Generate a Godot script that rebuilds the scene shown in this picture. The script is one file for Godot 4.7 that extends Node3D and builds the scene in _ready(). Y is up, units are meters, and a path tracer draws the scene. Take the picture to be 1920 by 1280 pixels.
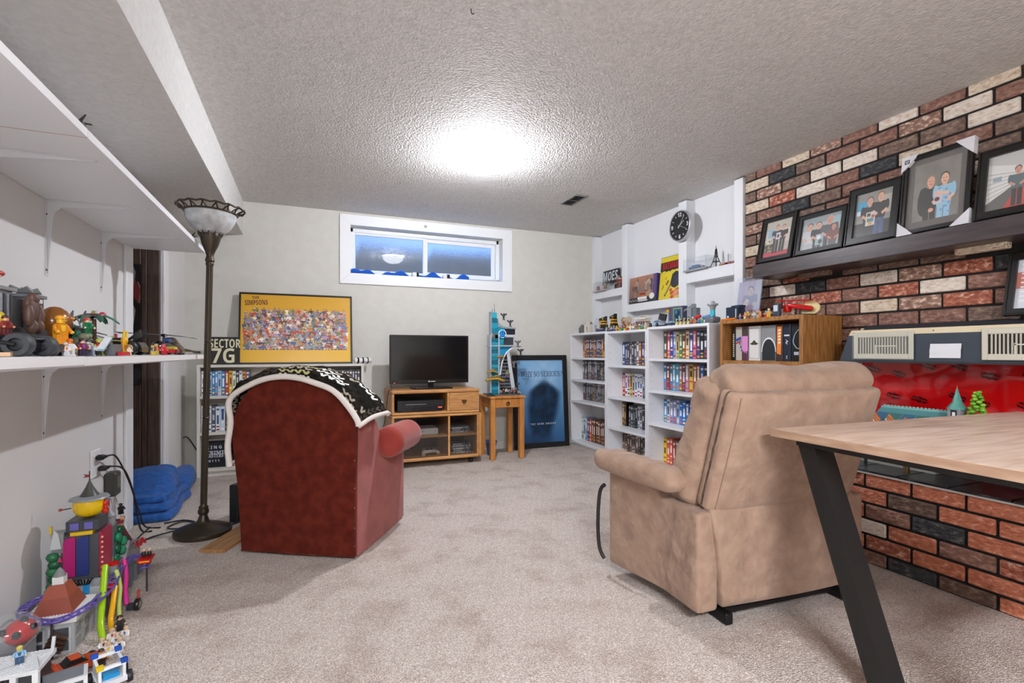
extends Node3D

const XL := -0.975
const XR := 3.20
const ZB := -5.06
const ZF := 2.70
const H := 2.40
const XBR := 3.12

var rng := RandomNumberGenerator.new()
var mats := {}
var taken := {}
var pics := {}


class MB:
	var st := SurfaceTool.new()
	var x := Transform3D()

	func _init(hex := "ffffff") -> void:
		st.begin(Mesh.PRIMITIVE_TRIANGLES)
		c(hex)

	func c(hex: String) -> MB:
		st.set_color(Color(hex).srgb_to_linear())
		return self

	func v(p: Vector3, n: Vector3, uv := Vector2.ZERO) -> void:
		st.set_normal((x.basis * n).normalized())
		st.set_uv(uv)
		st.add_vertex(x * p)

	# counter-clockwise seen from outside
	func tri(a: Vector3, b: Vector3, d: Vector3, n := Vector3.ZERO) -> void:
		if n == Vector3.ZERO:
			n = (b - a).cross(d - a).normalized()
		v(a, n)
		v(d, n)
		v(b, n)

	func quad(a: Vector3, b: Vector3, d: Vector3, e: Vector3, out := Vector3.ZERO) -> void:
		var n := (b - a).cross(d - a)
		if n.length_squared() < 1e-18:
			n = (d - a).cross(e - a)
		n = n.normalized()
		if out != Vector3.ZERO and n.dot(out) < 0.0:
			quad(a, e, d, b)
			return
		v(a, n, Vector2(0, 1)); v(d, n, Vector2(1, 0)); v(b, n, Vector2(1, 1))
		v(a, n, Vector2(0, 1)); v(e, n, Vector2(0, 0)); v(d, n, Vector2(1, 0))

	func box(p: Vector3, s: Vector3, b := 0.0) -> MB:
		var h := s / 2.0
		for ax in 3:
			var u := (ax + 1) % 3
			var w := (ax + 2) % 3
			for sg in [-1.0, 1.0]:
				var q := []
				for k in [[-1, -1], [1, -1], [1, 1], [-1, 1]]:
					var t := Vector3()
					t[ax] = sg * h[ax]
					t[u] = k[0] * (h[u] - b)
					t[w] = k[1] * (h[w] - b)
					q.append(p + t)
				var o := Vector3()
				o[ax] = sg
				if sg > 0:
					quad(q[0], q[1], q[2], q[3], o)
				else:
					quad(q[1], q[0], q[3], q[2], o)
			if b > 0.0:
				for k in [[-1, -1], [1, -1], [1, 1], [-1, 1]]:
					var q := []
					for e in [[0, -1], [0, 1], [1, 1], [1, -1]]:
						var t := Vector3()
						t[ax] = e[1] * (h[ax] - b)
						t[u] = k[0] * (h[u] if e[0] == 0 else h[u] - b)
						t[w] = k[1] * (h[w] - b if e[0] == 0 else h[w])
						q.append(p + t)
					var o := Vector3()
					o[u] = k[0]
					o[w] = k[1]
					quad(q[0], q[1], q[2], q[3], o)
		if b > 0.0:
			for i in 8:
				var g := Vector3(1 if i & 1 else -1, 1 if i & 2 else -1, 1 if i & 4 else -1)
				var a := p + g * (h - Vector3(0, b, b))
				var d := p + g * (h - Vector3(b, 0, b))
				var e := p + g * (h - Vector3(b, b, 0))
				if (d - a).cross(e - a).dot(g) < 0:
					tri(a, e, d)
				else:
					tri(a, d, e)
		return self

	# a box from corner to corner
	func bb(a: Vector3, d: Vector3, b := 0.0) -> MB:
		return box((a + d) / 2.0, (d - a).abs(), b)

	func frame_of(d: Vector3) -> Basis:
		var y := d.normalized()
		var t := Vector3.UP if absf(y.y) < 0.9 else Vector3.RIGHT
		var xx := t.cross(y).normalized()
		return Basis(xx, y, xx.cross(y))

	func cyl(a: Vector3, d: Vector3, r0: float, r1 := -1.0, n := 12, caps := true) -> MB:
		if r1 < 0:
			r1 = r0
		var f := frame_of(d - a)
		var l := (d - a).length()
		var sl := (r0 - r1) / l
		for i in n:
			var t0 := TAU * i / n
			var t1 := TAU * (i + 1) / n
			var c0 := f.x * cos(t0) - f.z * sin(t0)
			var c1 := f.x * cos(t1) - f.z * sin(t1)
			var n0 := (c0 + f.y * sl).normalized()
			var n1 := (c1 + f.y * sl).normalized()
			var u0 := float(i) / n
			var u1 := float(i + 1) / n
			v(a + c0 * r0, n0, Vector2(u0, 1)); v(d + c1 * r1, n1, Vector2(u1, 0)); v(a + c1 * r0, n1, Vector2(u1, 1))
			v(a + c0 * r0, n0, Vector2(u0, 1)); v(d + c0 * r1, n0, Vector2(u0, 0)); v(d + c1 * r1, n1, Vector2(u1, 0))
			if caps:
				if r1 > 0: tri(d, d + c0 * r1, d + c1 * r1, f.y)
				if r0 > 0: tri(a, a + c1 * r0, a + c0 * r0, -f.y)
		return self

	# profile of (radius, height) from bottom to top on the outside
	func lathe(pr: PackedVector2Array, n := 24, at := Vector3.ZERO) -> MB:
		var m := pr.size()
		var seg := []
		for k in m - 1:
			var d := pr[k + 1] - pr[k]
			seg.append(Vector2(d.y, -d.x).normalized())
		for k in m - 1:
			var na: Vector2 = seg[k]
			var nb: Vector2 = seg[k]
			if k > 0 and na.dot(seg[k - 1]) > 0.75: na = (na + seg[k - 1]).normalized()
			if k < m - 2 and nb.dot(seg[k + 1]) > 0.75: nb = (nb + seg[k + 1]).normalized()
			for i in n:
				var t0 := TAU * i / n
				var t1 := TAU * (i + 1) / n
				var c0 := Vector3(cos(t0), 0, -sin(t0))
				var c1 := Vector3(cos(t1), 0, -sin(t1))
				var y0 := Vector3(0, pr[k].y, 0) + at
				var y1 := Vector3(0, pr[k + 1].y, 0) + at
				var a := y0 + c0 * pr[k].x
				var b := y0 + c1 * pr[k].x
				var d := y1 + c1 * pr[k + 1].x
				var e := y1 + c0 * pr[k + 1].x
				var ua := Vector2(float(i) / n, 1.0 - float(k) / m)
				var ud := Vector2(float(i + 1) / n, 1.0 - float(k + 1) / m)
				v(a, c0 * na.x + Vector3(0, na.y, 0), ua); v(d, c1 * nb.x + Vector3(0, nb.y, 0), ud); v(b, c1 * na.x + Vector3(0, na.y, 0), Vector2(ud.x, ua.y))
				v(a, c0 * na.x + Vector3(0, na.y, 0), ua); v(e, c0 * nb.x + Vector3(0, nb.y, 0), Vector2(ua.x, ud.y)); v(d, c1 * nb.x + Vector3(0, nb.y, 0), ud)
		return self

	func ball(p: Vector3, r: Vector3, n := 12) -> MB:
		var rows := []
		var m := maxi(4, n / 2)
		for i in m + 1:
			var t := PI * i / m
			var row := PackedVector3Array()
			for j in n:
				var g := TAU * j / n
				row.append(p + r * Vector3(sin(t) * cos(g), -cos(t), -sin(t) * sin(g)))
			rows.append(row)
		return surf(rows, true)

	func tube(pts: PackedVector3Array, r: float, n := 6, closed := false) -> MB:
		var rows := []
		var m := pts.size()
		var nx := Vector3.ZERO
		for i in m:
			var d := (pts[(i + 1) % m] - pts[(i - 1 + m) % m]) if closed else (pts[mini(i + 1, m - 1)] - pts[maxi(i - 1, 0)])
			d = d.normalized()
			if nx == Vector3.ZERO:
				nx = frame_of(d).x
			nx = (nx - d * nx.dot(d)).normalized()
			var nz := nx.cross(d)
			var row := PackedVector3Array()
			for j in n:
				var g := TAU * j / n
				row.append(pts[i] + (nx * cos(g) - nz * sin(g)) * r)
			rows.append(row)
		if closed:
			rows.append(rows[0])
		surf(rows, true)
		if not closed:
			for e in [0, m - 1]:
				for j in n:
					var row: PackedVector3Array = rows[e]
					if e == 0: tri(pts[0], row[(j + 1) % n], row[j])
					else: tri(pts[e], row[j], row[(j + 1) % n])
		return self

	# rows run upwards, columns counter-clockwise seen from above; smooth normals
	func surf(rows: Array, cu := false, flip := false) -> MB:
		var m := rows.size()
		var n: int = rows[0].size()
		var nn := []
		for i in m:
			var row := PackedVector3Array()
			row.resize(n)
			nn.append(row)
		var w := n if cu else n - 1
		for i in m - 1:
			for j in w:
				var k := (j + 1) % n
				var a: Vector3 = rows[i][j]
				var b: Vector3 = rows[i][k]
				var d: Vector3 = rows[i + 1][k]
				var e: Vector3 = rows[i + 1][j]
				var f := (d - a).cross(e - b)
				if flip: f = -f
				nn[i][j] += f; nn[i][k] += f; nn[i + 1][k] += f; nn[i + 1][j] += f
		if rows[0][0].is_equal_approx(rows[0][n / 2]): # a pole
			var s := Vector3.ZERO
			for j in n: s += nn[0][j]
			for j in n: nn[0][j] = s
		if rows[m - 1][0].is_equal_approx(rows[m - 1][n / 2]):
			var s := Vector3.ZERO
			for j in n: s += nn[m - 1][j]
			for j in n: nn[m - 1][j] = s
		for i in m - 1:
			for j in w:
				var k := (j + 1) % n
				var ua := Vector2(float(j) / w, 1.0 - float(i) / (m - 1))
				var ud := Vector2(float(j + 1) / w, 1.0 - float(i + 1) / (m - 1))
				var q := [[i, j, ua], [i, k, Vector2(ud.x, ua.y)], [i + 1, k, ud], [i + 1, j, Vector2(ua.x, ud.y)]]
				for o in ([0, 1, 2, 0, 2, 3] if flip else [0, 2, 1, 0, 3, 2]):
					var g = q[o]
					v(rows[g[0]][g[1]], nn[g[0]][g[1]].normalized() if nn[g[0]][g[1]] != Vector3.ZERO else Vector3.UP, g[2])
		return self

	# outline in x and y, counter-clockwise or not, swept from z0 to z1
	func prism(poly: PackedVector2Array, z0: float, z1: float, smooth := false) -> MB:
		var area := 0.0
		var n := poly.size()
		for i in n:
			area += poly[i].cross(poly[(i + 1) % n])
		if area < 0:
			poly = poly.duplicate()
			poly.reverse()
		var zz0 := minf(z0, z1)
		var zz1 := maxf(z0, z1)
		var ids := Geometry2D.triangulate_polygon(poly)
		for i in range(0, ids.size(), 3):
			var a := poly[ids[i]]
			var b := poly[ids[i + 1]]
			var d := poly[ids[i + 2]]
			if (b - a).cross(d - a) < 0:
				var t := b
				b = d
				d = t
			tri(Vector3(a.x, a.y, zz1), Vector3(b.x, b.y, zz1), Vector3(d.x, d.y, zz1), Vector3(0, 0, 1))
			tri(Vector3(a.x, a.y, zz0), Vector3(d.x, d.y, zz0), Vector3(b.x, b.y, zz0), Vector3(0, 0, -1))
		for i in n:
			var a := poly[i]
			var b := poly[(i + 1) % n]
			if smooth:
				var z := poly[(i + n - 1) % n]
				var e := poly[(i + 2) % n]
				var n0 := Vector3(b.y - z.y, z.x - b.x, 0).normalized()
				var n1 := Vector3(e.y - a.y, a.x - e.x, 0).normalized()
				v(Vector3(a.x, a.y, zz0), n0); v(Vector3(b.x, b.y, zz1), n1); v(Vector3(b.x, b.y, zz0), n1)
				v(Vector3(a.x, a.y, zz0), n0); v(Vector3(a.x, a.y, zz1), n0); v(Vector3(b.x, b.y, zz1), n1)
			else:
				quad(Vector3(a.x, a.y, zz0), Vector3(b.x, b.y, zz0), Vector3(b.x, b.y, zz1), Vector3(a.x, a.y, zz1))
		return self

	# a rounded, deformable block
	func rbox(p: Vector3, h: Vector3, r: float, n: int, f = null) -> MB:
		var pos := {}
		var nor := {}
		var faces := []
		for ax in 3:
			for sg in [-1.0, 1.0]:
				var u := (ax + 1) % 3
				var w := (ax + 2) % 3
				var g := []
				for i in n + 1:
					var row := []
					for j in n + 1:
						var t := Vector3()
						t[ax] = sg
						# more points near the rounded edges
						t[u] = sin((float(j) / n * 2.0 - 1.0) * PI / 2 * 0.94) / sin(PI / 2 * 0.94)
						t[w] = sin((float(i) / n * 2.0 - 1.0) * PI / 2 * 0.94) / sin(PI / 2 * 0.94)
						var q := t * h
						var inner := q.clamp(-(h - Vector3.ONE * r), h - Vector3.ONE * r)
						q = inner + (q - inner).normalized() * r
						if f != null:
							q = f.call(q)
						q += p
						row.append(q)
					g.append(row)
				faces.append([g, sg])
		var key := func(q: Vector3) -> Vector3i: return Vector3i((q * 20000.0).round())
		for fc in faces:
			var g: Array = fc[0]
			for i in n:
				for j in n:
					var nn: Vector3 = (g[i + 1][j + 1] - g[i][j]).cross(g[i + 1][j] - g[i][j + 1]) * fc[1]
					for o in [[0, 0], [0, 1], [1, 1], [1, 0]]:
						var k: Vector3i = key.call(g[i + o[0]][j + o[1]])
						nor[k] = nor.get(k, Vector3.ZERO) + nn
		for fc in faces:
			var g: Array = fc[0]
			for i in n:
				for j in n:
					for o in ([[0, 0], [1, 1], [0, 1], [0, 0], [1, 0], [1, 1]] if fc[1] > 0 else [[0, 0], [0, 1], [1, 1], [0, 0], [1, 1], [1, 0]]):
						var q: Vector3 = g[i + o[0]][j + o[1]]
						v(q, nor[key.call(q)].normalized(), Vector2(float(j + o[1]) / n, float(i + o[0]) / n))
		return self

	# a moulded block with studs on top
	func brick(p: Vector3, s: Vector3, hex: String, studs := true) -> MB:
		c(hex)
		box(p + Vector3(0, s.y / 2, 0), s)
		if studs:
			var nx := maxi(1, int(round(s.x / 0.009)))
			var nz := maxi(1, int(round(s.z / 0.009)))
			for i in nx:
				for j in nz:
					var q := p + Vector3((i + 0.5) / nx * s.x - s.x / 2, s.y, (j + 0.5) / nz * s.z - s.z / 2)
					cyl(q, q + Vector3(0, 0.002, 0), 0.0027, -1, 6)
		return self


class Pic:
	var im: Image
	var w: int
	var h: int

	func _init(ww: int, hh: int, hex := "ffffff") -> void:
		w = ww
		h = hh
		im = Image.create(w, h, false, Image.FORMAT_RGBA8)
		im.fill(Color(hex))

	func rect(x0: float, y0: float, x1: float, y1: float, col) -> Pic:
		im.fill_rect(Rect2i(int(x0), int(y0), maxi(1, int(x1) - int(x0)), maxi(1, int(y1) - int(y0))), Color(col))
		return self

	func ell(cx: float, cy: float, rx: float, ry: float, col) -> Pic:
		for y in range(maxi(0, int(cy - ry)), mini(h - 1, int(cy + ry)) + 1):
			var t := 1.0 - pow((y + 0.5 - cy) / ry, 2)
			if t > 0:
				var d := rx * sqrt(t)
				im.fill_rect(Rect2i(int(cx - d), y, maxi(1, int(2 * d)), 1), Color(col))
		return self

	func poly(pts: Array, col) -> Pic:
		var lo := h
		var hi := 0
		for q in pts:
			lo = mini(lo, int(q[1]))
			hi = maxi(hi, int(q[1]))
		for y in range(maxi(0, lo), mini(h - 1, hi) + 1):
			var xs := []
			for i in pts.size():
				var a = pts[i]
				var b = pts[(i + 1) % pts.size()]
				if (a[1] <= y + 0.5) != (b[1] <= y + 0.5):
					xs.append(a[0] + (y + 0.5 - a[1]) / (b[1] - a[1]) * (b[0] - a[0]))
			xs.sort()
			for i in range(0, xs.size() - 1, 2):
				im.fill_rect(Rect2i(int(xs[i]), y, maxi(1, int(xs[i + 1]) - int(xs[i])), 1), Color(col))
		return self

	func line(x0: float, y0: float, x1: float, y1: float, t: float, col) -> Pic:
		var d := Vector2(x1 - x0, y1 - y0).normalized().orthogonal() * t / 2
		return poly([[x0 + d.x, y0 + d.y], [x1 + d.x, y1 + d.y], [x1 - d.x, y1 - d.y], [x0 - d.x, y0 - d.y]], col)

	func grad(top, bottom) -> Pic:
		for y in h:
			im.fill_rect(Rect2i(0, y, w, 1), Color(top).lerp(Color(bottom), float(y) / h))
		return self

	# a plain standing person: head, hair, torso, arms, legs
	func person(cx: float, top: float, k: float, skin, hair, shirt, legs, low := 99999.0) -> Pic:
		rect(cx - 1.35 * k, top + 6.2 * k, cx - 0.1 * k, minf(low, top + 13 * k), legs)
		rect(cx + 0.1 * k, top + 6.2 * k, cx + 1.35 * k, minf(low, top + 13 * k), legs)
		poly([[cx - 1.9 * k, top + 2.4 * k], [cx + 1.9 * k, top + 2.4 * k], [cx + 1.5 * k, top + 6.6 * k], [cx - 1.5 * k, top + 6.6 * k]], shirt)
		ell(cx - 1.9 * k, top + 3.6 * k, 0.6 * k, 1.4 * k, shirt)
		ell(cx + 1.9 * k, top + 3.6 * k, 0.6 * k, 1.4 * k, shirt)
		line(cx - 2.0 * k, top + 4.6 * k, cx - 0.6 * k, top + 5.6 * k, 0.7 * k, skin)
		line(cx + 2.0 * k, top + 4.6 * k, cx + 0.6 * k, top + 5.6 * k, 0.7 * k, skin)
		rect(cx - 0.4 * k, top + 1.8 * k, cx + 0.4 * k, top + 2.6 * k, skin)
		ell(cx, top + 0.8 * k, 0.95 * k, 1.0 * k, hair)
		ell(cx, top + 1.2 * k, 0.85 * k, 1.1 * k, skin)
		rect(cx - 0.45 * k, top + 1.0 * k, cx - 0.2 * k, top + 1.15 * k, "2a1c18")
		rect(cx + 0.2 * k, top + 1.0 * k, cx + 0.45 * k, top + 1.15 * k, "2a1c18")
		rect(cx - 0.3 * k, top + 1.65 * k, cx + 0.3 * k, top + 1.78 * k, "8a3c38")
		return self

	func tex() -> ImageTexture:
		return ImageTexture.create_from_image(im)


func numbered(called: String) -> String:
	var k: int = taken.get(called, 0)
	taken[called] = k + 1
	return called if k == 0 else "%s_%03d" % [called, k]


func tag(o: Node, label := "", category := "", group := "", kind := "") -> Node:
	if label: o.set_meta("label", label)
	if category: o.set_meta("category", category)
	if group: o.set_meta("group", group)
	if kind: o.set_meta("kind", kind)
	return o


func thing(called: String, label: String, category: String, at := Vector3.ZERO, turn := 0.0, group := "") -> Node3D:
	var o := Node3D.new()
	o.name = numbered(called)
	add_child(o)
	o.position = at
	o.rotation.y = turn
	tag(o, label, category, group)
	return o


# one named mesh under a parent
func put(m: MB, called: String, mt: Material, parent: Node = null, at := Transform3D()) -> MeshInstance3D:
	var o := MeshInstance3D.new()
	o.mesh = m.st.commit()
	o.material_override = mt
	o.transform = at
	return hang(o, called, parent)


func hang(o: MeshInstance3D, called: String, parent: Node = null) -> MeshInstance3D:
	if parent == null:
		o.name = numbered(called)
		add_child(o)
	else:
		o.name = called
		parent.add_child(o, true)
		var k := 0
		if str(o.name) != called:
			while true:
				k += 1
				var nm := "%s_%03d" % [called, k]
				if not parent.has_node(nm):
					o.name = nm
					break
	return o


func solo(m: MB, called: String, mt: Material, label: String, category: String, group := "", at := Transform3D()) -> MeshInstance3D:
	var o := put(m, called, mt, null, at)
	tag(o, label, category, group)
	return o


func struct(m: MB, called: String, mt: Material, label := "") -> MeshInstance3D:
	var o := put(m, called, mt)
	tag(o, label, "", "", "structure")
	return o


func mat(hex: String, rough := 0.6, metal := 0.0, spec := 0.5) -> StandardMaterial3D:
	var k := "%s %s %s %s" % [hex, rough, metal, spec]
	if not mats.has(k):
		var m := StandardMaterial3D.new()
		m.albedo_color = Color(hex)
		m.roughness = rough
		m.metallic = metal
		m.metallic_specular = spec
		mats[k] = m
	return mats[k]


# colours come from the mesh: moulded plastics, printed card, painted toys
func vmat(rough := 0.4, spec := 0.5) -> StandardMaterial3D:
	var k := "v %s %s" % [rough, spec]
	if not mats.has(k):
		var m := StandardMaterial3D.new()
		m.vertex_color_use_as_albedo = true
		m.roughness = rough
		m.metallic_specular = spec
		mats[k] = m
	return mats[k]


func noise(freq: float, kind := FastNoiseLite.TYPE_SIMPLEX_SMOOTH, oct := 4, sd := 1) -> FastNoiseLite:
	var n := FastNoiseLite.new()
	n.noise_type = kind
	n.frequency = freq
	n.fractal_octaves = oct
	n.seed = sd
	return n


func ramp(stops: Array) -> Gradient:
	var g := Gradient.new()
	g.offsets = PackedFloat32Array(stops.map(func(s): return s[0]))
	g.colors = PackedColorArray(stops.map(func(s): return Color(s[1])))
	return g


func ntex(size: int, n: FastNoiseLite, g: Gradient = null, hh := 0) -> NoiseTexture2D:
	var t := NoiseTexture2D.new()
	t.width = size
	t.height = hh if hh else size
	t.seamless = true
	t.noise = n
	if g: t.color_ramp = g
	return t


# a picture of fine random grain that tiles; blur in pixels sets the size of the grains
func grain(size: int, blur: int, sd: int, lo: String, hi: String, gain := 0.5, warp := 0.0) -> ImageTexture:
	var r := RandomNumberGenerator.new()
	r.seed = sd
	var a := PackedFloat32Array()
	a.resize(size * size)
	for i in a.size():
		a[i] = r.randf()
	for pass_ in 2 if blur > 0 else 0:
		for ax in 2:
			var b := PackedFloat32Array()
			b.resize(a.size())
			var st := 1 if ax == 0 else size
			var ot := size if ax == 0 else 1
			for j in size:
				var sum := 0.0
				for k in range(-blur, blur + 1):
					sum += a[j * ot + posmod(k, size) * st]
				for i in size:
					b[j * ot + i * st] = sum
					sum += a[j * ot + ((i + blur + 1) % size) * st] - a[j * ot + posmod(i - blur, size) * st]
			a = b
	var mean := 0.0
	for v in a: mean += v
	mean /= a.size()
	var sq := 0.0
	for v in a: sq += (v - mean) * (v - mean)
	var dev := sqrt(sq / a.size())
	var c0 := Color(lo)
	var c1 := Color(hi)
	var data := PackedByteArray()
	data.resize(size * size * 3)
	for i in a.size():
		var t := clampf(0.5 + (a[i] - mean) / dev * gain * 0.5 + warp, 0.0, 1.0)
		data[i * 3] = int(255 * lerpf(c0.r, c1.r, t))
		data[i * 3 + 1] = int(255 * lerpf(c0.g, c1.g, t))
		data[i * 3 + 2] = int(255 * lerpf(c0.b, c1.b, t))
	return ImageTexture.create_from_image(Image.create_from_data(size, size, false, Image.FORMAT_RGB8, data))


func tri_mat(t: Texture2D, scale: Vector3, rough := 0.8, world := true) -> StandardMaterial3D:
	var m := StandardMaterial3D.new()
	m.albedo_texture = t
	m.uv1_triplanar = true
	m.uv1_world_triplanar = world
	m.uv1_scale = scale
	m.roughness = rough
	return m


func pic_mat(t: Texture2D, rough := 0.5) -> StandardMaterial3D:
	var m := StandardMaterial3D.new()
	m.albedo_texture = t
	m.roughness = rough
	m.texture_repeat = false
	return m


func words(s: String, height: float, depth: float, mt: Material, parent: Node, at: Transform3D, called := "lettering", face := "Droid Sans", bold := true, squeeze := 1.0) -> MeshInstance3D:
	var f := SystemFont.new()
	f.font_names = PackedStringArray([face])
	f.font_weight = 700 if bold else 400
	var t := TextMesh.new()
	t.text = s
	t.font = f
	t.font_size = 48
	t.pixel_size = height / 35.0
	t.depth = depth
	t.curve_step = 2.0
	var o := MeshInstance3D.new()
	o.mesh = t
	o.material_override = mt
	o.transform = at * Transform3D(Basis.from_scale(Vector3(squeeze, 1, 1)), Vector3.ZERO)
	return hang(o, called, parent)


func at(p: Vector3, yaw := 0.0, pitch := 0.0, roll := 0.0) -> Transform3D:
	return Transform3D(Basis.from_euler(Vector3(pitch, yaw, roll)), p)


func spline(pts: Array, per := 6) -> PackedVector3Array:
	var out := PackedVector3Array()
	var n := pts.size()
	for i in n - 1:
		var a: Vector3 = pts[maxi(i - 1, 0)]
		var b: Vector3 = pts[i]
		var d: Vector3 = pts[i + 1]
		var e: Vector3 = pts[mini(i + 2, n - 1)]
		for k in per:
			out.append(b.cubic_interpolate(d, a, e, float(k) / per))
	out.append(pts[n - 1])
	return out


func nth(k: int) -> String:
	return ["first", "second", "third", "fourth", "fifth", "sixth", "seventh", "eighth", "ninth", "tenth", "eleventh", "twelfth", "thirteenth", "fourteenth", "fifteenth", "sixteenth", "seventeenth", "eighteenth", "nineteenth", "twentieth", "twenty-first", "twenty-second"][k]


func _ready() -> void:
	rng.seed = 7
	# camera
	var cam := Camera3D.new()
	cam.name = "camera"
	cam.projection = Camera3D.PROJECTION_FRUSTUM
	cam.near = 0.05
	cam.far = 60.0
	cam.size = 2.0 * 0.05 * 640.0 / 935.0
	cam.frustum_offset = Vector2(0, 0.05 * 21.0 / 935.0)
	cam.position = Vector3(0, 1.04, 0)
	cam.rotation.y = -atan(385.0 / 935.0)
	add_child(cam)
	cam.current = true
	# daylight outside, exposure
	var we := WorldEnvironment.new()
	we.name = "environment"
	var e := Environment.new()
	e.background_mode = Environment.BG_SKY
	var sky := Sky.new()
	var sm := ProceduralSkyMaterial.new()
	sm.sky_top_color = Color("6fa0e0")
	sm.sky_horizon_color = Color("bcd6f2")
	sm.ground_bottom_color = Color("8a8d90")
	sm.ground_horizon_color = Color("b9c6d2")
	sky.sky_material = sm
	e.sky = sky
	e.background_energy_multiplier = 3.2
	e.tonemap_mode = Environment.TONE_MAPPER_LINEAR
	e.tonemap_exposure = 5.2
	e.sdfgi_enabled = true
	e.ssao_enabled = true
	e.ssil_enabled = true
	we.environment = e
	add_child(we)
	# the dome lamp, then an added tube light for soft fill
	ceiling_lamp(Vector3(1.125, H, -3.225), 0.60, "frosted glass dome ceiling light glowing near the window")
	added_fill_light(Vector3(0.1, H, 1.45), 4.4)
	shell()
	window()
	ceiling_hook()
	doorway()
	brick_wall()
	hearth()
	fitted_posts()
	furniture()
	toys()
	taken.clear()


func ceiling_lamp(p: Vector3, energy: float, label: String) -> void:
	var t := thing("ceiling_light", label, "ceiling light", p)
	var m := MB.new()
	m.lathe(PackedVector2Array([Vector2(0, -0.022), Vector2(0.120, -0.022), Vector2(0.122, -0.018), Vector2(0.122, 0.0), Vector2(0, 0.0)]), 36)
	put(m, "base_plate", mat("e8e6e2", 0.5), t)
	var g := MB.new()
	var pr := PackedVector2Array()
	for k in 11:
		var a := PI / 2 * k / 10.0
		pr.append(Vector2(0.142 * sin(a), -0.022 - 0.085 * cos(a)))
	g.lathe(pr, 36)
	var gm := StandardMaterial3D.new()
	gm.albedo_color = Color("f4f4f2")
	gm.roughness = 0.4
	gm.emission_enabled = true
	gm.emission = Color("fafcff")
	gm.emission_energy_multiplier = 1.5
	put(g, "glass_dome", gm, t)
	for s in [-1, 1]:
		var k := MB.new()
		k.ball(Vector3(s * 0.13, -0.034, 0.0), Vector3(0.006, 0.006, 0.006), 8)
		put(k, "thumb_screw", mat("8a8580", 0.3, 0.9), t)
	var l := OmniLight3D.new()
	l.name = "ceiling_light_bulb"
	l.light_color = Color("f4f7ff")
	l.light_energy = energy
	l.light_size = 0.03
	l.omni_range = 12.0
	l.omni_attenuation = 2.0
	l.shadow_enabled = true
	l.position = Vector3(0, -0.036, 0)
	t.add_child(l)


func added_fill_light(p: Vector3, energy: float) -> void:  # added unseen fitting that gives soft fill from behind the viewer
	var t := thing("added_fill_light", "added white tube light on the ceiling behind the viewer, unseen, for soft fill", "ceiling light", p)
	var m := MB.new()
	m.box(Vector3(0, -0.012, 0), Vector3(1.26, 0.024, 0.30), 0.004)
	put(m, "tray", mat("e8e8e8", 0.5), t)
	var gm := StandardMaterial3D.new()
	gm.albedo_color = Color("f4f4f4")
	gm.emission_enabled = true
	gm.emission = Color("f6f9ff")
	gm.emission_energy_multiplier = 0.6
	m = MB.new()
	m.rbox(Vector3(0, -0.05, 0), Vector3(0.61, 0.026, 0.13), 0.024, 6)
	put(m, "diffuser", gm, t)
	for s in [-1, 1]:
		m = MB.new()
		m.box(Vector3(s * 0.62, -0.05, 0), Vector3(0.02, 0.056, 0.27), 0.004)
		put(m, "end_cap", mat("e0e0e0", 0.5), t)
	var l := AreaLight3D.new()
	l.name = "added_fill_glow"
	l.area_size = Vector2(1.2, 0.26)
	l.area_normalize_energy = true
	l.light_color = Color("f4f7ff")
	l.light_energy = energy
	l.area_range = 12.0
	l.shadow_enabled = true
	l.position = Vector3(0, -0.079, 0)
	l.rotation.x = -PI / 2
	t.add_child(l)


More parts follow.
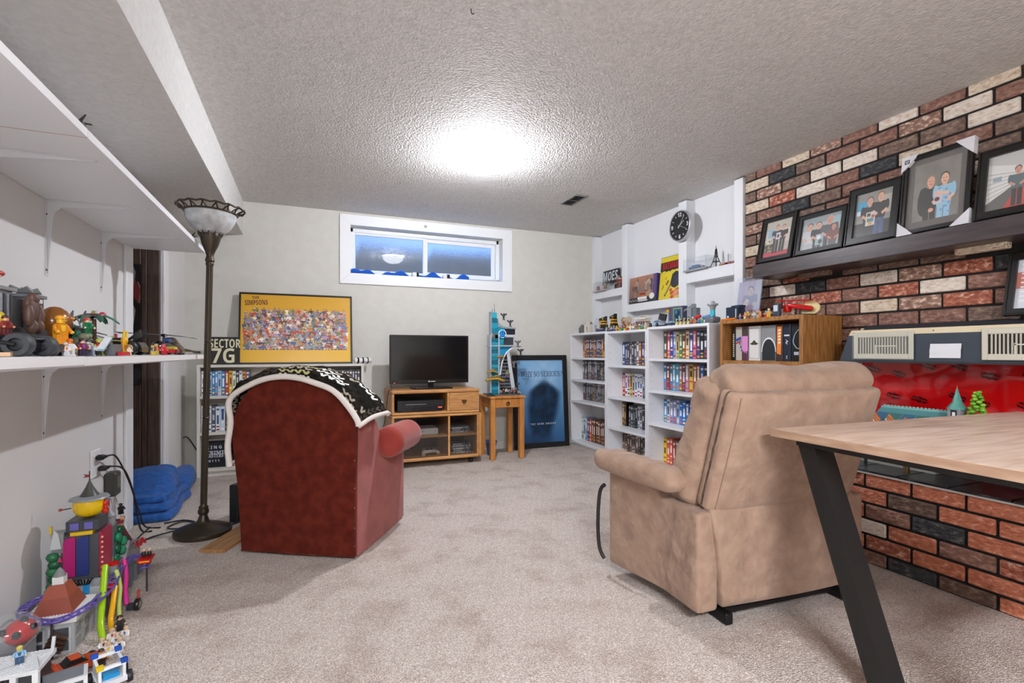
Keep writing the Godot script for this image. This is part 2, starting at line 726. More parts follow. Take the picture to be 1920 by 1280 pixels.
func shell() -> void:
	# carpet
	var fl := MB.new()
	fl.bb(Vector3(-2.2, -0.12, -5.3), Vector3(3.4, 0.0, ZF + 0.15))
	var cm := tri_mat(grain(384, 1, 3, "a8988c", "fbf1ea", 0.42), Vector3(3.3, 3.3, 3.3), 1.0)
	cm.detail_enabled = true
	cm.detail_blend_mode = BaseMaterial3D.BLEND_MODE_MUL
	cm.detail_albedo = ntex(512, noise(0.016, FastNoiseLite.TYPE_SIMPLEX_SMOOTH, 5, 9), ramp([[0.0, "ded9d6"], [0.3, "efecea"], [0.5, "fafaf9"], [1.0, "ffffff"]]))
	cm.detail_uv_layer = BaseMaterial3D.DETAIL_UV_2
	cm.uv2_triplanar = true
	cm.uv2_world_triplanar = true
	cm.uv2_scale = Vector3(0.45, 0.45, 0.45)
	cm.heightmap_enabled = true
	cm.heightmap_texture = grain(384, 1, 4, "000000", "ffffff", 0.5)
	cm.heightmap_scale = 0.5
	cm.metallic_specular = 0.1
	struct(fl, "floor", cm, "beige cut pile carpet over the whole floor")
	# sprayed ceiling
	var ce := MB.new()
	ce.bb(Vector3(-1.1, H, ZB - 0.2), Vector3(XR + 0.15, H + 0.12, ZF + 0.15))
	var pm := tri_mat(grain(256, 2, 5, "cbc9c6", "e0dedb", 0.4), Vector3(1.5, 1.5, 1.5), 0.85)
	pm.heightmap_enabled = true
	pm.heightmap_texture = grain(512, 2, 6, "000000", "ffffff", 0.55)
	pm.heightmap_scale = 0.2
	struct(ce, "ceiling", pm, "white sprayed popcorn ceiling")
	# dropped soffit along the left wall
	var paint := mat("d9d7d5", 0.75)
	var so := MB.new()
	so.bb(Vector3(XL, 2.10, ZB), Vector3(-0.528, H, ZF))
	var som := tri_mat(ntex(256, noise(0.05, FastNoiseLite.TYPE_SIMPLEX_SMOOTH, 3, 8), ramp([[0.0, "d2d0cd"], [1.0, "dddbd8"]])), Vector3(1.5, 1.5, 1.5), 0.8)
	som.heightmap_enabled = true
	som.heightmap_texture = grain(384, 3, 7, "000000", "ffffff", 0.9, -0.35)
	som.heightmap_scale = 0.25
	struct(so, "ceiling_soffit", som, "white dropped soffit along the left wall")
	# walls
	var cream := tri_mat(ntex(256, noise(0.03, FastNoiseLite.TYPE_SIMPLEX_SMOOTH, 3, 2), ramp([[0.0, "d0cec6"], [1.0, "d6d4cd"]])), Vector3(1, 1, 1), 0.8)
	var wb := MB.new()
	var x0 := 0.392
	var x1 := 1.97
	var y0 := 1.81
	var y1 := 2.275
	wb.bb(Vector3(XL - 0.12, -0.1, ZB - 0.2), Vector3(x0, H, ZB))
	wb.bb(Vector3(x1, -0.1, ZB - 0.2), Vector3(XR + 0.15, H, ZB))
	wb.bb(Vector3(x0, -0.1, ZB - 0.2), Vector3(x1, y0, ZB))
	wb.bb(Vector3(x0, y1, ZB - 0.2), Vector3(x1, H, ZB))
	struct(wb, "wall_back", cream, "cream painted back wall")
	var white := mat("dedcda", 0.75)
	var wl := MB.new()
	wl.bb(Vector3(XL - 0.12, -0.1, -3.56), Vector3(XL, H, ZF))
	wl.bb(Vector3(XL - 0.12, 2.0, -4.40), Vector3(XL, H, -3.56))
	wl.bb(Vector3(XL - 0.12, -0.1, ZB), Vector3(XL, H, -4.36))
	struct(wl, "wall_left", white, "white painted left wall")
	var wr := MB.new()
	wr.bb(Vector3(XR, -0.1, ZB), Vector3(XR + 0.15, H, ZF))
	struct(wr, "wall_right", mat("dfe0e2", 0.75), "white painted right wall between the posts")
	var wf := MB.new()
	wf.bb(Vector3(XL - 0.12, -0.1, ZF), Vector3(XR + 0.15, H, ZF + 0.15))
	struct(wf, "wall_front", cream, "cream wall behind the viewer")
	var bs := MB.new()
	bs.bb(Vector3(XL, 0, ZB), Vector3(XR, 0.075, ZB + 0.014))
	struct(bs, "baseboard_back", mat("dcdad6", 0.5), "white baseboard along the back wall")
	# ceiling register
	var v := thing("ceiling_vent", "grey metal ceiling vent near the right wall", "vent", Vector3(2.195, H, -3.892))
	var f := MB.new()
	for s in [-1, 1]:
		f.box(Vector3(s * 0.058, -0.005, 0), Vector3(0.02, 0.012, 0.29), 0.003)
		f.box(Vector3(0, -0.005, s * 0.137), Vector3(0.1, 0.012, 0.02), 0.003)
	f.box(Vector3(0, -0.005, 0), Vector3(0.1, 0.011, 0.008))
	put(f, "vent_frame", mat("8d8b88", 0.45, 0.5), v)
	var bk := MB.new()
	bk.box(Vector3(0, -0.0015, 0), Vector3(0.1, 0.002, 0.26))
	put(bk, "vent_backing", mat("2c2a29", 0.8), v)
	for k in 9:
		var sl := MB.new()
		sl.x = at(Vector3(-0.04 + k * 0.01, -0.006, 0), 0, 0, 0.6)
		sl.box(Vector3.ZERO, Vector3(0.009, 0.0012, 0.256))
		put(sl, "slat", mat("6f6d6a", 0.45, 0.5), v)


func ceiling_hook() -> void:
	var m := MB.new()
	m.tube(spline([Vector3(0, 0, 0), Vector3(0, -0.012, 0), Vector3(0.006, -0.02, 0), Vector3(0.012, -0.014, 0)], 4), 0.002, 6)
	solo(m, "ceiling_hook", mat("4a4438", 0.5, 0.5), "tiny dark hook in the ceiling above the middle of the room", "hook", "", Transform3D(Basis(), Vector3(0.602, H, -1.886)))


func window() -> void:
	var w := Node3D.new()
	w.name = "window_1"
	add_child(w)
	tag(w, "small white framed basement slider window high on the back wall", "", "", "structure")
	var wt := mat("eceef0", 0.45)
	# mitred casing boards
	var ox0 := 0.294
	var ox1 := 2.077
	var oy0 := 1.708
	var oy1 := 2.373
	var x0 := 0.392
	var x1 := 1.97
	var y0 := 1.81
	var y1 := 2.275
	for q in [[[ox0, oy1], [ox1, oy1], [x1, y1], [x0, y1]], [[ox0, oy0], [ox1, oy0], [x1, y0], [x0, y0]], [[ox0, oy0 + 0.001], [ox0, oy1 - 0.001], [x0, y1 - 0.001], [x0, y0 + 0.001]], [[ox1, oy0 + 0.001], [ox1, oy1 - 0.001], [x1, y1 - 0.001], [x1, y0 + 0.001]]]:
		var m := MB.new()
		m.prism(PackedVector2Array(q.map(func(p): return Vector2(p[0], p[1]))), ZB, ZB + 0.019)
		put(m, "casing_board", wt, w)
	var knob := MB.new()
	knob.cyl(Vector3(1.123, 2.327, ZB + 0.019), Vector3(1.123, 2.327, ZB + 0.03), 0.016, 0.013, 16)
	put(knob, "sensor_button", mat("b6b4b2", 0.4), w)
	# frame set back in the wall
	var zf := ZB - 0.13
	var fr := MB.new()
	for s in [-1, 1]:
		fr.box(Vector3(1.181 + s * 0.777, 2.0425, zf), Vector3(0.05, 0.465, 0.06), 0.006)
	fr.box(Vector3(1.181, 2.253, zf), Vector3(1.578, 0.044, 0.06), 0.006)
	fr.box(Vector3(1.181, 1.828, zf), Vector3(1.578, 0.036, 0.06), 0.006)
	put(fr, "window_frame", wt, w)
	var gm := StandardMaterial3D.new()
	gm.albedo_color = Color(1, 1, 1, 0.05)
	gm.transparency = BaseMaterial3D.TRANSPARENCY_ALPHA
	gm.roughness = 0.0
	gm.metallic_specular = 1.0
	for s in [[0.425, 1.145, 0.012, 0.022], [1.135, 1.93, -0.006, 0.04]]:
		var sa := MB.new()
		var zz: float = zf + s[2]
		var t: float = s[3]
		for k in [0, 1]:
			sa.box(Vector3(s[k] + (t / 2 if k == 0 else -t / 2), 2.038, zz), Vector3(t, 0.39, 0.024), 0.004)
		sa.box(Vector3((s[0] + s[1]) / 2, 2.233 - t / 2, zz), Vector3(s[1] - s[0] - 2 * t, t, 0.024), 0.004)
		sa.box(Vector3((s[0] + s[1]) / 2, 1.843 + t / 2, zz), Vector3(s[1] - s[0] - 2 * t, t, 0.024), 0.004)
		put(sa, "sash", wt, w)
		var gl := MB.new()
		gl.box(Vector3((s[0] + s[1]) / 2, 2.038, zz), Vector3(s[1] - s[0] - 2 * t + 0.006, 0.39 - 2 * t + 0.006, 0.004))
		put(gl, "pane", gm, w)
	# frost clinging to the top of the panes
	var fi := Pic.new(256, 96, "ffffff")
	var nz := noise(0.09, FastNoiseLite.TYPE_SIMPLEX_SMOOTH, 4, 21)
	for y in 96:
		for x in 256:
			var dn := 1.0 - y / 96.0
			var a := clampf(pow(dn, 1.6) * 1.5 - 0.50 + nz.get_noise_2d(x * 3.0, y * 3.0) * 0.45 + maxf(0.0, 0.35 - x / 60.0), 0.0, 0.75)
			fi.im.set_pixel(x, y, Color(0.72, 0.86, 1.0, a))
	var fm := StandardMaterial3D.new()
	fm.albedo_texture = fi.tex()
	fm.transparency = BaseMaterial3D.TRANSPARENCY_ALPHA
	fm.roughness = 0.6
	fm.backlight_enabled = true
	fm.backlight = Color(0.9, 0.9, 0.9)
	for s in [[0.45, 1.12, 0.006], [1.178, 1.888, -0.012]]:
		var q := MB.new()
		q.quad(Vector3(s[0], 1.865, zf + s[2]), Vector3(s[1], 1.865, zf + s[2]), Vector3(s[1], 2.211, zf + s[2]), Vector3(s[0], 2.211, zf + s[2]))
		put(q, "frost", fm, w)
	var la := MB.new()
	la.box(Vector3(1.134, 2.0, zf + 0.03), Vector3(0.014, 0.06, 0.014), 0.004)
	put(la, "sash_latch", mat("f4f4f4", 0.3), w)
	# a blue garment rolled along the sill, and the lock bar
	var cr := MB.new("1659b8")
	var rr := []
	for i in 41:
		var u := i / 40.0
		var row := PackedVector3Array()
		var hgt := 0.016 + 0.011 * sin(u * 21.0) + 0.008 * sin(u * 47.0 + 1.0)
		for j in 12:
			var a := TAU * j / 12
			row.append(Vector3(lerpf(0.402, 1.60, u), 1.812 + hgt * (1.0 + sin(a)), ZB - 0.055 - cos(a) * (0.024 + 0.006 * sin(u * 33.0))))
		rr.append(row)
	cr.surf(rr, true, true)
	solo(cr, "rolled_garment", vmat(0.9), "rolled bright blue garment laid along the basement window sill", "clothing")
	for q in [[1.02, 0.05, "e8e4dc"], [1.05, 0.03, "1c1c20"], [1.34, 0.045, "e8e4dc"], [1.375, 0.035, "201e1e"]]:
		var pm := MB.new(q[2])
		pm.rbox(Vector3(q[0], 1.838, ZB - 0.047), Vector3(q[1] / 2, 0.024, 0.026), 0.014, 5)
		put(pm, "printed_patch", vmat(0.9), get_node("rolled_garment"))
	var br := MB.new()
	br.cyl(Vector3(1.61, 1.819, ZB - 0.055), Vector3(1.90, 1.819, ZB - 0.055), 0.008, -1, 10)
	br.cyl(Vector3(1.90, 1.819, ZB - 0.055), Vector3(1.96, 1.819, ZB - 0.055), 0.0085, -1, 10)
	solo(br, "lock_bar", mat("8f9296", 0.4, 0.6), "grey metal bar lying on the right end of the window sill", "bar")
	# steel window well outside
	var we := MB.new()
	var rows := []
	for k in 2:
		var row := PackedVector3Array()
		for i in 49:
			var a := PI * i / 48.0
			var r := 0.62 + 0.012 * sin(i * 1.57)
			row.append(Vector3(1.181 + cos(a) * r * 1.45, 1.55 + k * 0.86, ZB - 0.2 - sin(a) * r))
		rows.append(row)
	we.surf(rows)
	we.quad(Vector3(0.2, 1.60, ZB - 0.2), Vector3(2.2, 1.60, ZB - 0.2), Vector3(2.2, 1.60, ZB - 0.9), Vector3(0.2, 1.60, ZB - 0.9))
	struct(we, "exterior_window_well", mat("3d3630", 0.7, 0.0), "dim steel window well outside the basement window")


func doorway() -> void:
	var wt := mat("e6e6e8", 0.5)
	var k := 1
	for q in [[-3.50, -3.616], [-4.33, -4.445]]:
		var m := MB.new()
		m.bb(Vector3(XL, 0, q[0]), Vector3(XL + 0.018, 2.07, q[1]), 0.004)
		m.bb(Vector3(XL - 0.12, 0, (q[0] if k == 2 else q[1]) - (0.0 if k == 2 else -0.02)), Vector3(XL, 2.05, (q[0] if k == 2 else q[1]) + (-0.02 if k == 2 else 0.0)))
		struct(m, "trim_%d" % k, wt, "white door casing on the left wall, %s" % ["beside the shelves", "nearest the back corner"][k - 1])
		k += 1
	var hd := MB.new()
	hd.bb(Vector3(XL, 2.0, -3.616), Vector3(XL + 0.018, 2.09, -4.33), 0.004)
	struct(hd, "trim_3", wt, "white head casing over the doorway")
	# closet behind the opening
	var cl := MB.new()
	cl.bb(Vector3(-2.1, -0.1, -3.30), Vector3(XL - 0.12, H, -3.24))
	cl.bb(Vector3(-2.1, -0.1, -4.86), Vector3(XL - 0.12, H, -4.80))
	cl.bb(Vector3(-2.16, -0.1, -4.86), Vector3(-2.1, H, -3.24))
	cl.bb(Vector3(-2.16, H, -4.86), Vector3(XL - 0.12, H + 0.06, -3.24))
	struct(cl, "wall_closet", mat("bdb6ae", 0.8), "dim closet walls behind the doorway")
	# dark wood door leaf standing open across it
	var d := Node3D.new()
	d.name = "door_1"
	add_child(d)
	tag(d, "dark brown wood door standing open in the doorway", "", "", "structure")
	var wood := tri_mat(ntex(256, noise(0.02, FastNoiseLite.TYPE_SIMPLEX_SMOOTH, 4, 12), ramp([[0.0, "3b2c24"], [0.5, "4d3b31"], [1.0, "5c483c"]])), Vector3(9, 0.7, 9), 0.45)
	var xs := [-1.70, -1.55, -1.40, -1.25, -1.092, -1.057, -0.980]
	for i in xs.size() - 1:
		var m := MB.new()
		m.bb(Vector3(xs[i] + 0.0015, 0.02, -4.328), Vector3(xs[i + 1] - 0.0015, 2.0, -4.295), 0.003)
		put(m, "plank", wood, d)
	# a dark picture hung on the door
	var p := Pic.new(96, 256, "1d1b1c")
	var r := RandomNumberGenerator.new()
	r.seed = 3
	for i in 14:
		var px := 62 + r.randf_range(-26, 30)
		var py := 46 + r.randf_range(-36, 60)
		p.poly([[px, py - 22], [px + 9, py - 4], [px + 4, py + 26], [px - 7, py + 14], [px - 10, py - 6]], ["a89a96", "c8beba", "7c3033", "8c8480"][i % 4])
	for i in 12:
		p.ell(r.randf_range(10, 90), r.randf_range(120, 250), r.randf_range(6, 16), r.randf_range(6, 14), ["30302f", "2a3330", "3b2a2a"][i % 3])
	var po := thing("door_poster", "dark poster with red and white blotches hung on the brown door", "poster", Vector3(-1.20, 0.82, -4.2945))
	var q := MB.new()
	q.box(Vector3(0, 0.42, 0.002), Vector3(0.214, 0.86, 0.004))
	put(q, "backing_board", mat("171516", 0.5), po)
	var f := MB.new()
	f.quad(Vector3(-0.105, 0, 0.0045), Vector3(0.105, 0, 0.0045), Vector3(0.105, 0.84, 0.0045), Vector3(-0.105, 0.84, 0.0045))
	put(f, "print", pic_mat(p.tex(), 0.35), po)


var brick_mats := {}


func brick_mat(k: String) -> StandardMaterial3D:
	if brick_mats.has(k):
		return brick_mats[k]
	var tones = {
		"b": [[0.0, "55443b"], [0.45, "775f53"], [0.7, "8d7465"], [1.0, "b39c8a"]],
		"r": [[0.0, "66493f"], [0.45, "896254"], [0.7, "9c7465"], [1.0, "d2b8a8"]],
		"m": [[0.0, "68483c"], [0.4, "8f6b5b"], [0.62, "a98775"], [0.75, "dcc5b2"], [1.0, "e8d8c8"]],
		"c": [[0.0, "93745f"], [0.3, "c9b39b"], [0.6, "dccbb5"], [1.0, "eae0d0"]],
		"w": [[0.0, "b08a7b"], [0.3, "d9c6b5"], [0.6, "e4d8ca"], [1.0, "f0e8de"]],
		"k": [[0.0, "26272a"], [0.55, "3a3b3f"], [0.75, "55534f"], [1.0, "a39688"]],
		"o": [[0.0, "6b3426"], [0.4, "a05a43"], [0.62, "b4705a"], [0.78, "d9b19c"], [1.0, "e6cdbb"]],
		"h": [[0.0, "98543c"], [0.45, "bf7052"], [0.65, "cb8063"], [0.8, "dba890"], [1.0, "ecd0bc"]],
		"d": [[0.0, "4a3830"], [0.5, "6a5247"], [0.75, "86705f"], [1.0, "b7a08e"]],
	}
	var i: int = "brmcwkohd".find(k)
	var n := noise(0.022, FastNoiseLite.TYPE_SIMPLEX_SMOOTH, 5, 40 + i)
	n.domain_warp_enabled = true
	n.domain_warp_amplitude = 40.0
	n.domain_warp_frequency = 0.02
	var m := tri_mat(ntex(512, n, ramp(tones[k])), Vector3(2.1, 3.4, 2.1), 0.62)
	m.heightmap_enabled = true
	if not pics.has("brick_bump"):
		pics["brick_bump"] = ntex(512, noise(0.035, FastNoiseLite.TYPE_SIMPLEX_SMOOTH, 5, 77))
	m.heightmap_texture = pics["brick_bump"]
	m.heightmap_scale = 0.55
	m.metallic_specular = 0.45
	brick_mats[k] = m
	return m


func brick_mesh(l: float, hh: float, dp: float) -> ArrayMesh:
	# a worn block: rounded arrises, faces a little out of true
	var m := MB.new()
	var r := rng
	var o := []
	for i in 8:
		o.append(Vector3(r.randf_range(-0.003, 0.002), r.randf_range(-0.002, 0.002), r.randf_range(-0.002, 0.002)))
	m.box(Vector3.ZERO, Vector3(dp + r.randf_range(-0.003, 0.003), hh, l), 0.004)
	return m.st.commit()


func brick_wall() -> void:
	var w := MB.new()
	w.bb(Vector3(XBR + 0.009, 0.0, -2.868), Vector3(XR, H, ZF))
	var root := struct(w, "wall_brick", mat("211d1b", 0.95), "chimney wall of mixed brown, red and cream bricks with dark mortar")
	var rows := ["brcmrwrcrb", "ckbrrmwrbc", "bmbwwbbwrb", "cowrkcrbmr", "brkbrrbbcr", "mcbrmrwbrb", "bmrcbrbrwr", "crbwrbmrcb", "rbmrcbrwbr", "bbrbcrbrmb", "rbobbbbcbr", "bwkrwmokbr", "rrmorowrcb", "bmrrcmorbw", "brkrrrrbcr", "rmbrcrbrwb", "bcrbrmrbkr", "rbmrwbrcrb", "brbrkrmbrc"]
	var hh := 0.070
	var meshes := {}
	for k in rows.size():
		var y0 := 2.336 - 0.082 * k
		var y1 := minf(y0 + 0.082, H)
		var yb := y0 + 0.012
		if y1 < 0.84:
			break
		var z := -2.864
		var first := true
		var i := 0
		while z < -0.2:
			var l := 0.203
			if first and k % 2 == 0:
				l = 0.094
			var s: String = rows[k][i % rows[k].length()]
			var hgt := (y1 - yb) if k == 0 else hh
			var key := "%.3f %.3f %d" % [l, hgt, rng.randi() % 5]
			if not meshes.has(key):
				meshes[key] = brick_mesh(l, hgt, 0.05)
			var o := MeshInstance3D.new()
			o.mesh = meshes[key]
			o.material_override = brick_mat(s)
			var corbel := k == 10 and (i == 3 or i == 7)
			o.position = Vector3(XBR + 0.025 - (0.12 if corbel else 0.0) + rng.randf_range(-0.002, 0.003), yb + hgt / 2, z + l / 2)
			hang(o, "brick", root)
			z += l + (0.012 if l < 0.1 or true else 0.0)
			first = false
			i += 1
	# bricks lower down, beside and beneath the stove opening
	for k in 10:
		var yb := 0.842 - 0.082 * (k + 1) + 0.012
		if yb < 0.0:
			break
		var z := -2.864 + (0.0 if k % 2 == 0 else -0.106)
		var i := 0
		while z < -2.1:
			var a := maxf(z, -2.864)
			var l := z + 0.203 - a
			var key := "%.3f %.3f %d" % [l, hh, rng.randi() % 3]
			if not meshes.has(key):
				meshes[key] = brick_mesh(l, hh, 0.05)
			var o := MeshInstance3D.new()
			o.mesh = meshes[key]
			o.material_override = brick_mat("rbmrbo"[(i + k) % 6])
			o.position = Vector3(XBR + 0.025, yb + hh / 2, a + l / 2)
			hang(o, "brick", root)
			z += 0.215
			i += 1


func hearth() -> void:
	var m := MB.new()
	m.bb(Vector3(2.576, 0.0, -2.10), Vector3(XBR, 0.440, 1.2))
	var root := struct(m, "hearth_floor", mat("1b1817", 0.95), "raised brick hearth in front of the chimney wall")
	var rows := ["hhhhhhoh", "hdhhhrhh", "rkhrhhoh", "whrohwhh", "ohhhrhhr", "rkdhhohh"]
	var meshes := {}
	for k in 6:
		var hh := 0.064 if k < 5 else 0.056
		var y1 := 0.441 - 0.0762 * k
		var z := -2.037 - 0.0 + (0.0 if k % 2 == 0 else -0.103)
		var i := 0
		while z < -0.3:
			var l := 0.195
			var key := "%.3f %.3f %d" % [l, hh, rng.randi() % 4]
			if not meshes.has(key):
				meshes[key] = brick_mesh(l, hh, 0.05)
			var o := MeshInstance3D.new()
			o.mesh = meshes[key]
			var a := i - 2 if i >= 2 else 7 - i
			o.material_override = brick_mat(rows[k][a % 8])
			o.position = Vector3(2.567 + 0.025 + rng.randf_range(-0.002, 0.002), y1 - hh / 2, z + 0.0975)
			hang(o, "brick", root)
			z += 0.207
			i += 1
	# glossy black tiles over a pale grout bed
	var g := MB.new()
	g.bb(Vector3(2.560, 0.4415, -2.10), Vector3(XBR - 0.002, 0.449, 1.2))
	put(g, "grout_bed", mat("bdb8b4", 0.8), root)
	var tm := tri_mat(ntex(256, noise(0.02, FastNoiseLite.TYPE_SIMPLEX_SMOOTH, 4, 33), ramp([[0.0, "141516"], [0.6, "26282a"], [0.8, "44474a"], [1.0, "6c6e70"]])), Vector3(2, 2, 2), 0.3)
	for i in 12:
		for j in 2:
			var t := MB.new()
			t.bb(Vector3(2.562 + j * 0.29, 0.447, -2.095 + i * 0.207), Vector3(2.562 + j * 0.29 + 0.283 - (0.02 if j == 1 else 0.0), 0.459, -2.095 + i * 0.207 + 0.2), 0.002)
			put(t, "tile", tm, root)


func fitted_posts() -> void:
	var wt := mat("e3e5e8", 0.6)
	var k := 4
	for q in [[ZB, -5.0, 3.10], [-4.46, -4.365, 3.10], [-3.587, -3.485, 3.10], [-2.955, -2.870, 3.10]]:
		var m := MB.new()
		m.bb(Vector3(q[2], 0, q[0]), Vector3(XR, H - 0.012, q[1]), 0.002)
		struct(m, "trim_%d" % k, wt, "white boxed post on the right wall, %s" % ["in the back corner", "first out from the back corner", "carrying the round clock", "beside the brick wall"][k - 4])
		k += 1
	var ls := [["white box ledge between the corner post and the second post, holding the lettered sign", -5.0, -4.46, 1.657, 1.737], ["white box ledge below the clock holding the yellow comic cover", -4.365, -3.587, 1.463, 1.54], ["white box ledge beside the brick wall holding the model tower", -3.485, -2.955, 1.652, 1.746]]
	for q in ls:
		var t := thing("wall_ledge", q[0], "ledge", Vector3(3.15, q[3], (q[1] + q[2]) / 2), 0, "boxed ledges between the wall posts")
		var l: float = q[2] - q[1] - 0.002
		var hh: float = q[4] - q[3]
		var a := MB.new()
		a.box(Vector3(0.0, hh - 0.009, 0), Vector3(0.098, 0.018, l), 0.001)
		put(a, "top_board", wt, t)
		var b := MB.new()
		b.box(Vector3(-0.040, (hh - 0.018) / 2, 0), Vector3(0.018, hh - 0.018, l), 0.001)
		put(b, "front_board", wt, t)
		var c := MB.new()
		c.box(Vector3(0.009, 0.009, 0), Vector3(0.08, 0.016, l))
		put(c, "bottom_board", wt, t)


func furniture() -> void:
	left_shelves()
	floor_lamp()
	low_bookcase()
	tall_bookcases()
	oak_shelf()
	media_stand()
	side_table()
	red_armchair()
	recliner()
	desk()
	mantel()
	stove_hood()
	blankets()
	wall_bits()


func left_shelves() -> void:
	var wt := mat("e4e4e6", 0.42)
	var q := [[1.66, 1.685, 0.25, -1.797, "upper white shelf board on the left wall, the near one of its two lengths"], [1.66, 1.685, -1.803, -3.61, "upper white shelf board on the left wall, reaching the doorway above the toys"], [1.005, 1.03, 0.25, -1.777, "lower white shelf board on the left wall carrying the big black toy car"], [1.003, 1.028, -1.783, -3.62, "lower white shelf board on the left wall reaching the floor lamp"]]
	for k in q:
		var t := thing("wall_shelf", k[4], "shelf", Vector3(XL, k[0], k[3]), 0, "white boards on the left wall")
		var m := MB.new()
		var l: float = k[2] - k[3]
		m.bb(Vector3(0.001, 0, 0), Vector3(0.389, k[1] - k[0], l), 0.001)
		put(m, "board", wt, t)
		var b := MB.new()
		b.bb(Vector3(0.389, 0.0005, 0.0), Vector3(0.3905, k[1] - k[0] - 0.0005, l))
		put(b, "edge_band", mat("f2f2f4", 0.35), t)
		if k[3] < -3.0:
			var r := MB.new()
			r.bb(Vector3(0.003, 0.001, l), Vector3(0.388, k[1] - k[0] - 0.001, l + 0.001))
			put(r, "raw_end", mat("b28d6a", 0.8), t)
	var bm := mat("d8d9dc", 0.45, 0.1)
	var bl := [[1.66, -2.0, "second"], [1.66, -2.585, "third"], [1.66, -3.165, "fourth, nearest the doorway,"], [1.004, -2.0, "second"], [1.004, -2.56, "third"], [1.002, -3.17, "fourth, nearest the doorway,"], [1.66, -1.2, "nearest the viewer"], [1.004, -1.2, "nearest the viewer"]]
	for k in bl:
		var t := thing("shelf_bracket", "white steel shelf bracket, %s under the %s left wall board" % [k[2], "upper" if k[0] > 1.5 else "lower"], "bracket", Vector3(XL, k[0], k[1]), 0, "white shelf brackets")
		var m := MB.new()
		m.prism(PackedVector2Array([Vector2(0.0, -0.0), Vector2(0.0, -0.30), Vector2(0.006, -0.30), Vector2(0.022, -0.07), Vector2(0.030, -0.045), Vector2(0.05, -0.028), Vector2(0.34, -0.005), Vector2(0.345, 0.0)]), -0.003, 0.003)
		put(m, "rib", bm, t)
		var f := MB.new()
		f.box(Vector3(0.0016, -0.155, 0), Vector3(0.003, 0.31, 0.024), 0.001)
		f.box(Vector3(0.175, -0.0016, 0), Vector3(0.35, 0.003, 0.024), 0.001)
		put(f, "flange", bm, t)
		for y in [-0.06, -0.285]:
			var s := MB.new()
			s.ball(Vector3(0.004, y, 0.0075), Vector3(0.0025, 0.004, 0.004), 8)
			put(s, "screw", mat("3a3835", 0.4, 0.7), t)


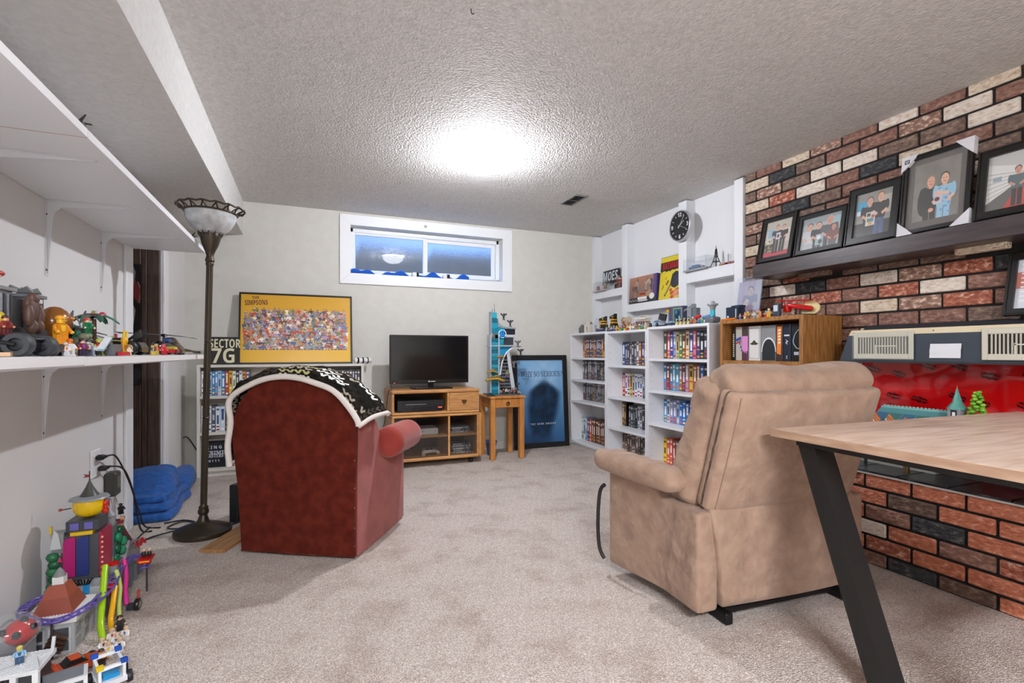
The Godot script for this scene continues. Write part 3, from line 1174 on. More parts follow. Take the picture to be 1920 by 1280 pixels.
func floor_lamp() -> void:
	var t := thing("floor_lamp", "bronze torchiere floor lamp with a frosted glass bowl beside the red armchair", "lamp", Vector3(-0.553, 0, -3.335))
	t.rotation.z = -0.022
	var br := mat("4b4237", 0.42, 0.75)
	var b := MB.new()
	b.lathe(PackedVector2Array([Vector2(0, 0), Vector2(0.145, 0), Vector2(0.148, 0.012), Vector2(0.146, 0.026), Vector2(0.135, 0.031), Vector2(0.118, 0.033), Vector2(0.108, 0.042), Vector2(0.075, 0.053), Vector2(0.045, 0.060), Vector2(0.030, 0.075), Vector2(0.023, 0.098), Vector2(0.020, 0.11)]), 40)
	put(b, "base", br, t)
	var k := MB.new()
	k.lathe(PackedVector2Array([Vector2(0.019, 0.108), Vector2(0.027, 0.116), Vector2(0.029, 0.13), Vector2(0.024, 0.142), Vector2(0.026, 0.152), Vector2(0.018, 0.162), Vector2(0.0165, 0.17)]), 24)
	put(k, "collar", br, t)
	for q in [[0.165, 0.66], [0.668, 1.10], [1.108, 1.545]]:
		var p := MB.new()
		p.cyl(Vector3(0, q[0], 0), Vector3(0, q[1], 0), 0.0155, 0.0155, 16)
		for i in 8:
			var a := TAU * i / 8
			p.cyl(Vector3(cos(a) * 0.015, q[0] + 0.005, sin(a) * 0.015), Vector3(cos(a) * 0.015, q[1] - 0.005, sin(a) * 0.015), 0.003, 0.003, 6, false)
		put(p, "pole", br, t)
	for y in [0.664, 1.104]:
		var r := MB.new()
		r.lathe(PackedVector2Array([Vector2(0.017, -0.005), Vector2(0.02, 0), Vector2(0.017, 0.005)]), 20, Vector3(0, y, 0))
		put(r, "joint_ring", br, t)
	var c := MB.new()
	c.lathe(PackedVector2Array([Vector2(0.017, 1.54), Vector2(0.022, 1.552), Vector2(0.019, 1.562), Vector2(0.025, 1.572), Vector2(0.022, 1.585), Vector2(0.018, 1.60), Vector2(0.026, 1.625), Vector2(0.043, 1.665), Vector2(0.052, 1.70), Vector2(0.056, 1.715), Vector2(0.055, 1.725), Vector2(0.03, 1.728)]), 28)
	put(c, "socket_cup", br, t)
	for i in 12:
		var a := TAU * i / 12
		var lf := MB.new()
		lf.cyl(Vector3(cos(a) * 0.055, 1.715, sin(a) * 0.055), Vector3(cos(a) * 0.066, 1.738, sin(a) * 0.066), 0.006, 0.002, 6)
		put(lf, "leaf_prong", br, t)
	var gm := tri_mat(ntex(256, noise(0.02, FastNoiseLite.TYPE_SIMPLEX_SMOOTH, 4, 51), ramp([[0.0, "9ea1a2"], [0.5, "c3c5c5"], [1.0, "e4e4e2"]])), Vector3(4, 4, 4), 0.28, false)
	gm.backlight_enabled = true
	gm.backlight = Color(0.5, 0.5, 0.5)
	gm.clearcoat_enabled = true
	gm.clearcoat = 0.4
	var g := MB.new()
	var pr := PackedVector2Array()
	for i in 11:
		var a := lerpf(0.38, PI / 2 * 0.98, i / 10.0)
		pr.append(Vector2(0.132 * sin(a), 1.852 - 0.135 * cos(a)))
	g.lathe(pr, 40)
	var inner := PackedVector2Array()
	for i in 11:
		inner.append(Vector2(pr[10 - i].x - 0.004, pr[10 - i].y + 0.002))
	g.lathe(inner, 40)
	put(g, "glass_bowl", gm, t)
	# pierced rim
	var rm := MB.new()
	var rings := []
	for q in [[0.135, 1.848], [0.172, 1.876]]:
		var pts := PackedVector3Array()
		for i in 48:
			var a := TAU * i / 48
			var y: float = q[1] + (0.004 * sin(a * 16) if q[0] > 0.15 else 0.0)
			pts.append(Vector3(cos(a) * q[0], y, sin(a) * q[0]))
		rm.tube(pts, 0.0055, 6, true)
	put(rm, "rim", br, t)
	for i in 32:
		var a0 := TAU * i / 32
		var a1 := TAU * (i + (0.62 if i % 2 == 0 else -0.62)) / 32
		var f := MB.new()
		f.tube(spline([Vector3(cos(a0) * 0.136, 1.85, sin(a0) * 0.136), Vector3(cos((a0 + a1) / 2) * 0.152 , 1.866, sin((a0 + a1) / 2) * 0.152), Vector3(cos(a1) * 0.171, 1.876, sin(a1) * 0.171)], 3), 0.0042, 5)
		put(f, "rim_scroll", br, t)


# an upright disc case: spine in local x and y facing +z, depth towards -z, base at the origin
func disc_mesh(th: float, h: float, d: float, cols: Array, sd: int) -> ArrayMesh:
	var r := RandomNumberGenerator.new()
	r.seed = sd
	var m := MB.new(cols[0])
	m.box(Vector3(0, h / 2, -d / 2), Vector3(th - 0.0006, h, d), minf(0.0015, th * 0.1))
	var s := 0.0006
	# a printed sleeve with a band, a title block and a maker's mark
	m.c(cols[1])
	m.box(Vector3(0, h * 0.5, 0), Vector3(th * 0.8, h * 0.94, s))
	m.c(cols[2])
	var y := r.randf_range(0.45, 0.66)
	m.box(Vector3(0, h * y, s), Vector3(th * 0.46, h * r.randf_range(0.2, 0.4), s))
	m.c(cols[3])
	m.box(Vector3(0, h * r.randf_range(0.06, 0.14), s), Vector3(th * 0.62, h * 0.07, s))
	m.c(cols[2])
	m.box(Vector3(0, h * r.randf_range(0.84, 0.9), s), Vector3(th * 0.6, h * r.randf_range(0.05, 0.09), s))
	m.c(cols[3])
	m.box(Vector3(0, h * (y - 0.28), s), Vector3(th * 0.7, h * 0.05, s))
	return m.st.commit()


func hue_word(hex: String) -> String:
	var c := Color(hex)
	if c.s < 0.22:
		return "black" if c.v < 0.28 else ("dark grey" if c.v < 0.42 else ("grey" if c.v < 0.68 else ("pale grey" if c.v < 0.82 else "white")))
	var hh := c.h * 360.0
	var w := "red"
	if hh > 15 and hh <= 42: w = "brown" if c.v < 0.62 else "orange"
	elif hh > 42 and hh <= 68: w = "yellow" if c.v > 0.55 else "olive"
	elif hh > 68 and hh <= 165: w = "green"
	elif hh > 165 and hh <= 192: w = "teal"
	elif hh > 192 and hh <= 250: w = "blue"
	elif hh > 250 and hh <= 290: w = "purple"
	elif hh > 290 and hh <= 345: w = "pink" if c.v > 0.6 else "plum"
	return ("dark " if c.v < 0.38 and w != "brown" and w != "olive" and w != "plum" else "") + w


# a row of cases along a line; o is the front bottom corner of the first case, step the direction they follow
func disc_row(o: Vector3, yaw: float, length: float, n: int, h: float, d: float, pal: Array, where: String, kind := "disc case", cat := "disc case", sd := 1, jitter := 0.0) -> void:
	var r := RandomNumberGenerator.new()
	r.seed = sd
	var b := Basis(Vector3.UP, yaw)
	var ws := []
	var tot := 0.0
	for i in n:
		var w := r.randf_range(0.85, 1.15)
		ws.append(w)
		tot += w
	var x := 0.0
	for i in n:
		var th: float = ws[i] / tot * length
		var cols: Array = pal[r.randi() % pal.size()]
		if pal.size() == n:
			cols = pal[i]
		var hh := h * (1.0 - r.randf() * jitter)
		var me := MeshInstance3D.new()
		me.mesh = disc_mesh(th, hh, d, cols, sd * 100 + i)
		me.material_override = vmat(0.3)
		me.transform = Transform3D(b, o + b * Vector3(x + th / 2, 0, -r.randf() * 0.006 - 0.001))
		me.name = numbered(kind.replace(" ", "_"))
		add_child(me)
		tag(me, "%s %s, %s from left %s" % [hue_word(cols[1]), kind, nth(i), where], cat, "cases " + where)
		x += th


func pal_of(list: String) -> Array:
	# four colours a case: body, sleeve, title, mark
	var out := []
	for s in list.split(" "):
		var f := s.split(",")
		out.append([f[0], f[1], f[2], f[3]])
	return out


# an open bookcase seen from its front, front in local +z, origin at the middle of its floor line
func bookcase(called: String, label: String, p: Vector3, turn: float, w: float, h: float, d: float, ys: Array, t: float, mt: Material, kick: float, holes := true) -> Node3D:
	var o := thing(called, label, "bookcase", p, turn)
	for s in [-1, 1]:
		var m := MB.new()
		m.box(Vector3(s * (w / 2 - t / 2), h / 2, -d / 2), Vector3(t, h, d), 0.001)
		var sp := put(m, "side_panel", mt, o)
		if holes:
			var hm := MB.new("6d6b69")
			for k in 16:
				var y := h * 0.1 + k * h * 0.052
				for z in [-0.035]:
					hm.cyl(Vector3(s * (w / 2 - t) , y, z), Vector3(s * (w / 2 - t - 0.0006), y, z), 0.0032, -1, 6)
			var ho := put(hm, "peg_holes", vmat(0.8), sp)
			ho.set_meta("kind", "stuff")
	var tp := MB.new()
	tp.box(Vector3(0, h - t / 2, -d / 2), Vector3(w - 2 * t, t, d), 0.001)
	put(tp, "top_panel", mt, o)
	for y in ys:
		var sh := MB.new()
		sh.box(Vector3(0, y - t / 2, -d / 2 - 0.001), Vector3(w - 2 * t - 0.001, t, d - 0.006), 0.001)
		put(sh, "shelf_board", mt, o)
	var bk := MB.new()
	bk.box(Vector3(0, h / 2, -d + 0.003), Vector3(w - 2 * t, h - 0.02, 0.005))
	put(bk, "back_panel", mt, o)
	var ki := MB.new()
	ki.box(Vector3(0, kick / 2, -0.03), Vector3(w - 2 * t, kick, 0.016))
	put(ki, "kick_board", mt, o)
	return o


func low_bookcase() -> void:
	var mt := mat("dcd8cf", 0.5)
	bookcase("low_bookcase", "cream three shelf bookcase behind the red armchair under the yellow poster", Vector3(-0.176, 0, -4.82), 0, 1.337, 0.938, 0.235, [0.675, 0.37, 0.065], 0.022, mt, 0.045, false)
	var rows := [
		[0.6755, 0.232, "00s", "on the low cream bookcase's top left shelf", pal_of("e8eaee,f2f4f8,8a8fa0,4a4f60 e8eaee,f2f4f8,8a8fa0,4a4f60 7a9cc0,bcd4ea,3b6aa0,20344f 4b7fb0,3f8ac4,e0f0ff,f0e060 5d8fb8,6aa8d8,f4f8ff,d04030 cfd6da,a8c8e0,3060a0,e0e0e0 2c6ca8,2f83c8,f0f4f8,ffd040 8a2a22,c04a30,ffe0a0,f0f0f0 c0a030,d8b838,803020,f8f0d0 d8d8d0,f0f0ea,70a040,304080 26282c,34363c,d8d8d8,b03030 d8dce0,e8ecf0,5060a0,c03030 b0701f,d89030,402010,ffe8b0 4a3f58,6a5a80,f0e0f0,c0a0c0")],
		[0.3705, 0.238, "01s", "on the low cream bookcase's middle shelf", pal_of("e0e2e6,eceef2,9096a8,50545f e0e2e6,eceef2,9096a8,50545f 3a4250,566070,c8ccd4,e8e8e8 d0d8e0,dfe8f0,406080,a03020 b8c4d0,cfdbe6,305080,f0f0f0 2f2d22,3c3a2c,a09060,d8c890 6a2a1e,7c3626,d8b080,f0d8b0 302a26,3a332e,c0a070,e0d0b0")],
		[0.0655, 0.205, "02s", "on the low cream bookcase's bottom shelf", pal_of("b8c8dc,a8c0dc,3a5070,ffffff 6a2e24,7c3a2e,e0c8a0,f0f0f0 d0c8bc,ded6ca,5a3020,303030 dcdcd8,eae8e4,404040,903020 a86030,c07838,f8e0c0,402010 2a2a2c,3a3a3e,d0d0d0,a0a0a0 4a3a30,5c4a3e,e0d0c0,c0a080")],
	]
	disc_row(Vector3(-0.818, rows[0][0], -4.86), 0, 0.36, 14, 0.215, 0.13, rows[0][4], rows[0][3], "disc case", "disc case", 11, 0.04)
	disc_row(Vector3(-0.818, rows[1][0], -4.86), 0, 0.27, 8, 0.225, 0.13, rows[1][4], rows[1][3], "book", "book", 12, 0.06)
	# a boxed set lettered on its face, then books
	var bx := thing("boxed_set", "black boxed set with white lettering on the bottom shelf of the low cream bookcase", "boxed set", Vector3(-0.727, 0.0655, -4.885))
	var m := MB.new()
	m.box(Vector3(0, 0.106, -0.05), Vector3(0.165, 0.212, 0.1), 0.002)
	put(m, "box", mat("15171c", 0.4), bx)
	var lt := mat("d8dde4", 0.5)
	words("K I N G", 0.026, 0.002, lt, bx, at(Vector3(0, 0.17, 0.001)))
	words("CRIME", 0.03, 0.002, lt, bx, at(Vector3(0.01, 0.125, 0.001)), "lettering", "Droid Serif")
	words("MASTERS", 0.028, 0.002, lt, bx, at(Vector3(0, 0.098, 0.001)), "lettering", "Droid Serif", true, 0.75)
	words("0 1 1 1", 0.02, 0.002, lt, bx, at(Vector3(0, 0.055, 0.001)))
	disc_row(Vector3(-0.642, 0.0655, -4.87), 0, 0.23, 7, 0.205, 0.13, rows[2][4], rows[2][3], "book", "book", 13, 0.1)
	var dk := pal_of("2a2a2c,3c3c40,d8d8d8,b0b0b0 26262a,323238,c8c8d0,a03030 38383a,4a4a4e,e8e8e8,c0c0c0 2e2c2c,403c3a,d0c8c0,e0e0e0 3c3a40,525058,f0f0f0,909090")
	disc_row(Vector3(-0.02, 0.6755, -4.86), 0, 0.485, 20, 0.213, 0.13, dk, "on the low cream bookcase's top right shelf", "disc case", "disc case", 14, 0.02)
	# what stands on it
	var sg := thing("lettered_sign", "black sign lettered SECTOR 7G on the low cream bookcase", "sign", Vector3(-0.647, 0.9395, -4.872), 0)
	sg.rotation.x = -0.1
	m = MB.new()
	m.box(Vector3(0, 0.118, 0), Vector3(0.222, 0.236, 0.012), 0.001)
	put(m, "board", mat("161513", 0.5), sg)
	var cm := mat("e2dcb8", 0.6)
	words("SECTOR", 0.074, 0.002, cm, sg, at(Vector3(0, 0.178, 0.0066)), "lettering", "Droid Sans", true, 0.64)
	words("7G", 0.125, 0.002, cm, sg, at(Vector3(-0.008, 0.072, 0.0066)), "lettering", "Droid Sans", true, 0.86)
	crowd_poster()
	var rl := thing("rolled_towel", "rolled black and white patterned cloth on the end of the low cream bookcase", "cloth", Vector3(0.495, 0.9385, -4.93))
	m = MB.new("e6e6e4")
	m.x = at(Vector3(0, 0.028, 0), 0.3)
	var rows2 := []
	for i in 15:
		var row := PackedVector3Array()
		for j in 14:
			var a := TAU * j / 14
			var rr := 0.027 * (1.0 + 0.12 * sin(i * 1.7 + j)) * (0.5 if i == 0 or i == 14 else 1.0)
			row.append(Vector3(cos(a) * rr * 0.9, 0, -sin(a) * rr).rotated(Vector3.RIGHT, 0.0) + Vector3(0, -0.085 + i * 0.0122, 0))
		rows2.append(row)
	m.x = m.x * Transform3D(Basis(Vector3.BACK, PI / 2), Vector3.ZERO)
	m.surf(rows2, true)
	put(m, "cloth_roll", vmat(0.9), rl)
	for i in 3:
		m = MB.new("1c1c1e")
		m.x = at(Vector3(0, 0.028, 0), 0.3)
		m.cyl(Vector3(-0.062 + i * 0.05, 0, 0), Vector3(-0.046 + i * 0.05 - i * 0.004, 0, 0), 0.0295 + 0.001 * i, -1, 14)
		put(m, "black_stripe", vmat(0.9), rl)


func crowd_poster() -> void:
	var t := thing("crowd_poster", "framed yellow cartoon crowd poster leaning on the wall over the low bookcase", "poster", Vector3(-0.076, 0.945, -4.92))
	t.rotation.x = -0.14
	var p := Pic.new(1024, 672, "e2ad2e")
	p.grad("dba62f", "e9b21c")
	var r := RandomNumberGenerator.new()
	r.seed = 12
	var sk := ["e3b48f", "d9a27c", "b97f5b", "8a5a3f", "edc6a5", "c89368"]
	var cl := ["f2f0ea", "7a8fb8", "39568f", "a8463f", "6b7f55", "8c7a9c", "c9a0a8", "3d3a44", "b9c4cf", "d2763a", "5c8f9a", "e5d9b0", "6e3b3f", "9aa37a", "4a6fae", "c74a3c", "8d8a86", "b78fb5"]
	var hr := ["2b2422", "54402f", "8a6a3c", "4a3f4c", "6b6660", "a24a2c", "33405a"]
	for row in 11:
		var y := 138.0 + row * 35.0
		var n := 34
		for i in n:
			var x := 40.0 + i * 28.6 + r.randf_range(-9, 9) + (14 if row % 2 else 0)
			if x > 985 or (row == 0 and x < 90): continue
			var k := r.randf_range(6.2, 8.6)
			var yy := y + r.randf_range(-10, 10)
			var s: String = cl[r.randi() % cl.size()]
			p.person(x, yy, k, sk[r.randi() % sk.size()], hr[r.randi() % hr.size()], s, cl[r.randi() % cl.size()], 545)
	p.rect(0, 545, 1024, 672, "eab41c")
	for i in 30:
		p.ell(40 + i * 32, 543, 12, 4, "3a3026")
	var bk := MB.new()
	bk.box(Vector3(0, 0.316, -0.004), Vector3(0.94, 0.628, 0.006))
	put(bk, "backing_board", mat("3a332c", 0.8), t)
	var q := MB.new()
	q.quad(Vector3(-0.465, 0.006, 0.0005), Vector3(0.465, 0.006, 0.0005), Vector3(0.465, 0.626, 0.0005), Vector3(-0.465, 0.626, 0.0005))
	put(q, "print", pic_mat(p.tex(), 0.3), t)
	for s in [-1, 1]:
		var m := MB.new()
		m.box(Vector3(s * 0.469, 0.316, 0.002), Vector3(0.014, 0.644, 0.02), 0.002)
		put(m, "frame_rail", mat("14120f", 0.35), t)
		m = MB.new()
		m.box(Vector3(0, 0.316 + s * 0.315, 0.002), Vector3(0.924, 0.014, 0.02), 0.002)
		put(m, "frame_rail", mat("14120f", 0.35), t)
	var lm := mat("55201a", 0.5)
	words("THE", 0.024, 0.001, lm, t, at(Vector3(-0.345, 0.594, 0.0012), 0, 0, 0.08), "lettering", "Droid Sans", true, 1.0)
	words("SIMPSONS", 0.044, 0.001, lm, t, at(Vector3(-0.340, 0.548, 0.0012), 0, 0, 0.06), "lettering", "Droid Sans", true, 0.62)


func tall_bookcases() -> void:
	var mt := mat("e4e5e8", 0.42)
	var yaw := -PI / 2
	# local x runs away from the back wall, towards the viewer; the front faces -X
	var c1 := [-5.05, -4.305]
	var c2 := [-4.30, -3.652]
	var c3 := [-3.648, -2.905]
	var specs := [
		[c1, 1.258, [0.985, 0.737, 0.499, 0.045], "white open bookcase in the corner, farthest of the three on the right wall"],
		[c2, 1.252, [0.916, 0.601, 0.299, 0.045], "white open bookcase, middle of the three on the right wall"],
		[c3, 1.266, [0.988, 0.709, 0.421, 0.050], "white open bookcase beside the oak shelf unit, nearest of the three"]]
	for s in specs:
		var w: float = s[0][1] - s[0][0]
		bookcase("white_bookcase", s[3], Vector3(2.80, 0, (s[0][0] + s[0][1]) / 2), yaw, w, s[1], 0.285, s[2], 0.022, mt, 0.05)
	var warm := pal_of("5a3a3c,8a5a58,e8c8a0,d8a060 4a3a44,6a4a5c,f0d8b0,e0b050 7a4a30,a86a4a,f8e0c0,f0c060 2c3a5c,3c5488,e8eef8,e0c060 8a6a50,b89068,503028,f0d080 22304a,2c4c7c,d8e4f4,c04030 6a2c34,8c4048,f8e8d8,e8b040 3a4a54,5a7484,f0f4f4,d0a040")
	var grey := pal_of("3a3a3e,56565c,c8c8cc,a0a0a8 2c2c30,44444a,d8d8dc,7a3a3a 4a4846,68645f,d8d0c8,b0a8a0 54545a,74747c,f0f0f4,505058 5a5040,787058,e8e0c8,a89060 303438,484e54,c0c8d0,88909c 6a6a70,8c8c94,f8f8f8,383840 2a2628,4c4044,c8b8b8,985050")
	var mix := pal_of("3c3c44,5c5c68,e0e0e8,a0a0b0 2c4478,3c5ca0,e8eef8,f0d060 7c4a24,b87838,fff0d8,402810 5a3c48,8a6a74,f0e8ec,c0a0a8 c8ccd4,e0e4ec,404860,a03030 3a3a3c,505054,d8d8d8,909098 23232a,3a3a46,c0c0d8,7070a0 7c7064,a09484,383028,e0d8cc")
	var bright := pal_of("a8acb4,c8ccd4,303440,a02828 2c2c34,4a4a58,e8e8f0,a0a0b0 d0d4dc,eceff4,3c5090,b02c2c b8bcc4,d8dce4,c03040,202830 5c6470,848c9c,f8f8fc,303848 30384c,44547c,f0f4fc,d0b050 c8a820,e0c030,503010,803018 8c2c30,b83c40,fff0f0,f0d0a0 e0e0e4,f4f4f8,486090,c0a040")
	var dark := pal_of("17181c,24262c,a8b0bc,707880 101114,1e2026,d0d4dc,505860 2a2c30,3c4046,e0e4ec,9098a4 1a1c22,2c3038,8894a4,d0d4dc 34363a,50545a,f0f0f4,202428 b8bcc4,d0d4dc,303438,606870")
	var brown := pal_of("3c302a,5a4a40,d8ccc0,a08878 2c2624,443c38,c8c0b8,887868 54463c,74645a,f0e8e0,b8a898 6a5c50,8c7c70,f8f4f0,443830 28282a,3e3e42,c0c0c4,8c8c90 785c4c,987c6c,302420,e8dcd0")
	var tall := pal_of("3a3a32,5a5c4c,e8e4d0,e0a080 a83c54,d85c74,f8f0d8,f0c060 1c2c6c,2c4ca8,f0f4fc,f8d0a0 c8ccd8,8c9cd0,f4f4f8,b03c50 a88c50,d8c080,4c3820,78a050 2c6c4c,3c8c64,f4f4e8,f0d080 6c3c30,9c5c48,f8ecd8,f0b870 b8a478,e8d8a8,5c4c30,d85c4c 2c3c8c,3c54b4,f8f8f8,e8c058 c84c5c,e87c88,f8f4f0,7c2c38 24346c,3c5494,f0e0b0,f09050 1c2024,34383e,e8ecf0,c8a860 30343c,4c5464,f4f4f8,d04048 b81c2c,e03040,f8e0d8,f0c8b0 8c4c5c,b47484,f8f0e8,e8c870 5c5c44,84845c,f0e8c0,d0a050 c86c7c,ec9ca8,fcf4f0,a83c50")
	var blue := pal_of("1c6c9c,2c94c8,f0f8fc,e85c50 6c2c34,8c3c48,f8e8d8,e05048 2c5c84,3c84b4,f8f0d8,d84c44 5c94b4,84bcd8,f8fcfc,e0584c 1c8cbc,3cacd4,fcfcf0,e06c58 8c4c44,b46c60,f8ecd8,e8c058 3c3440,5c5064,f0e0e8,c85c64 a4748c,c898ac,f8f4f0,d0585c b8903c,dcb44c,3c3420,d0443c 6c4434,946450,f8e8d0,d85848 7c3c34,a85448,f8f0e0,d04840 1c4c8c,2c6cb4,f8f8fc,d85448 2c2c34,44444e,e8e4e0,b84c44 1c5c94,2c7cbc,f4f8fc,e0c060 2c84bc,4ca4d4,fcfcf8,e8d068 1c4c84,3c74ac,f4f4fc,f0a888 7c6c9c,9c8cb8,f8f4fc,e0a0b0")
	var blu2 := pal_of("1c74b4,2c94d4,f4f8fc,f0d060 b8bcc4,d4d8e0,404858,c04038 7c88b4,9ca8d0,f4f4fc,b83c48 6c7094,8c90b4,f8f8fc,c84c50 94a4bc,b4c4d8,34446c,e0e0e8 1c64b4,2c84d8,f4fcfc,e0584c 1c5ca4,2c7cc8,fcfcf8,f0e0a0 445c94,6480b8,f4f4fc,3c4c7c 1c4c9c,3c6cbc,f4f8fc,d0d8e8 b4bcc8,d8e0e8,2c4484,9c3038 2c2c64,40408c,e8e8f8,c8c8e0 1c5cac,3c80cc,f8f8fc,e8ecf4 d4d8dc,f0f2f4,383c44,8c9098 5c2c30,803c40,f0e0d8,c8a078 241c20,3c3034,d8ccc8,a05858 4c4844,68645c,e4dcd0,a89c8c 2c2c2c,444444,d8d8d8,949494")
	var last := pal_of("d8b81c,f0d02c,503c10,b05020 c83c34,e85c50,f8f0e8,f0c8a0 c84434,e0644c,f8f4f0,fcd8b0 8c2c2c,b04444,f0e4dc,c8a0a0 584c40,7c6c5c,f0ece4,b8a890 705c50,94806f,f4f0e8,3c3028 302c2a,4a4440,d8d0c8,887c70 3c4854,5a6a78,f0f4f8,a8b4c0")
	var z1 := -5.026
	var hx := 2.955
	disc_row(Vector3(hx, 0.9855, z1), yaw, 0.695, 20, 0.213, 0.11, warm, "on the top shelf of the corner white bookcase", "disc case", "disc case", 21)
	disc_row(Vector3(hx, 0.7375, z1), yaw, 0.695, 21, 0.213, 0.11, grey, "on the second shelf of the corner white bookcase", "disc case", "disc case", 22)
	disc_row(Vector3(hx, 0.4995, z1), yaw, 0.695, 20, 0.213, 0.11, grey, "on the third shelf of the corner white bookcase", "disc case", "disc case", 23)
	disc_row(Vector3(hx - 0.02, 0.0455, z1), yaw, 0.695, 16, 0.26, 0.12, pal_of("a0a8a8,b8c0c0,e0e4e4,505858 a8b0b0,c0c8c8,586060,e8ecec 7890a8,98acc4,f0f4f8,405878 283860,384c80,e0e4f0,a0a8c0 b84020,d85830,f8e8d8,f0c0a0 503830,704c40,f0d8c0,c89050 583c30,784c3c,f0e0c8,d0a060 402c28,5c3c34,e8d0b8,b87840 684838,88604c,f0e0d0,d0a070 483430,644840,ecd8c4,c08850 543c34,745448,f0e0d0,c89868 6c4430,905c40,f8e8d8,d8a870 5c5430,7c7440,f0ecd0,a89c50 384838,4c644c,e8f0e8,90a890 30486c,446494,e8f0f8,98acc8 3c4c64,546c8c,ecf0f8,a0b0c8"), "on the bottom shelf of the corner white bookcase", "book", "book", 24, 0.04)
	var z2 := -4.276
	disc_row(Vector3(2.978, 0.9165, z2), yaw, 0.60, 15, 0.232, 0.085, mix, "on the top shelf of the middle white bookcase", "disc case", "disc case", 25)
	disc_row(Vector3(2.978, 0.6015, z2), yaw, 0.60, 15, 0.232, 0.085, bright, "on the second shelf of the middle white bookcase", "disc case", "disc case", 26)
	disc_row(Vector3(2.97, 0.2995, z2), yaw, 0.075, 2, 0.238, 0.09, pal_of("6c4a2c,a87840,f0e0c0,503418 2c2018,4a3828,c8a878,806040"), "on the third shelf of the middle white bookcase", "book", "book", 27)
	disc_row(Vector3(2.978, 0.2995, z2 + 0.1), yaw, 0.50, 13, 0.222, 0.085, dark, "on the middle white bookcase's third shelf", "disc case", "disc case", 28, 0.05)
	disc_row(Vector3(2.978, 0.0455, z2), yaw, 0.60, 16, 0.20, 0.085, brown, "on the bottom shelf of the middle white bookcase", "disc case", "disc case", 29, 0.03)
	var z3 := -3.624
	disc_row(Vector3(2.962, 0.9885, z3 + 0.005), yaw, 0.685, 17, 0.236, 0.10, tall, "on the top shelf of the nearest white bookcase", "tape case", "tape case", 30, 0.03)
	disc_row(Vector3(2.962, 0.7095, z3), yaw, 0.69, 17, 0.236, 0.10, blue, "on the second shelf of the nearest white bookcase", "tape case", "tape case", 31, 0.02)
	disc_row(Vector3(2.962, 0.4215, z3), yaw, 0.69, 17, 0.212, 0.10, blu2, "on the third shelf of the nearest white bookcase", "disc case", "disc case", 32, 0.12)
	disc_row(Vector3(2.962, 0.0505, z3), yaw, 0.30, 8, 0.236, 0.10, last, "on the bottom shelf of the nearest white bookcase", "book", "book", 33, 0.05)


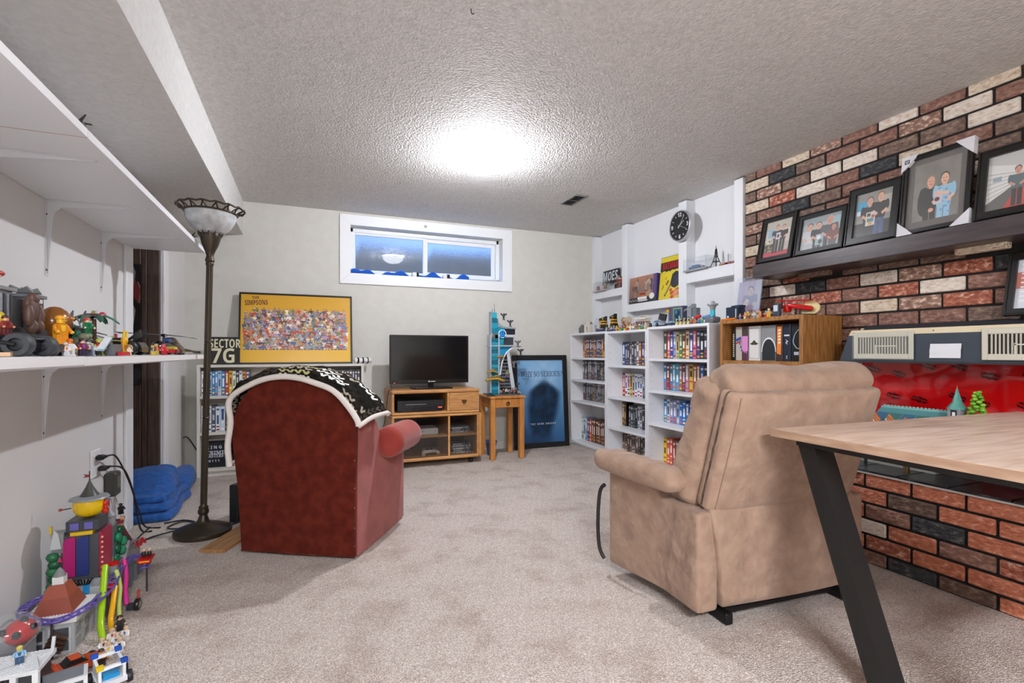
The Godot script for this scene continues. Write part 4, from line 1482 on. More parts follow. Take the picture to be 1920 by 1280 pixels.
func oak_shelf() -> void:
	var oak := tri_mat(ntex(512, noise(0.012, FastNoiseLite.TYPE_SIMPLEX_SMOOTH, 5, 61), ramp([[0.0, "7d5127"], [0.45, "9c6a36"], [0.7, "a97743"], [1.0, "bb8a55"]])), Vector3(7, 0.8, 7), 0.45)
	bookcase("oak_shelf_unit", "oak veneer shelf unit between the white bookcase and the brick wall", Vector3(2.765, 0, -2.438), -PI / 2, 0.655, 1.272, 0.35, [0.985, 0.70, 0.42, 0.07], 0.026, oak, 0.06, false)
	var y := 0.9855
	var x := 2.83
	# thick books and boxed sets, left to right
	var z := -2.715
	var sets := [[0.030, "black book with a pale lettered spine", "151314", "cfc8b4"], [0.055, "grey boxed set with red and blue stripes", "b8b2a8", "2c4a9c"], [0.052, "plum boxed set with a pink dripping print", "5a3448", "d88cc8"], [0.098, "white boxed set with a framed crest", "dcdad8", "3c3a20"], [0.118, "grey boxed set with a dark arch print", "8c8e90", "20262c"], [0.050, "dark boxed set with an orange spine print", "3a2c2a", "e8822c"], [0.055, "navy boxed set with a white emblem", "1c2638", "d8dce4"], [0.060, "black boxed set with a pale blue curve", "14181f", "b8ccdc"]]
	var i := 0
	for s in sets:
		var w: float = s[0]
		var hh := 0.236 if i > 0 else 0.228
		var t := thing("boxed_set" if i else "book", s[1] + " on the oak shelf unit", "boxed set" if i else "book", Vector3(x, y, z + w / 2), -PI / 2, "boxed sets on the oak shelf")
		var m := MB.new()
		m.box(Vector3(0, hh / 2, -0.07), Vector3(w - 0.003, hh, 0.14), 0.002)
		put(m, "box", mat(s[2], 0.4), t)
		var p := mat(s[3], 0.5)
		var d := MB.new()
		match i:
			0:
				for k in 12:
					d.box(Vector3(0, 0.03 + k * 0.014, 0.0006), Vector3(0.01, 0.009, 0.001))
			1:
				d.x = at(Vector3(0, 0.15, 0.0006), 0, 0, 0.35)
				d.box(Vector3.ZERO, Vector3(0.047, 0.02, 0.001))
				var r2 := MB.new()
				r2.x = at(Vector3(0, 0.128, 0.0006), 0, 0, 0.35)
				r2.box(Vector3.ZERO, Vector3(0.047, 0.012, 0.001))
				put(r2, "red_stripe", mat("b03028", 0.5), t)
				for k in 3:
					d.prism(PackedVector2Array([Vector2(-0.008, -0.09 + k * 0.025), Vector2(0.008, -0.09 + k * 0.025), Vector2(0, -0.07 + k * 0.025)]), 0, 0.001)
			2:
				d.prism(PackedVector2Array([Vector2(-0.024, 0.17), Vector2(-0.024, 0.07), Vector2(-0.016, 0.06), Vector2(-0.012, 0.075), Vector2(-0.004, 0.05), Vector2(0.004, 0.07), Vector2(0.012, 0.045), Vector2(0.018, 0.07), Vector2(0.024, 0.065), Vector2(0.024, 0.17)]), 0, 0.001)
				var e := MB.new()
				e.cyl(Vector3(0, 0.2, 0), Vector3(0, 0.2, 0.0014), 0.021, -1, 24)
				put(e, "round_badge", mat("3c3a28", 0.5), t)
			3:
				for k in [-1, 1]:
					d.box(Vector3(k * 0.041, 0.118, 0.0006), Vector3(0.0015, 0.206, 0.001))
					d.box(Vector3(0, 0.118 + k * 0.103, 0.0006), Vector3(0.082, 0.0015, 0.001))
				d.prism(PackedVector2Array([Vector2(-0.034, 0.118), Vector2(-0.018, 0.123), Vector2(0, 0.142), Vector2(0.018, 0.123), Vector2(0.034, 0.118), Vector2(0.02, 0.108), Vector2(-0.02, 0.108)]), 0, 0.001)
			4:
				var pts := PackedVector2Array()
				for k in 17:
					var a := PI * k / 16
					pts.append(Vector2(0.006 + cos(a) * 0.05, 0.06 + sin(a) * 0.085))
				pts.append(Vector2(-0.044, 0.004))
				pts.append(Vector2(0.056, 0.004))
				d.prism(pts, 0, 0.001)
				var e := MB.new()
				var p2 := PackedVector2Array()
				for k in 17:
					var a := PI * k / 16
					p2.append(Vector2(0.006 + cos(a) * 0.057, 0.06 + sin(a) * 0.096))
				e.prism(p2, -0.0005, 0.0006)
				put(e, "pale_arch", mat("e4e6e8", 0.4), t)
			5:
				d.prism(PackedVector2Array([Vector2(-0.018, 0.05), Vector2(0.012, 0.04), Vector2(0.018, 0.225), Vector2(-0.016, 0.225)]), 0, 0.001)
				for k in 5:
					var e := MB.new()
					e.x = at(Vector3(0.002, 0.12 + k * 0.02, 0.0012), 0, 0, 0.2)
					e.box(Vector3.ZERO, Vector3(0.018, 0.012, 0.001))
					put(e, "print_block", mat("f4e8d8", 0.5), t)
			6:
				d.prism(PackedVector2Array([Vector2(-0.008, 0.14), Vector2(0.012, 0.125), Vector2(0.0, 0.12), Vector2(0.006, 0.105), Vector2(-0.01, 0.118), Vector2(0, 0.126)]), 0, 0.001)
				d.box(Vector3(0, 0.165, 0.0006), Vector3(0.036, 0.01, 0.001))
				for k in 2:
					d.box(Vector3(0, 0.02 + k * 0.012, 0.0006), Vector3(0.008, 0.007, 0.001))
			7:
				d.tube(spline([Vector3(0.028, 0.2, 0.001), Vector3(0.0, 0.17, 0.001), Vector3(-0.012, 0.12, 0.001), Vector3(0.01, 0.085, 0.001), Vector3(0.028, 0.08, 0.001)]), 0.003, 5)
				d.box(Vector3(0.008, 0.05, 0.0006), Vector3(0.032, 0.02, 0.001))
		put(d, "print", p, t)
		z += w + 0.002
		i += 1
	var dk := pal_of("1c1a1a,2c2828,d8d0c8,b83028 241c1c,3c2a28,e0d8d0,c04030 141414,242424,c8c8c8,e0e0e0 301818,582420,e8d8c8,f0e8e0 181c24,283040,d0d8e0,a0a8b0")
	disc_row(Vector3(2.84, 0.7005, -2.735), -PI / 2, 0.595, 18, 0.236, 0.12, dk, "on the second shelf of the oak unit", "disc case", "disc case", 41)


func media_stand() -> void:
	var wd := tri_mat(ntex(512, noise(0.012, FastNoiseLite.TYPE_SIMPLEX_SMOOTH, 5, 62), ramp([[0.0, "a8733f"], [0.5, "bb8550"], [1.0, "cc9a66"]])), Vector3(0.9, 6, 6), 0.4)
	var ed := tri_mat(ntex(256, noise(0.014, FastNoiseLite.TYPE_SIMPLEX_SMOOTH, 4, 63), ramp([[0.0, "b87f45"], [1.0, "d8a468"]])), Vector3(0.8, 5, 5), 0.35)
	var inn := mat("3f342d", 0.6)
	var t := thing("media_stand", "honey wood media stand on casters holding the television", "media stand", Vector3(1.107, 0, -4.725))
	# local front at z +0.225
	var x0 := -0.407
	var x1 := 0.407
	var zf := 0.225
	var zb := -0.225
	var m := MB.new()
	m.bb(Vector3(x0 - 0.004, 0.670, zb), Vector3(x1 + 0.004, 0.700, zf + 0.004), 0.008)
	put(m, "top_board", wd, t)
	for q in [[0.478, 0.498, "middle_board"], [0.452, 0.474, "middle_board"], [0.055, 0.082, "bottom_board"]]:
		m = MB.new()
		m.bb(Vector3(x0, q[0], zb), Vector3(x1, q[1], zf + 0.002), 0.006)
		put(m, q[2], ed, t)
	for s in [x0, x1 - 0.02]:
		m = MB.new()
		m.bb(Vector3(s, 0.498, zb), Vector3(s + 0.02, 0.670, zf - 0.001))
		put(m, "side_panel", wd, t)
		m = MB.new()
		m.bb(Vector3(s, 0.082, zb), Vector3(s + 0.02, 0.452, zf - 0.001))
		put(m, "side_panel", wd, t)
	m = MB.new()
	m.bb(Vector3(0.10, 0.498, zb + 0.02), Vector3(0.115, 0.670, zf - 0.003))
	m.bb(Vector3(0.107, 0.082, zb + 0.02), Vector3(0.125, 0.452, zf - 0.003))
	put(m, "divider", ed, t)
	for q in [[-0.387, 0.107], [0.125, 0.387]]:
		m = MB.new()
		m.bb(Vector3(q[0], 0.262, zb + 0.02), Vector3(q[1], 0.278, zf - 0.012))
		put(m, "shelf_board", ed, t)
	m = MB.new()
	m.bb(Vector3(-0.387, 0.09, zb + 0.002), Vector3(0.387, 0.66, zb + 0.008))
	put(m, "back_panel", inn, t)
	m = MB.new()
	m.bb(Vector3(0.117, 0.501, zf - 0.02), Vector3(0.403, 0.667, zf), 0.004)
	var dr := put(m, "drawer", wd, t)
	m = MB.new()
	m.prism(PackedVector2Array([Vector2(-0.024, 0.012), Vector2(0.024, 0.012), Vector2(0.02, -0.004), Vector2(0.006, -0.02), Vector2(-0.006, -0.02), Vector2(-0.02, -0.004)]), zf + 0.001, zf + 0.012)
	m.x = at(Vector3.ZERO)
	put(m, "pull", mat("6e5230", 0.35, 0.7), dr, at(Vector3(0.26, 0.588, 0)))
	# swivelling end panel and doors of smoked glass
	m = MB.new()
	m.bb(Vector3(x1 + 0.001, 0.06, zf - 0.30), Vector3(x1 + 0.022, 0.47, zf + 0.01), 0.006)
	put(m, "end_panel", ed, t)
	var gm := StandardMaterial3D.new()
	gm.albedo_color = Color(0.06, 0.05, 0.05, 0.22)
	gm.transparency = BaseMaterial3D.TRANSPARENCY_ALPHA
	gm.roughness = 0.05
	for q in [[-0.385, 0.105], [0.127, 0.385]]:
		m = MB.new()
		m.bb(Vector3(q[0], 0.086, zf - 0.008), Vector3(q[1], 0.448, zf - 0.004))
		put(m, "glass_door", gm, t)
	for sx in [-0.36, 0.34]:
		for sz in [-0.19, 0.18]:
			m = MB.new()
			m.cyl(Vector3(sx - 0.018, 0.022, sz), Vector3(sx + 0.018, 0.022, sz), 0.022, -1, 14)
			m.box(Vector3(sx, 0.048, sz), Vector3(0.03, 0.014, 0.03), 0.002)
			put(m, "caster", mat("1c1b1a", 0.5), t)
	# recorder in the upper bay
	var rc := thing("video_recorder", "black video recorder with red clock digits in the media stand", "recorder", Vector3(0.97, 0.499, -4.70))
	m = MB.new()
	m.box(Vector3(0, 0.055, 0), Vector3(0.43, 0.098, 0.30), 0.003)
	put(m, "case", mat("17171a", 0.35), rc)
	m = MB.new()
	m.box(Vector3(-0.045, 0.068, 0.1505), Vector3(0.19, 0.004, 0.002))
	put(m, "disc_slot", mat("b8bac0", 0.3, 0.8), rc)
	m = MB.new()
	m.box(Vector3(0, 0.022, 0.1505), Vector3(0.40, 0.04, 0.002))
	put(m, "front_flap", mat("202024", 0.2), rc)
	for k in 3:
		m = MB.new()
		m.box(Vector3(0.165 + k * 0.013, 0.035, 0.1518), Vector3(0.007, 0.009, 0.001))
		var dm := StandardMaterial3D.new()
		dm.albedo_color = Color("6a2018")
		dm.emission_enabled = true
		dm.emission = Color("ff5a3a")
		dm.emission_energy_multiplier = 0.7
		put(m, "clock_digit", dm, rc)
	for k in 6:
		m = MB.new()
		m.cyl(Vector3(-0.19 + k * 0.022, 0.04, 0.151), Vector3(-0.19 + k * 0.022, 0.04, 0.154), 0.005, -1, 10)
		put(m, "button", mat("3a3a40", 0.3), rc)
	for s in [-0.17, 0.17]:
		m = MB.new()
		m.cyl(Vector3(s, 0.0, 0.1), Vector3(s, 0.007, 0.1), 0.014, -1, 12)
		put(m, "foot", mat("101010", 0.8), rc)
	# console, controller
	var cs := thing("game_console", "white game console on the left shelf of the media stand", "game console", Vector3(0.99, 0.2785, -4.68))
	m = MB.new()
	m.box(Vector3(0, 0.03, 0), Vector3(0.29, 0.056, 0.22), 0.003)
	put(m, "case", mat("d6d4d0", 0.45), cs)
	m = MB.new()
	m.box(Vector3(-0.05, 0.034, 0.1105), Vector3(0.13, 0.003, 0.001))
	put(m, "disc_slot", mat("24211f", 0.5), cs)
	m = MB.new()
	m.cyl(Vector3(0.12, 0.036, 0.11), Vector3(0.12, 0.036, 0.112), 0.009, -1, 16)
	put(m, "power_button", mat("c0bebb", 0.3), cs)
	for s in [-0.1, 0.1]:
		m = MB.new()
		m.cyl(Vector3(s, 0, 0.06), Vector3(s, 0.003, 0.06), 0.012, -1, 12)
		put(m, "foot", mat("202020", 0.8), cs)
	var ct := thing("game_controller", "white game controller lying at the bottom of the media stand", "controller", Vector3(1.06, 0.0825, -4.62), 0.25)
	m = MB.new()
	m.rbox(Vector3(0, 0.036, 0), Vector3(0.058, 0.016, 0.03), 0.013, 6)
	put(m, "body", mat("dcd6cc", 0.4), ct)
	for s in [-1, 1]:
		m = MB.new()
		m.tube(spline([Vector3(s * 0.045, 0.036, 0.005), Vector3(s * 0.068, 0.03, 0.022), Vector3(s * 0.078, 0.016, 0.05)], 4), 0.0165, 10)
		put(m, "grip", mat("dcd6cc", 0.4), ct)
		m = MB.new()
		m.cyl(Vector3(s * 0.026, 0.05, 0.004 - s * 0.008), Vector3(s * 0.026, 0.062, 0.004 - s * 0.008), 0.008, 0.009, 12)
		put(m, "thumb_stick", mat("3a3a3a", 0.6), ct)
	# stacked cases right
	for q in [[0.0825, 5, "in the flat stack at the media stand's bottom right", 0.0], [0.2785, 3, "in the flat stack on the media stand's upper shelf", -0.01]]:
		for k in q[1]:
			var me := MeshInstance3D.new()
			var cc := [["8c8e94", "b4b6bc", "e8e8ec", "50545c"], ["2c3038", "444a54", "d8dce4", "9098a4"], ["6a7078", "9aa0a8", "f0f0f4", "383c44"]][k % 3] as Array
			me.mesh = disc_mesh(0.0185, 0.19, 0.13, cc, 700 + k)
			me.material_override = vmat(0.3)
			var base := Basis(Vector3.BACK, PI / 2)
			me.transform = Transform3D(Basis(Vector3.UP, 0.05 * (k % 3 - 1)) * base, Vector3(1.36 + 0.095 + 0.004 * (k % 2) + q[3], q[0] + 0.0105 + k * 0.0195, -4.58 + 0.005 * (k % 3)))
			me.name = numbered("disc_case")
			add_child(me)
			tag(me, "%s disc case, %s up %s" % [hue_word(cc[1]), nth(k), q[2]], "disc case", "cases " + q[2])
	# television
	var tv := thing("television", "black flat screen television on the honey wood media stand", "television", Vector3(1.083, 0.701, -4.66))
	m = MB.new()
	m.box(Vector3(0, 0.277, -0.02), Vector3(0.755, 0.454, 0.036), 0.004)
	m.rbox(Vector3(0, 0.27, -0.05), Vector3(0.28, 0.16, 0.03), 0.025, 5)
	put(m, "housing", mat("0e0e10", 0.3), tv)
	m = MB.new()
	m.box(Vector3(0, 0.286, -0.0015), Vector3(0.722, 0.402, 0.002))
	put(m, "screen", mat("08080b", 0.12, 0.0, 0.6), tv)
	m = MB.new()
	m.box(Vector3(-0.012, 0.068, -0.0006), Vector3(0.012, 0.012, 0.0012))
	m.box(Vector3(0.024, 0.068, -0.0006), Vector3(0.048, 0.006, 0.0012))
	put(m, "maker_mark", mat("d8d8dc", 0.4), tv)
	m = MB.new()
	m.box(Vector3(-0.335, 0.057, -0.0015), Vector3(0.006, 0.004, 0.002))
	var rl := StandardMaterial3D.new()
	rl.albedo_color = Color("802018")
	rl.emission_enabled = true
	rl.emission = Color("ff4a38")
	rl.emission_energy_multiplier = 1.5
	put(m, "standby_lamp", rl, tv)
	m = MB.new()
	m.box(Vector3(0.01, 0.03, -0.03), Vector3(0.055, 0.06, 0.02), 0.003)
	put(m, "neck", mat("0c0c0e", 0.2), tv)
	m = MB.new()
	m.rbox(Vector3(0.01, 0.008, -0.02), Vector3(0.19, 0.008, 0.095), 0.007, 5)
	put(m, "foot", mat("1c1c20", 0.2), tv)
	var cb := MB.new()
	cb.tube(spline([Vector3(0.74, 0.76, -4.72), Vector3(0.715, 0.735, -4.68), Vector3(0.715, 0.708, -4.60), Vector3(0.690, 0.69, -4.62), Vector3(0.688, 0.60, -4.70), Vector3(0.686, 0.45, -4.78), Vector3(0.68, 0.32, -4.9)], 6), 0.003, 6)
	solo(cb, "television_cable", mat("17171a", 0.5), "thin black cable hanging off the left end of the media stand", "cable")


func side_table() -> void:
	var wd := tri_mat(ntex(256, noise(0.012, FastNoiseLite.TYPE_SIMPLEX_SMOOTH, 5, 64), ramp([[0.0, "a96a2e"], [0.5, "bd7c3b"], [1.0, "cd9150"]])), Vector3(6, 0.9, 6), 0.4)
	var t := thing("side_table", "small square wooden side table with a drawer beside the media stand", "side table", Vector3(1.815, 0, -4.69))
	var m := MB.new()
	m.box(Vector3(0, 0.606, 0), Vector3(0.375, 0.022, 0.375), 0.004)
	put(m, "table_top", wd, t)
	for sx in [-1, 1]:
		for sz in [-1, 1]:
			m = MB.new()
			m.box(Vector3(sx * 0.152, 0.2975, sz * 0.152), Vector3(0.05, 0.595, 0.05), 0.003)
			put(m, "leg", wd, t)
		m = MB.new()
		m.box(Vector3(sx * 0.16, 0.548, 0), Vector3(0.02, 0.094, 0.254))
		put(m, "apron", wd, t)
	m = MB.new()
	m.box(Vector3(0, 0.548, -0.16), Vector3(0.254, 0.094, 0.02))
	put(m, "apron", wd, t)
	m = MB.new()
	m.box(Vector3(0, 0.548, 0.163), Vector3(0.25, 0.086, 0.022), 0.003)
	var d := put(m, "drawer", wd, t)
	m = MB.new()
	m.cyl(Vector3(0, 0.555, 0.174), Vector3(0, 0.555, 0.188), 0.008, 0.012, 12)
	m.tube(spline([Vector3(-0.02, 0.552, 0.178), Vector3(-0.016, 0.535, 0.184), Vector3(0, 0.528, 0.186), Vector3(0.016, 0.535, 0.184), Vector3(0.02, 0.552, 0.178)], 4), 0.004, 6)
	put(m, "drop_pull", mat("4c3a24", 0.35, 0.8), d)
	# plastic cup beneath
	var c := thing("blue_cup", "blue plastic cup with a white label on the carpet under the side table", "cup", Vector3(1.74, 0.0, -4.78))
	m = MB.new()
	m.lathe(PackedVector2Array([Vector2(0, 0), Vector2(0.042, 0), Vector2(0.056, 0.14), Vector2(0.058, 0.142), Vector2(0.055, 0.144), Vector2(0.041, 0.01), Vector2(0, 0.008)]), 28)
	put(m, "body", mat("1f4f9c", 0.35), c)
	m = MB.new()
	m.x = at(Vector3.ZERO, 0.6)
	m.prism(PackedVector2Array([Vector2(-0.02, 0.06), Vector2(0.02, 0.06), Vector2(0.024, 0.09), Vector2(0.0, 0.10), Vector2(-0.024, 0.085)]), 0.046, 0.0525)
	put(m, "label_patch", mat("d8dee8", 0.5), c)
	m = MB.new()
	m.lathe(PackedVector2Array([Vector2(0.056, 0.130), Vector2(0.0605, 0.132), Vector2(0.0605, 0.142), Vector2(0.056, 0.145)]), 28)
	put(m, "rim", mat("2a5cae", 0.35), c)
	# big film poster against the wall
	var p := thing("film_poster", "black framed misty blue film poster leaning on the back wall by the bookcases", "poster", Vector3(2.39, 0, -4.93))
	p.rotation.x = -0.075
	var im := Pic.new(320, 470, "7fb0dc")
	var nz := noise(0.012, FastNoiseLite.TYPE_SIMPLEX_SMOOTH, 4, 5)
	for y in 470:
		for x in 320:
			var u := x / 320.0
			var v := y / 470.0
			var mist := 0.5 + 0.5 * nz.get_noise_2d(x, y)
			var base := Color("86b8e4").lerp(Color("24507f"), clampf(v * 0.95 + 0.1 - 0.25 * u, 0, 1))
			base = base.lerp(Color("bcdcf2"), clampf(1.1 - Vector2((u - 0.55) * 1.3, (v - 0.2) * 2.0).length() * 1.6, 0, 0.75) * mist)
			# a dark, blurred standing shape
			var cx := 0.53 + 0.05 * sin(v * 5.0)
			var hw := 0.05 + 0.27 * smoothstep(0.22, 0.42, v) - 0.10 * smoothstep(0.55, 0.9, v)
			var k := smoothstep(hw + 0.09, hw - 0.09, absf(u - cx)) * smoothstep(0.2, 0.33, v) * (1.0 - 0.45 * smoothstep(0.75, 1.0, v))
			base = base.lerp(Color("0b1622").lerp(Color("2a5f95"), mist * 0.55), k * 0.95)
			im.im.set_pixel(x, y, base)
	var w := 0.665
	var h := 1.015
	m = MB.new()
	m.quad(Vector3(-w / 2 + 0.05, 0.05, 0.004), Vector3(w / 2 - 0.05, 0.05, 0.004), Vector3(w / 2 - 0.05, h - 0.05, 0.004), Vector3(-w / 2 + 0.05, h - 0.05, 0.004))
	put(m, "print", pic_mat(im.tex(), 0.25), p)
	m = MB.new()
	m.box(Vector3(0, h / 2, -0.004), Vector3(w - 0.04, h - 0.04, 0.01))
	put(m, "backing_board", mat("1a1817", 0.8), p)
	for s in [-1, 1]:
		m = MB.new()
		m.box(Vector3(s * (w / 2 - 0.027), h / 2, 0.006), Vector3(0.054, h, 0.03), 0.005)
		put(m, "frame_rail", mat("1b1a1b", 0.35), p)
		m = MB.new()
		m.box(Vector3(0, h / 2 + s * (h / 2 - 0.027), 0.006), Vector3(w - 0.108, 0.054, 0.03), 0.005)
		put(m, "frame_rail", mat("1b1a1b", 0.35), p)
	var ink := mat("101820", 0.5)
	words("WHY SO SERIOUS?", 0.058, 0.001, ink, p, at(Vector3(0.02, 0.805, 0.005), 0, 0, 0.0), "lettering", "Droid Serif", false, 0.72)
	words("T H E   D A R K   K N I G H T", 0.02, 0.001, mat("d8e8f4", 0.5), p, at(Vector3(0.02, 0.26, 0.005)), "lettering", "Droid Sans", false, 0.95)


func red_armchair() -> void:
	var nz := ntex(512, noise(0.014, FastNoiseLite.TYPE_SIMPLEX_SMOOTH, 5, 71), ramp([[0.0, "4a170e"], [0.4, "561d12"], [0.6, "5b2015"], [1.0, "68291c"]]))
	var vel := tri_mat(nz, Vector3(1.6, 1.6, 1.6), 0.85, false)
	vel.rim_enabled = true
	vel.rim = 0.15
	vel.rim_tint = 0.9
	vel.metallic_specular = 0.2
	var lit_vel := tri_mat(ntex(256, noise(0.014, FastNoiseLite.TYPE_SIMPLEX_SMOOTH, 4, 72), ramp([[0.0, "87352e"], [0.5, "963f36"], [1.0, "a34a40"]])), Vector3(1.6, 1.6, 1.6), 0.85, false)  # same velvet made lighter: the ceiling lamp's light is put into the colour
	lit_vel.rim_enabled = true
	lit_vel.rim = 0.5
	lit_vel.rim_tint = 0.9
	lit_vel.metallic_specular = 0.2
	var t := thing("armchair", "dark red velvet armchair with rolled arms seen from behind, a knitted throw over its back", "armchair", Vector3(-0.04, 0, -2.77), -0.537)
	# back: straight sides, then a round arch
	var arch = func(hw: float, top: float, shoulder: float, cx: float, n: int) -> PackedVector2Array:
		var o := PackedVector2Array()
		o.append(Vector2(0.305, 0.018))
		o.append(Vector2(0.307, 0.3))
		for i in n + 1:
			var a := PI * i / n
			o.append(Vector2(cx + cos(a) * hw, shoulder + pow(sin(a), 0.85) * (top - shoulder)))
		o.append(Vector2(-0.335, 0.3))
		o.append(Vector2(-0.318, 0.018))
		return o
	var m := MB.new()
	m.prism(arch.call(0.345, 0.932, 0.60, -0.028, 28), -0.016, 0.0, true)
	put(m, "back_panel", vel, t)
	# padded inside of the back
	m = MB.new()
	var core = func(q: Vector3) -> Vector3:
		var u := clampf(q.x / 0.345, -1, 1)
		var topy := 0.60 + 0.345 * pow(maxf(0.0, 1.0 - u * u), 0.42)
		var v := (q.y + 0.35) / 0.7
		return Vector3((q.x - 0.02) * lerpf(0.68, 1.0, smoothstep(0.55, 0.85, v)), 0.22 + v * (topy - 0.22), q.z + 0.03 * sin(v * PI) * (1 if q.z < 0 else 0) * -1.0)
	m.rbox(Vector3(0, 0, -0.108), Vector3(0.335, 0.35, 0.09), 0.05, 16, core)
	put(m, "back_cushion", lit_vel, t)
	# sides with rolled arms
	for s in [-1, 1]:
		m = MB.new()
		m.x = Transform3D(Basis(Vector3.UP, PI / 2), Vector3(0, 0, 0))
		# profile in (-z, y), swept along x
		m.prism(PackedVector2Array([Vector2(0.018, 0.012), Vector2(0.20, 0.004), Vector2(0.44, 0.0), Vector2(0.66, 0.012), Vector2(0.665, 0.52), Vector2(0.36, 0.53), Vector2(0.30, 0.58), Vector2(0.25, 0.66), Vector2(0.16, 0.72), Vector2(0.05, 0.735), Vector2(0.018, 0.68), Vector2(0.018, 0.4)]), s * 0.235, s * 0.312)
		put(m, "side_panel", lit_vel, t)
		m = MB.new()
		var rows := []
		for i in 19:
			var k := i / 18.0
			var zz := lerpf(-0.27, -0.675, k)
			var en := maxf(maxf(0.0, 1.0 - k / 0.12), maxf(0.0, (k - 0.86) / 0.14))
			var rr := 0.090 * sqrt(maxf(0.0, 1.0 - en * en))
			var row := PackedVector3Array()
			for j in 20:
				var a := TAU * j / 20
				row.append(Vector3(s * 0.352 + cos(a) * rr, 0.537 + sin(a) * rr * 0.98, zz))
			rows.append(row)
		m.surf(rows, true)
		put(m, "arm_roll", lit_vel, t)
	m = MB.new()
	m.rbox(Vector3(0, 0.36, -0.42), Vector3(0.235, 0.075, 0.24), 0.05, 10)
	put(m, "seat_cushion", lit_vel, t)
	m = MB.new()
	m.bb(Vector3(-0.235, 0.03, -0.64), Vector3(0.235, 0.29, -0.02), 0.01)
	put(m, "seat_base", lit_vel, t)
	m = MB.new()
	for y in [0.07, 0.16, 0.26, 0.36, 0.5]:
		m.ball(Vector3(0.306, y, 0.0005), Vector3(0.0025, 0.0025, 0.002), 6)
	put(m, "upholstery_tacks", mat("c8a070", 0.4, 0.6), t).set_meta("kind", "stuff")
	m = MB.new()
	m.tube(PackedVector3Array([Vector3(-0.318, 0.016, 0.001), Vector3(0, 0.013, 0.002), Vector3(0.305, 0.016, 0.001)]), 0.004, 6)
	put(m, "hem_piping", vel, t)
	# thrown over the top
	var kn := Pic.new(768, 256, "24221f")
	var r := RandomNumberGenerator.new()
	r.seed = 8
	for i in 30:
		for j in 8:
			var blk := (i / 4 + j / 3) % 3
			var col: String = ["f0eee6", "1b1a18", "a79d8c"][blk] if (i * 7 + j * 3) % 5 else "2c2824"
			if (i / 4) % 4 == 3: col = "5c544a" if j % 2 else "463f38"
			if (i / 4) % 4 == 0 and j % 3 == 0: col = "b9b47c"
			var x := i * 25.6
			var y := j * 32.0
			kn.line(x + 3, y + 4, x + 13, y + 27, 8.5, col)
			kn.line(x + 24, y + 4, x + 13, y + 27, 8.5, col)
	var km := StandardMaterial3D.new()
	km.albedo_texture = kn.tex()
	km.roughness = 0.95
	km.metallic_specular = 0.1
	var th := thing("knitted_throw", "black and white knitted throw with white fleece edging draped over the red armchair", "throw", Vector3(-0.04, 0, -2.77), -0.537)
	# path over the arch from the left hang to the right corner
	var path := []
	var ed := []
	for q in [[-0.372, 0.47, -0.372, 0.45], [-0.388, 0.58, -0.383, 0.56], [-0.392, 0.70, -0.366, 0.68], [-0.392, 0.78, -0.378, 0.77], [-0.362, 0.845, -0.350, 0.822], [-0.30, 0.895, -0.27, 0.868], [-0.20, 0.935, -0.185, 0.902], [-0.10, 0.957, -0.087, 0.918], [0.0, 0.955, 0.01, 0.912], [0.10, 0.932, 0.10, 0.888], [0.19, 0.89, 0.20, 0.85], [0.27, 0.825, 0.275, 0.778], [0.325, 0.755, 0.325, 0.71], [0.345, 0.705, 0.336, 0.675]]:
		path.append(Vector3(q[0], q[1], 0))
		ed.append(Vector3(q[2], q[3], 0.014))
	var pp := spline(path, 4)
	var ee := spline(ed, 4)
	m = MB.new()
	var rows := []
	var prof := [[0.0, 0.0], [0.35, 0.012], [0.75, 0.010], [1.0, -0.012], [1.0, -0.05], [1.0, -0.10], [1.0, -0.15], [1.0, -0.20], [0.9, -0.225], [0.55, -0.235]]
	for k in prof.size():
		var row := PackedVector3Array()
		for i in pp.size():
			var wob := 0.006 * sin(i * 0.9 + k * 1.3)
			var q: Vector3 = ee[i].lerp(pp[i], prof[k][0])
			var z: float = prof[k][1] + (0.014 if k == 0 else 0.0)
			if i > 40: # the right corner wraps round the wing
				z -= (i - 40) * 0.006 * prof[k][0]
				q.x += 0.012 * prof[k][0]
			var c := Vector3(-0.03, 0.55, 0)
			row.append(Vector3(q.x, q.y, z) + (q - c).normalized() * (wob + 0.012) * prof[k][0])
		rows.append(row)
	m.surf(rows, false, true)
	var back := []
	for k in prof.size():
		var row := PackedVector3Array()
		for i in pp.size():
			var q: Vector3 = rows[k][i]
			row.append(q - (q - Vector3(-0.03, 0.55, -0.1)).normalized() * 0.008)
		back.append(row)
	m.surf(back)
	put(m, "knit", km, th)
	var fl := tri_mat(ntex(256, noise(0.12, FastNoiseLite.TYPE_SIMPLEX_SMOOTH, 3, 73), ramp([[0.0, "c9beb6"], [1.0, "ece6e0"]])), Vector3(8, 8, 8), 1.0, false)
	m = MB.new()
	var tp := PackedVector3Array()
	for i in rows[0].size():
		tp.append(rows[0][i] + Vector3(0, 0, 0.004))
	m.tube(tp, 0.0155, 8)
	put(m, "fleece_edging", fl, th)
	m = MB.new()
	tp = PackedVector3Array()
	for k in rows.size():
		tp.append(rows[k][pp.size() - 1])
	m.tube(tp, 0.0125, 8)
	put(m, "fleece_edging", fl, th)
	m = MB.new()
	tp = PackedVector3Array()
	for k in rows.size():
		tp.append(rows[k][0])
	m.tube(tp, 0.0125, 8)
	put(m, "fleece_edging", fl, th)


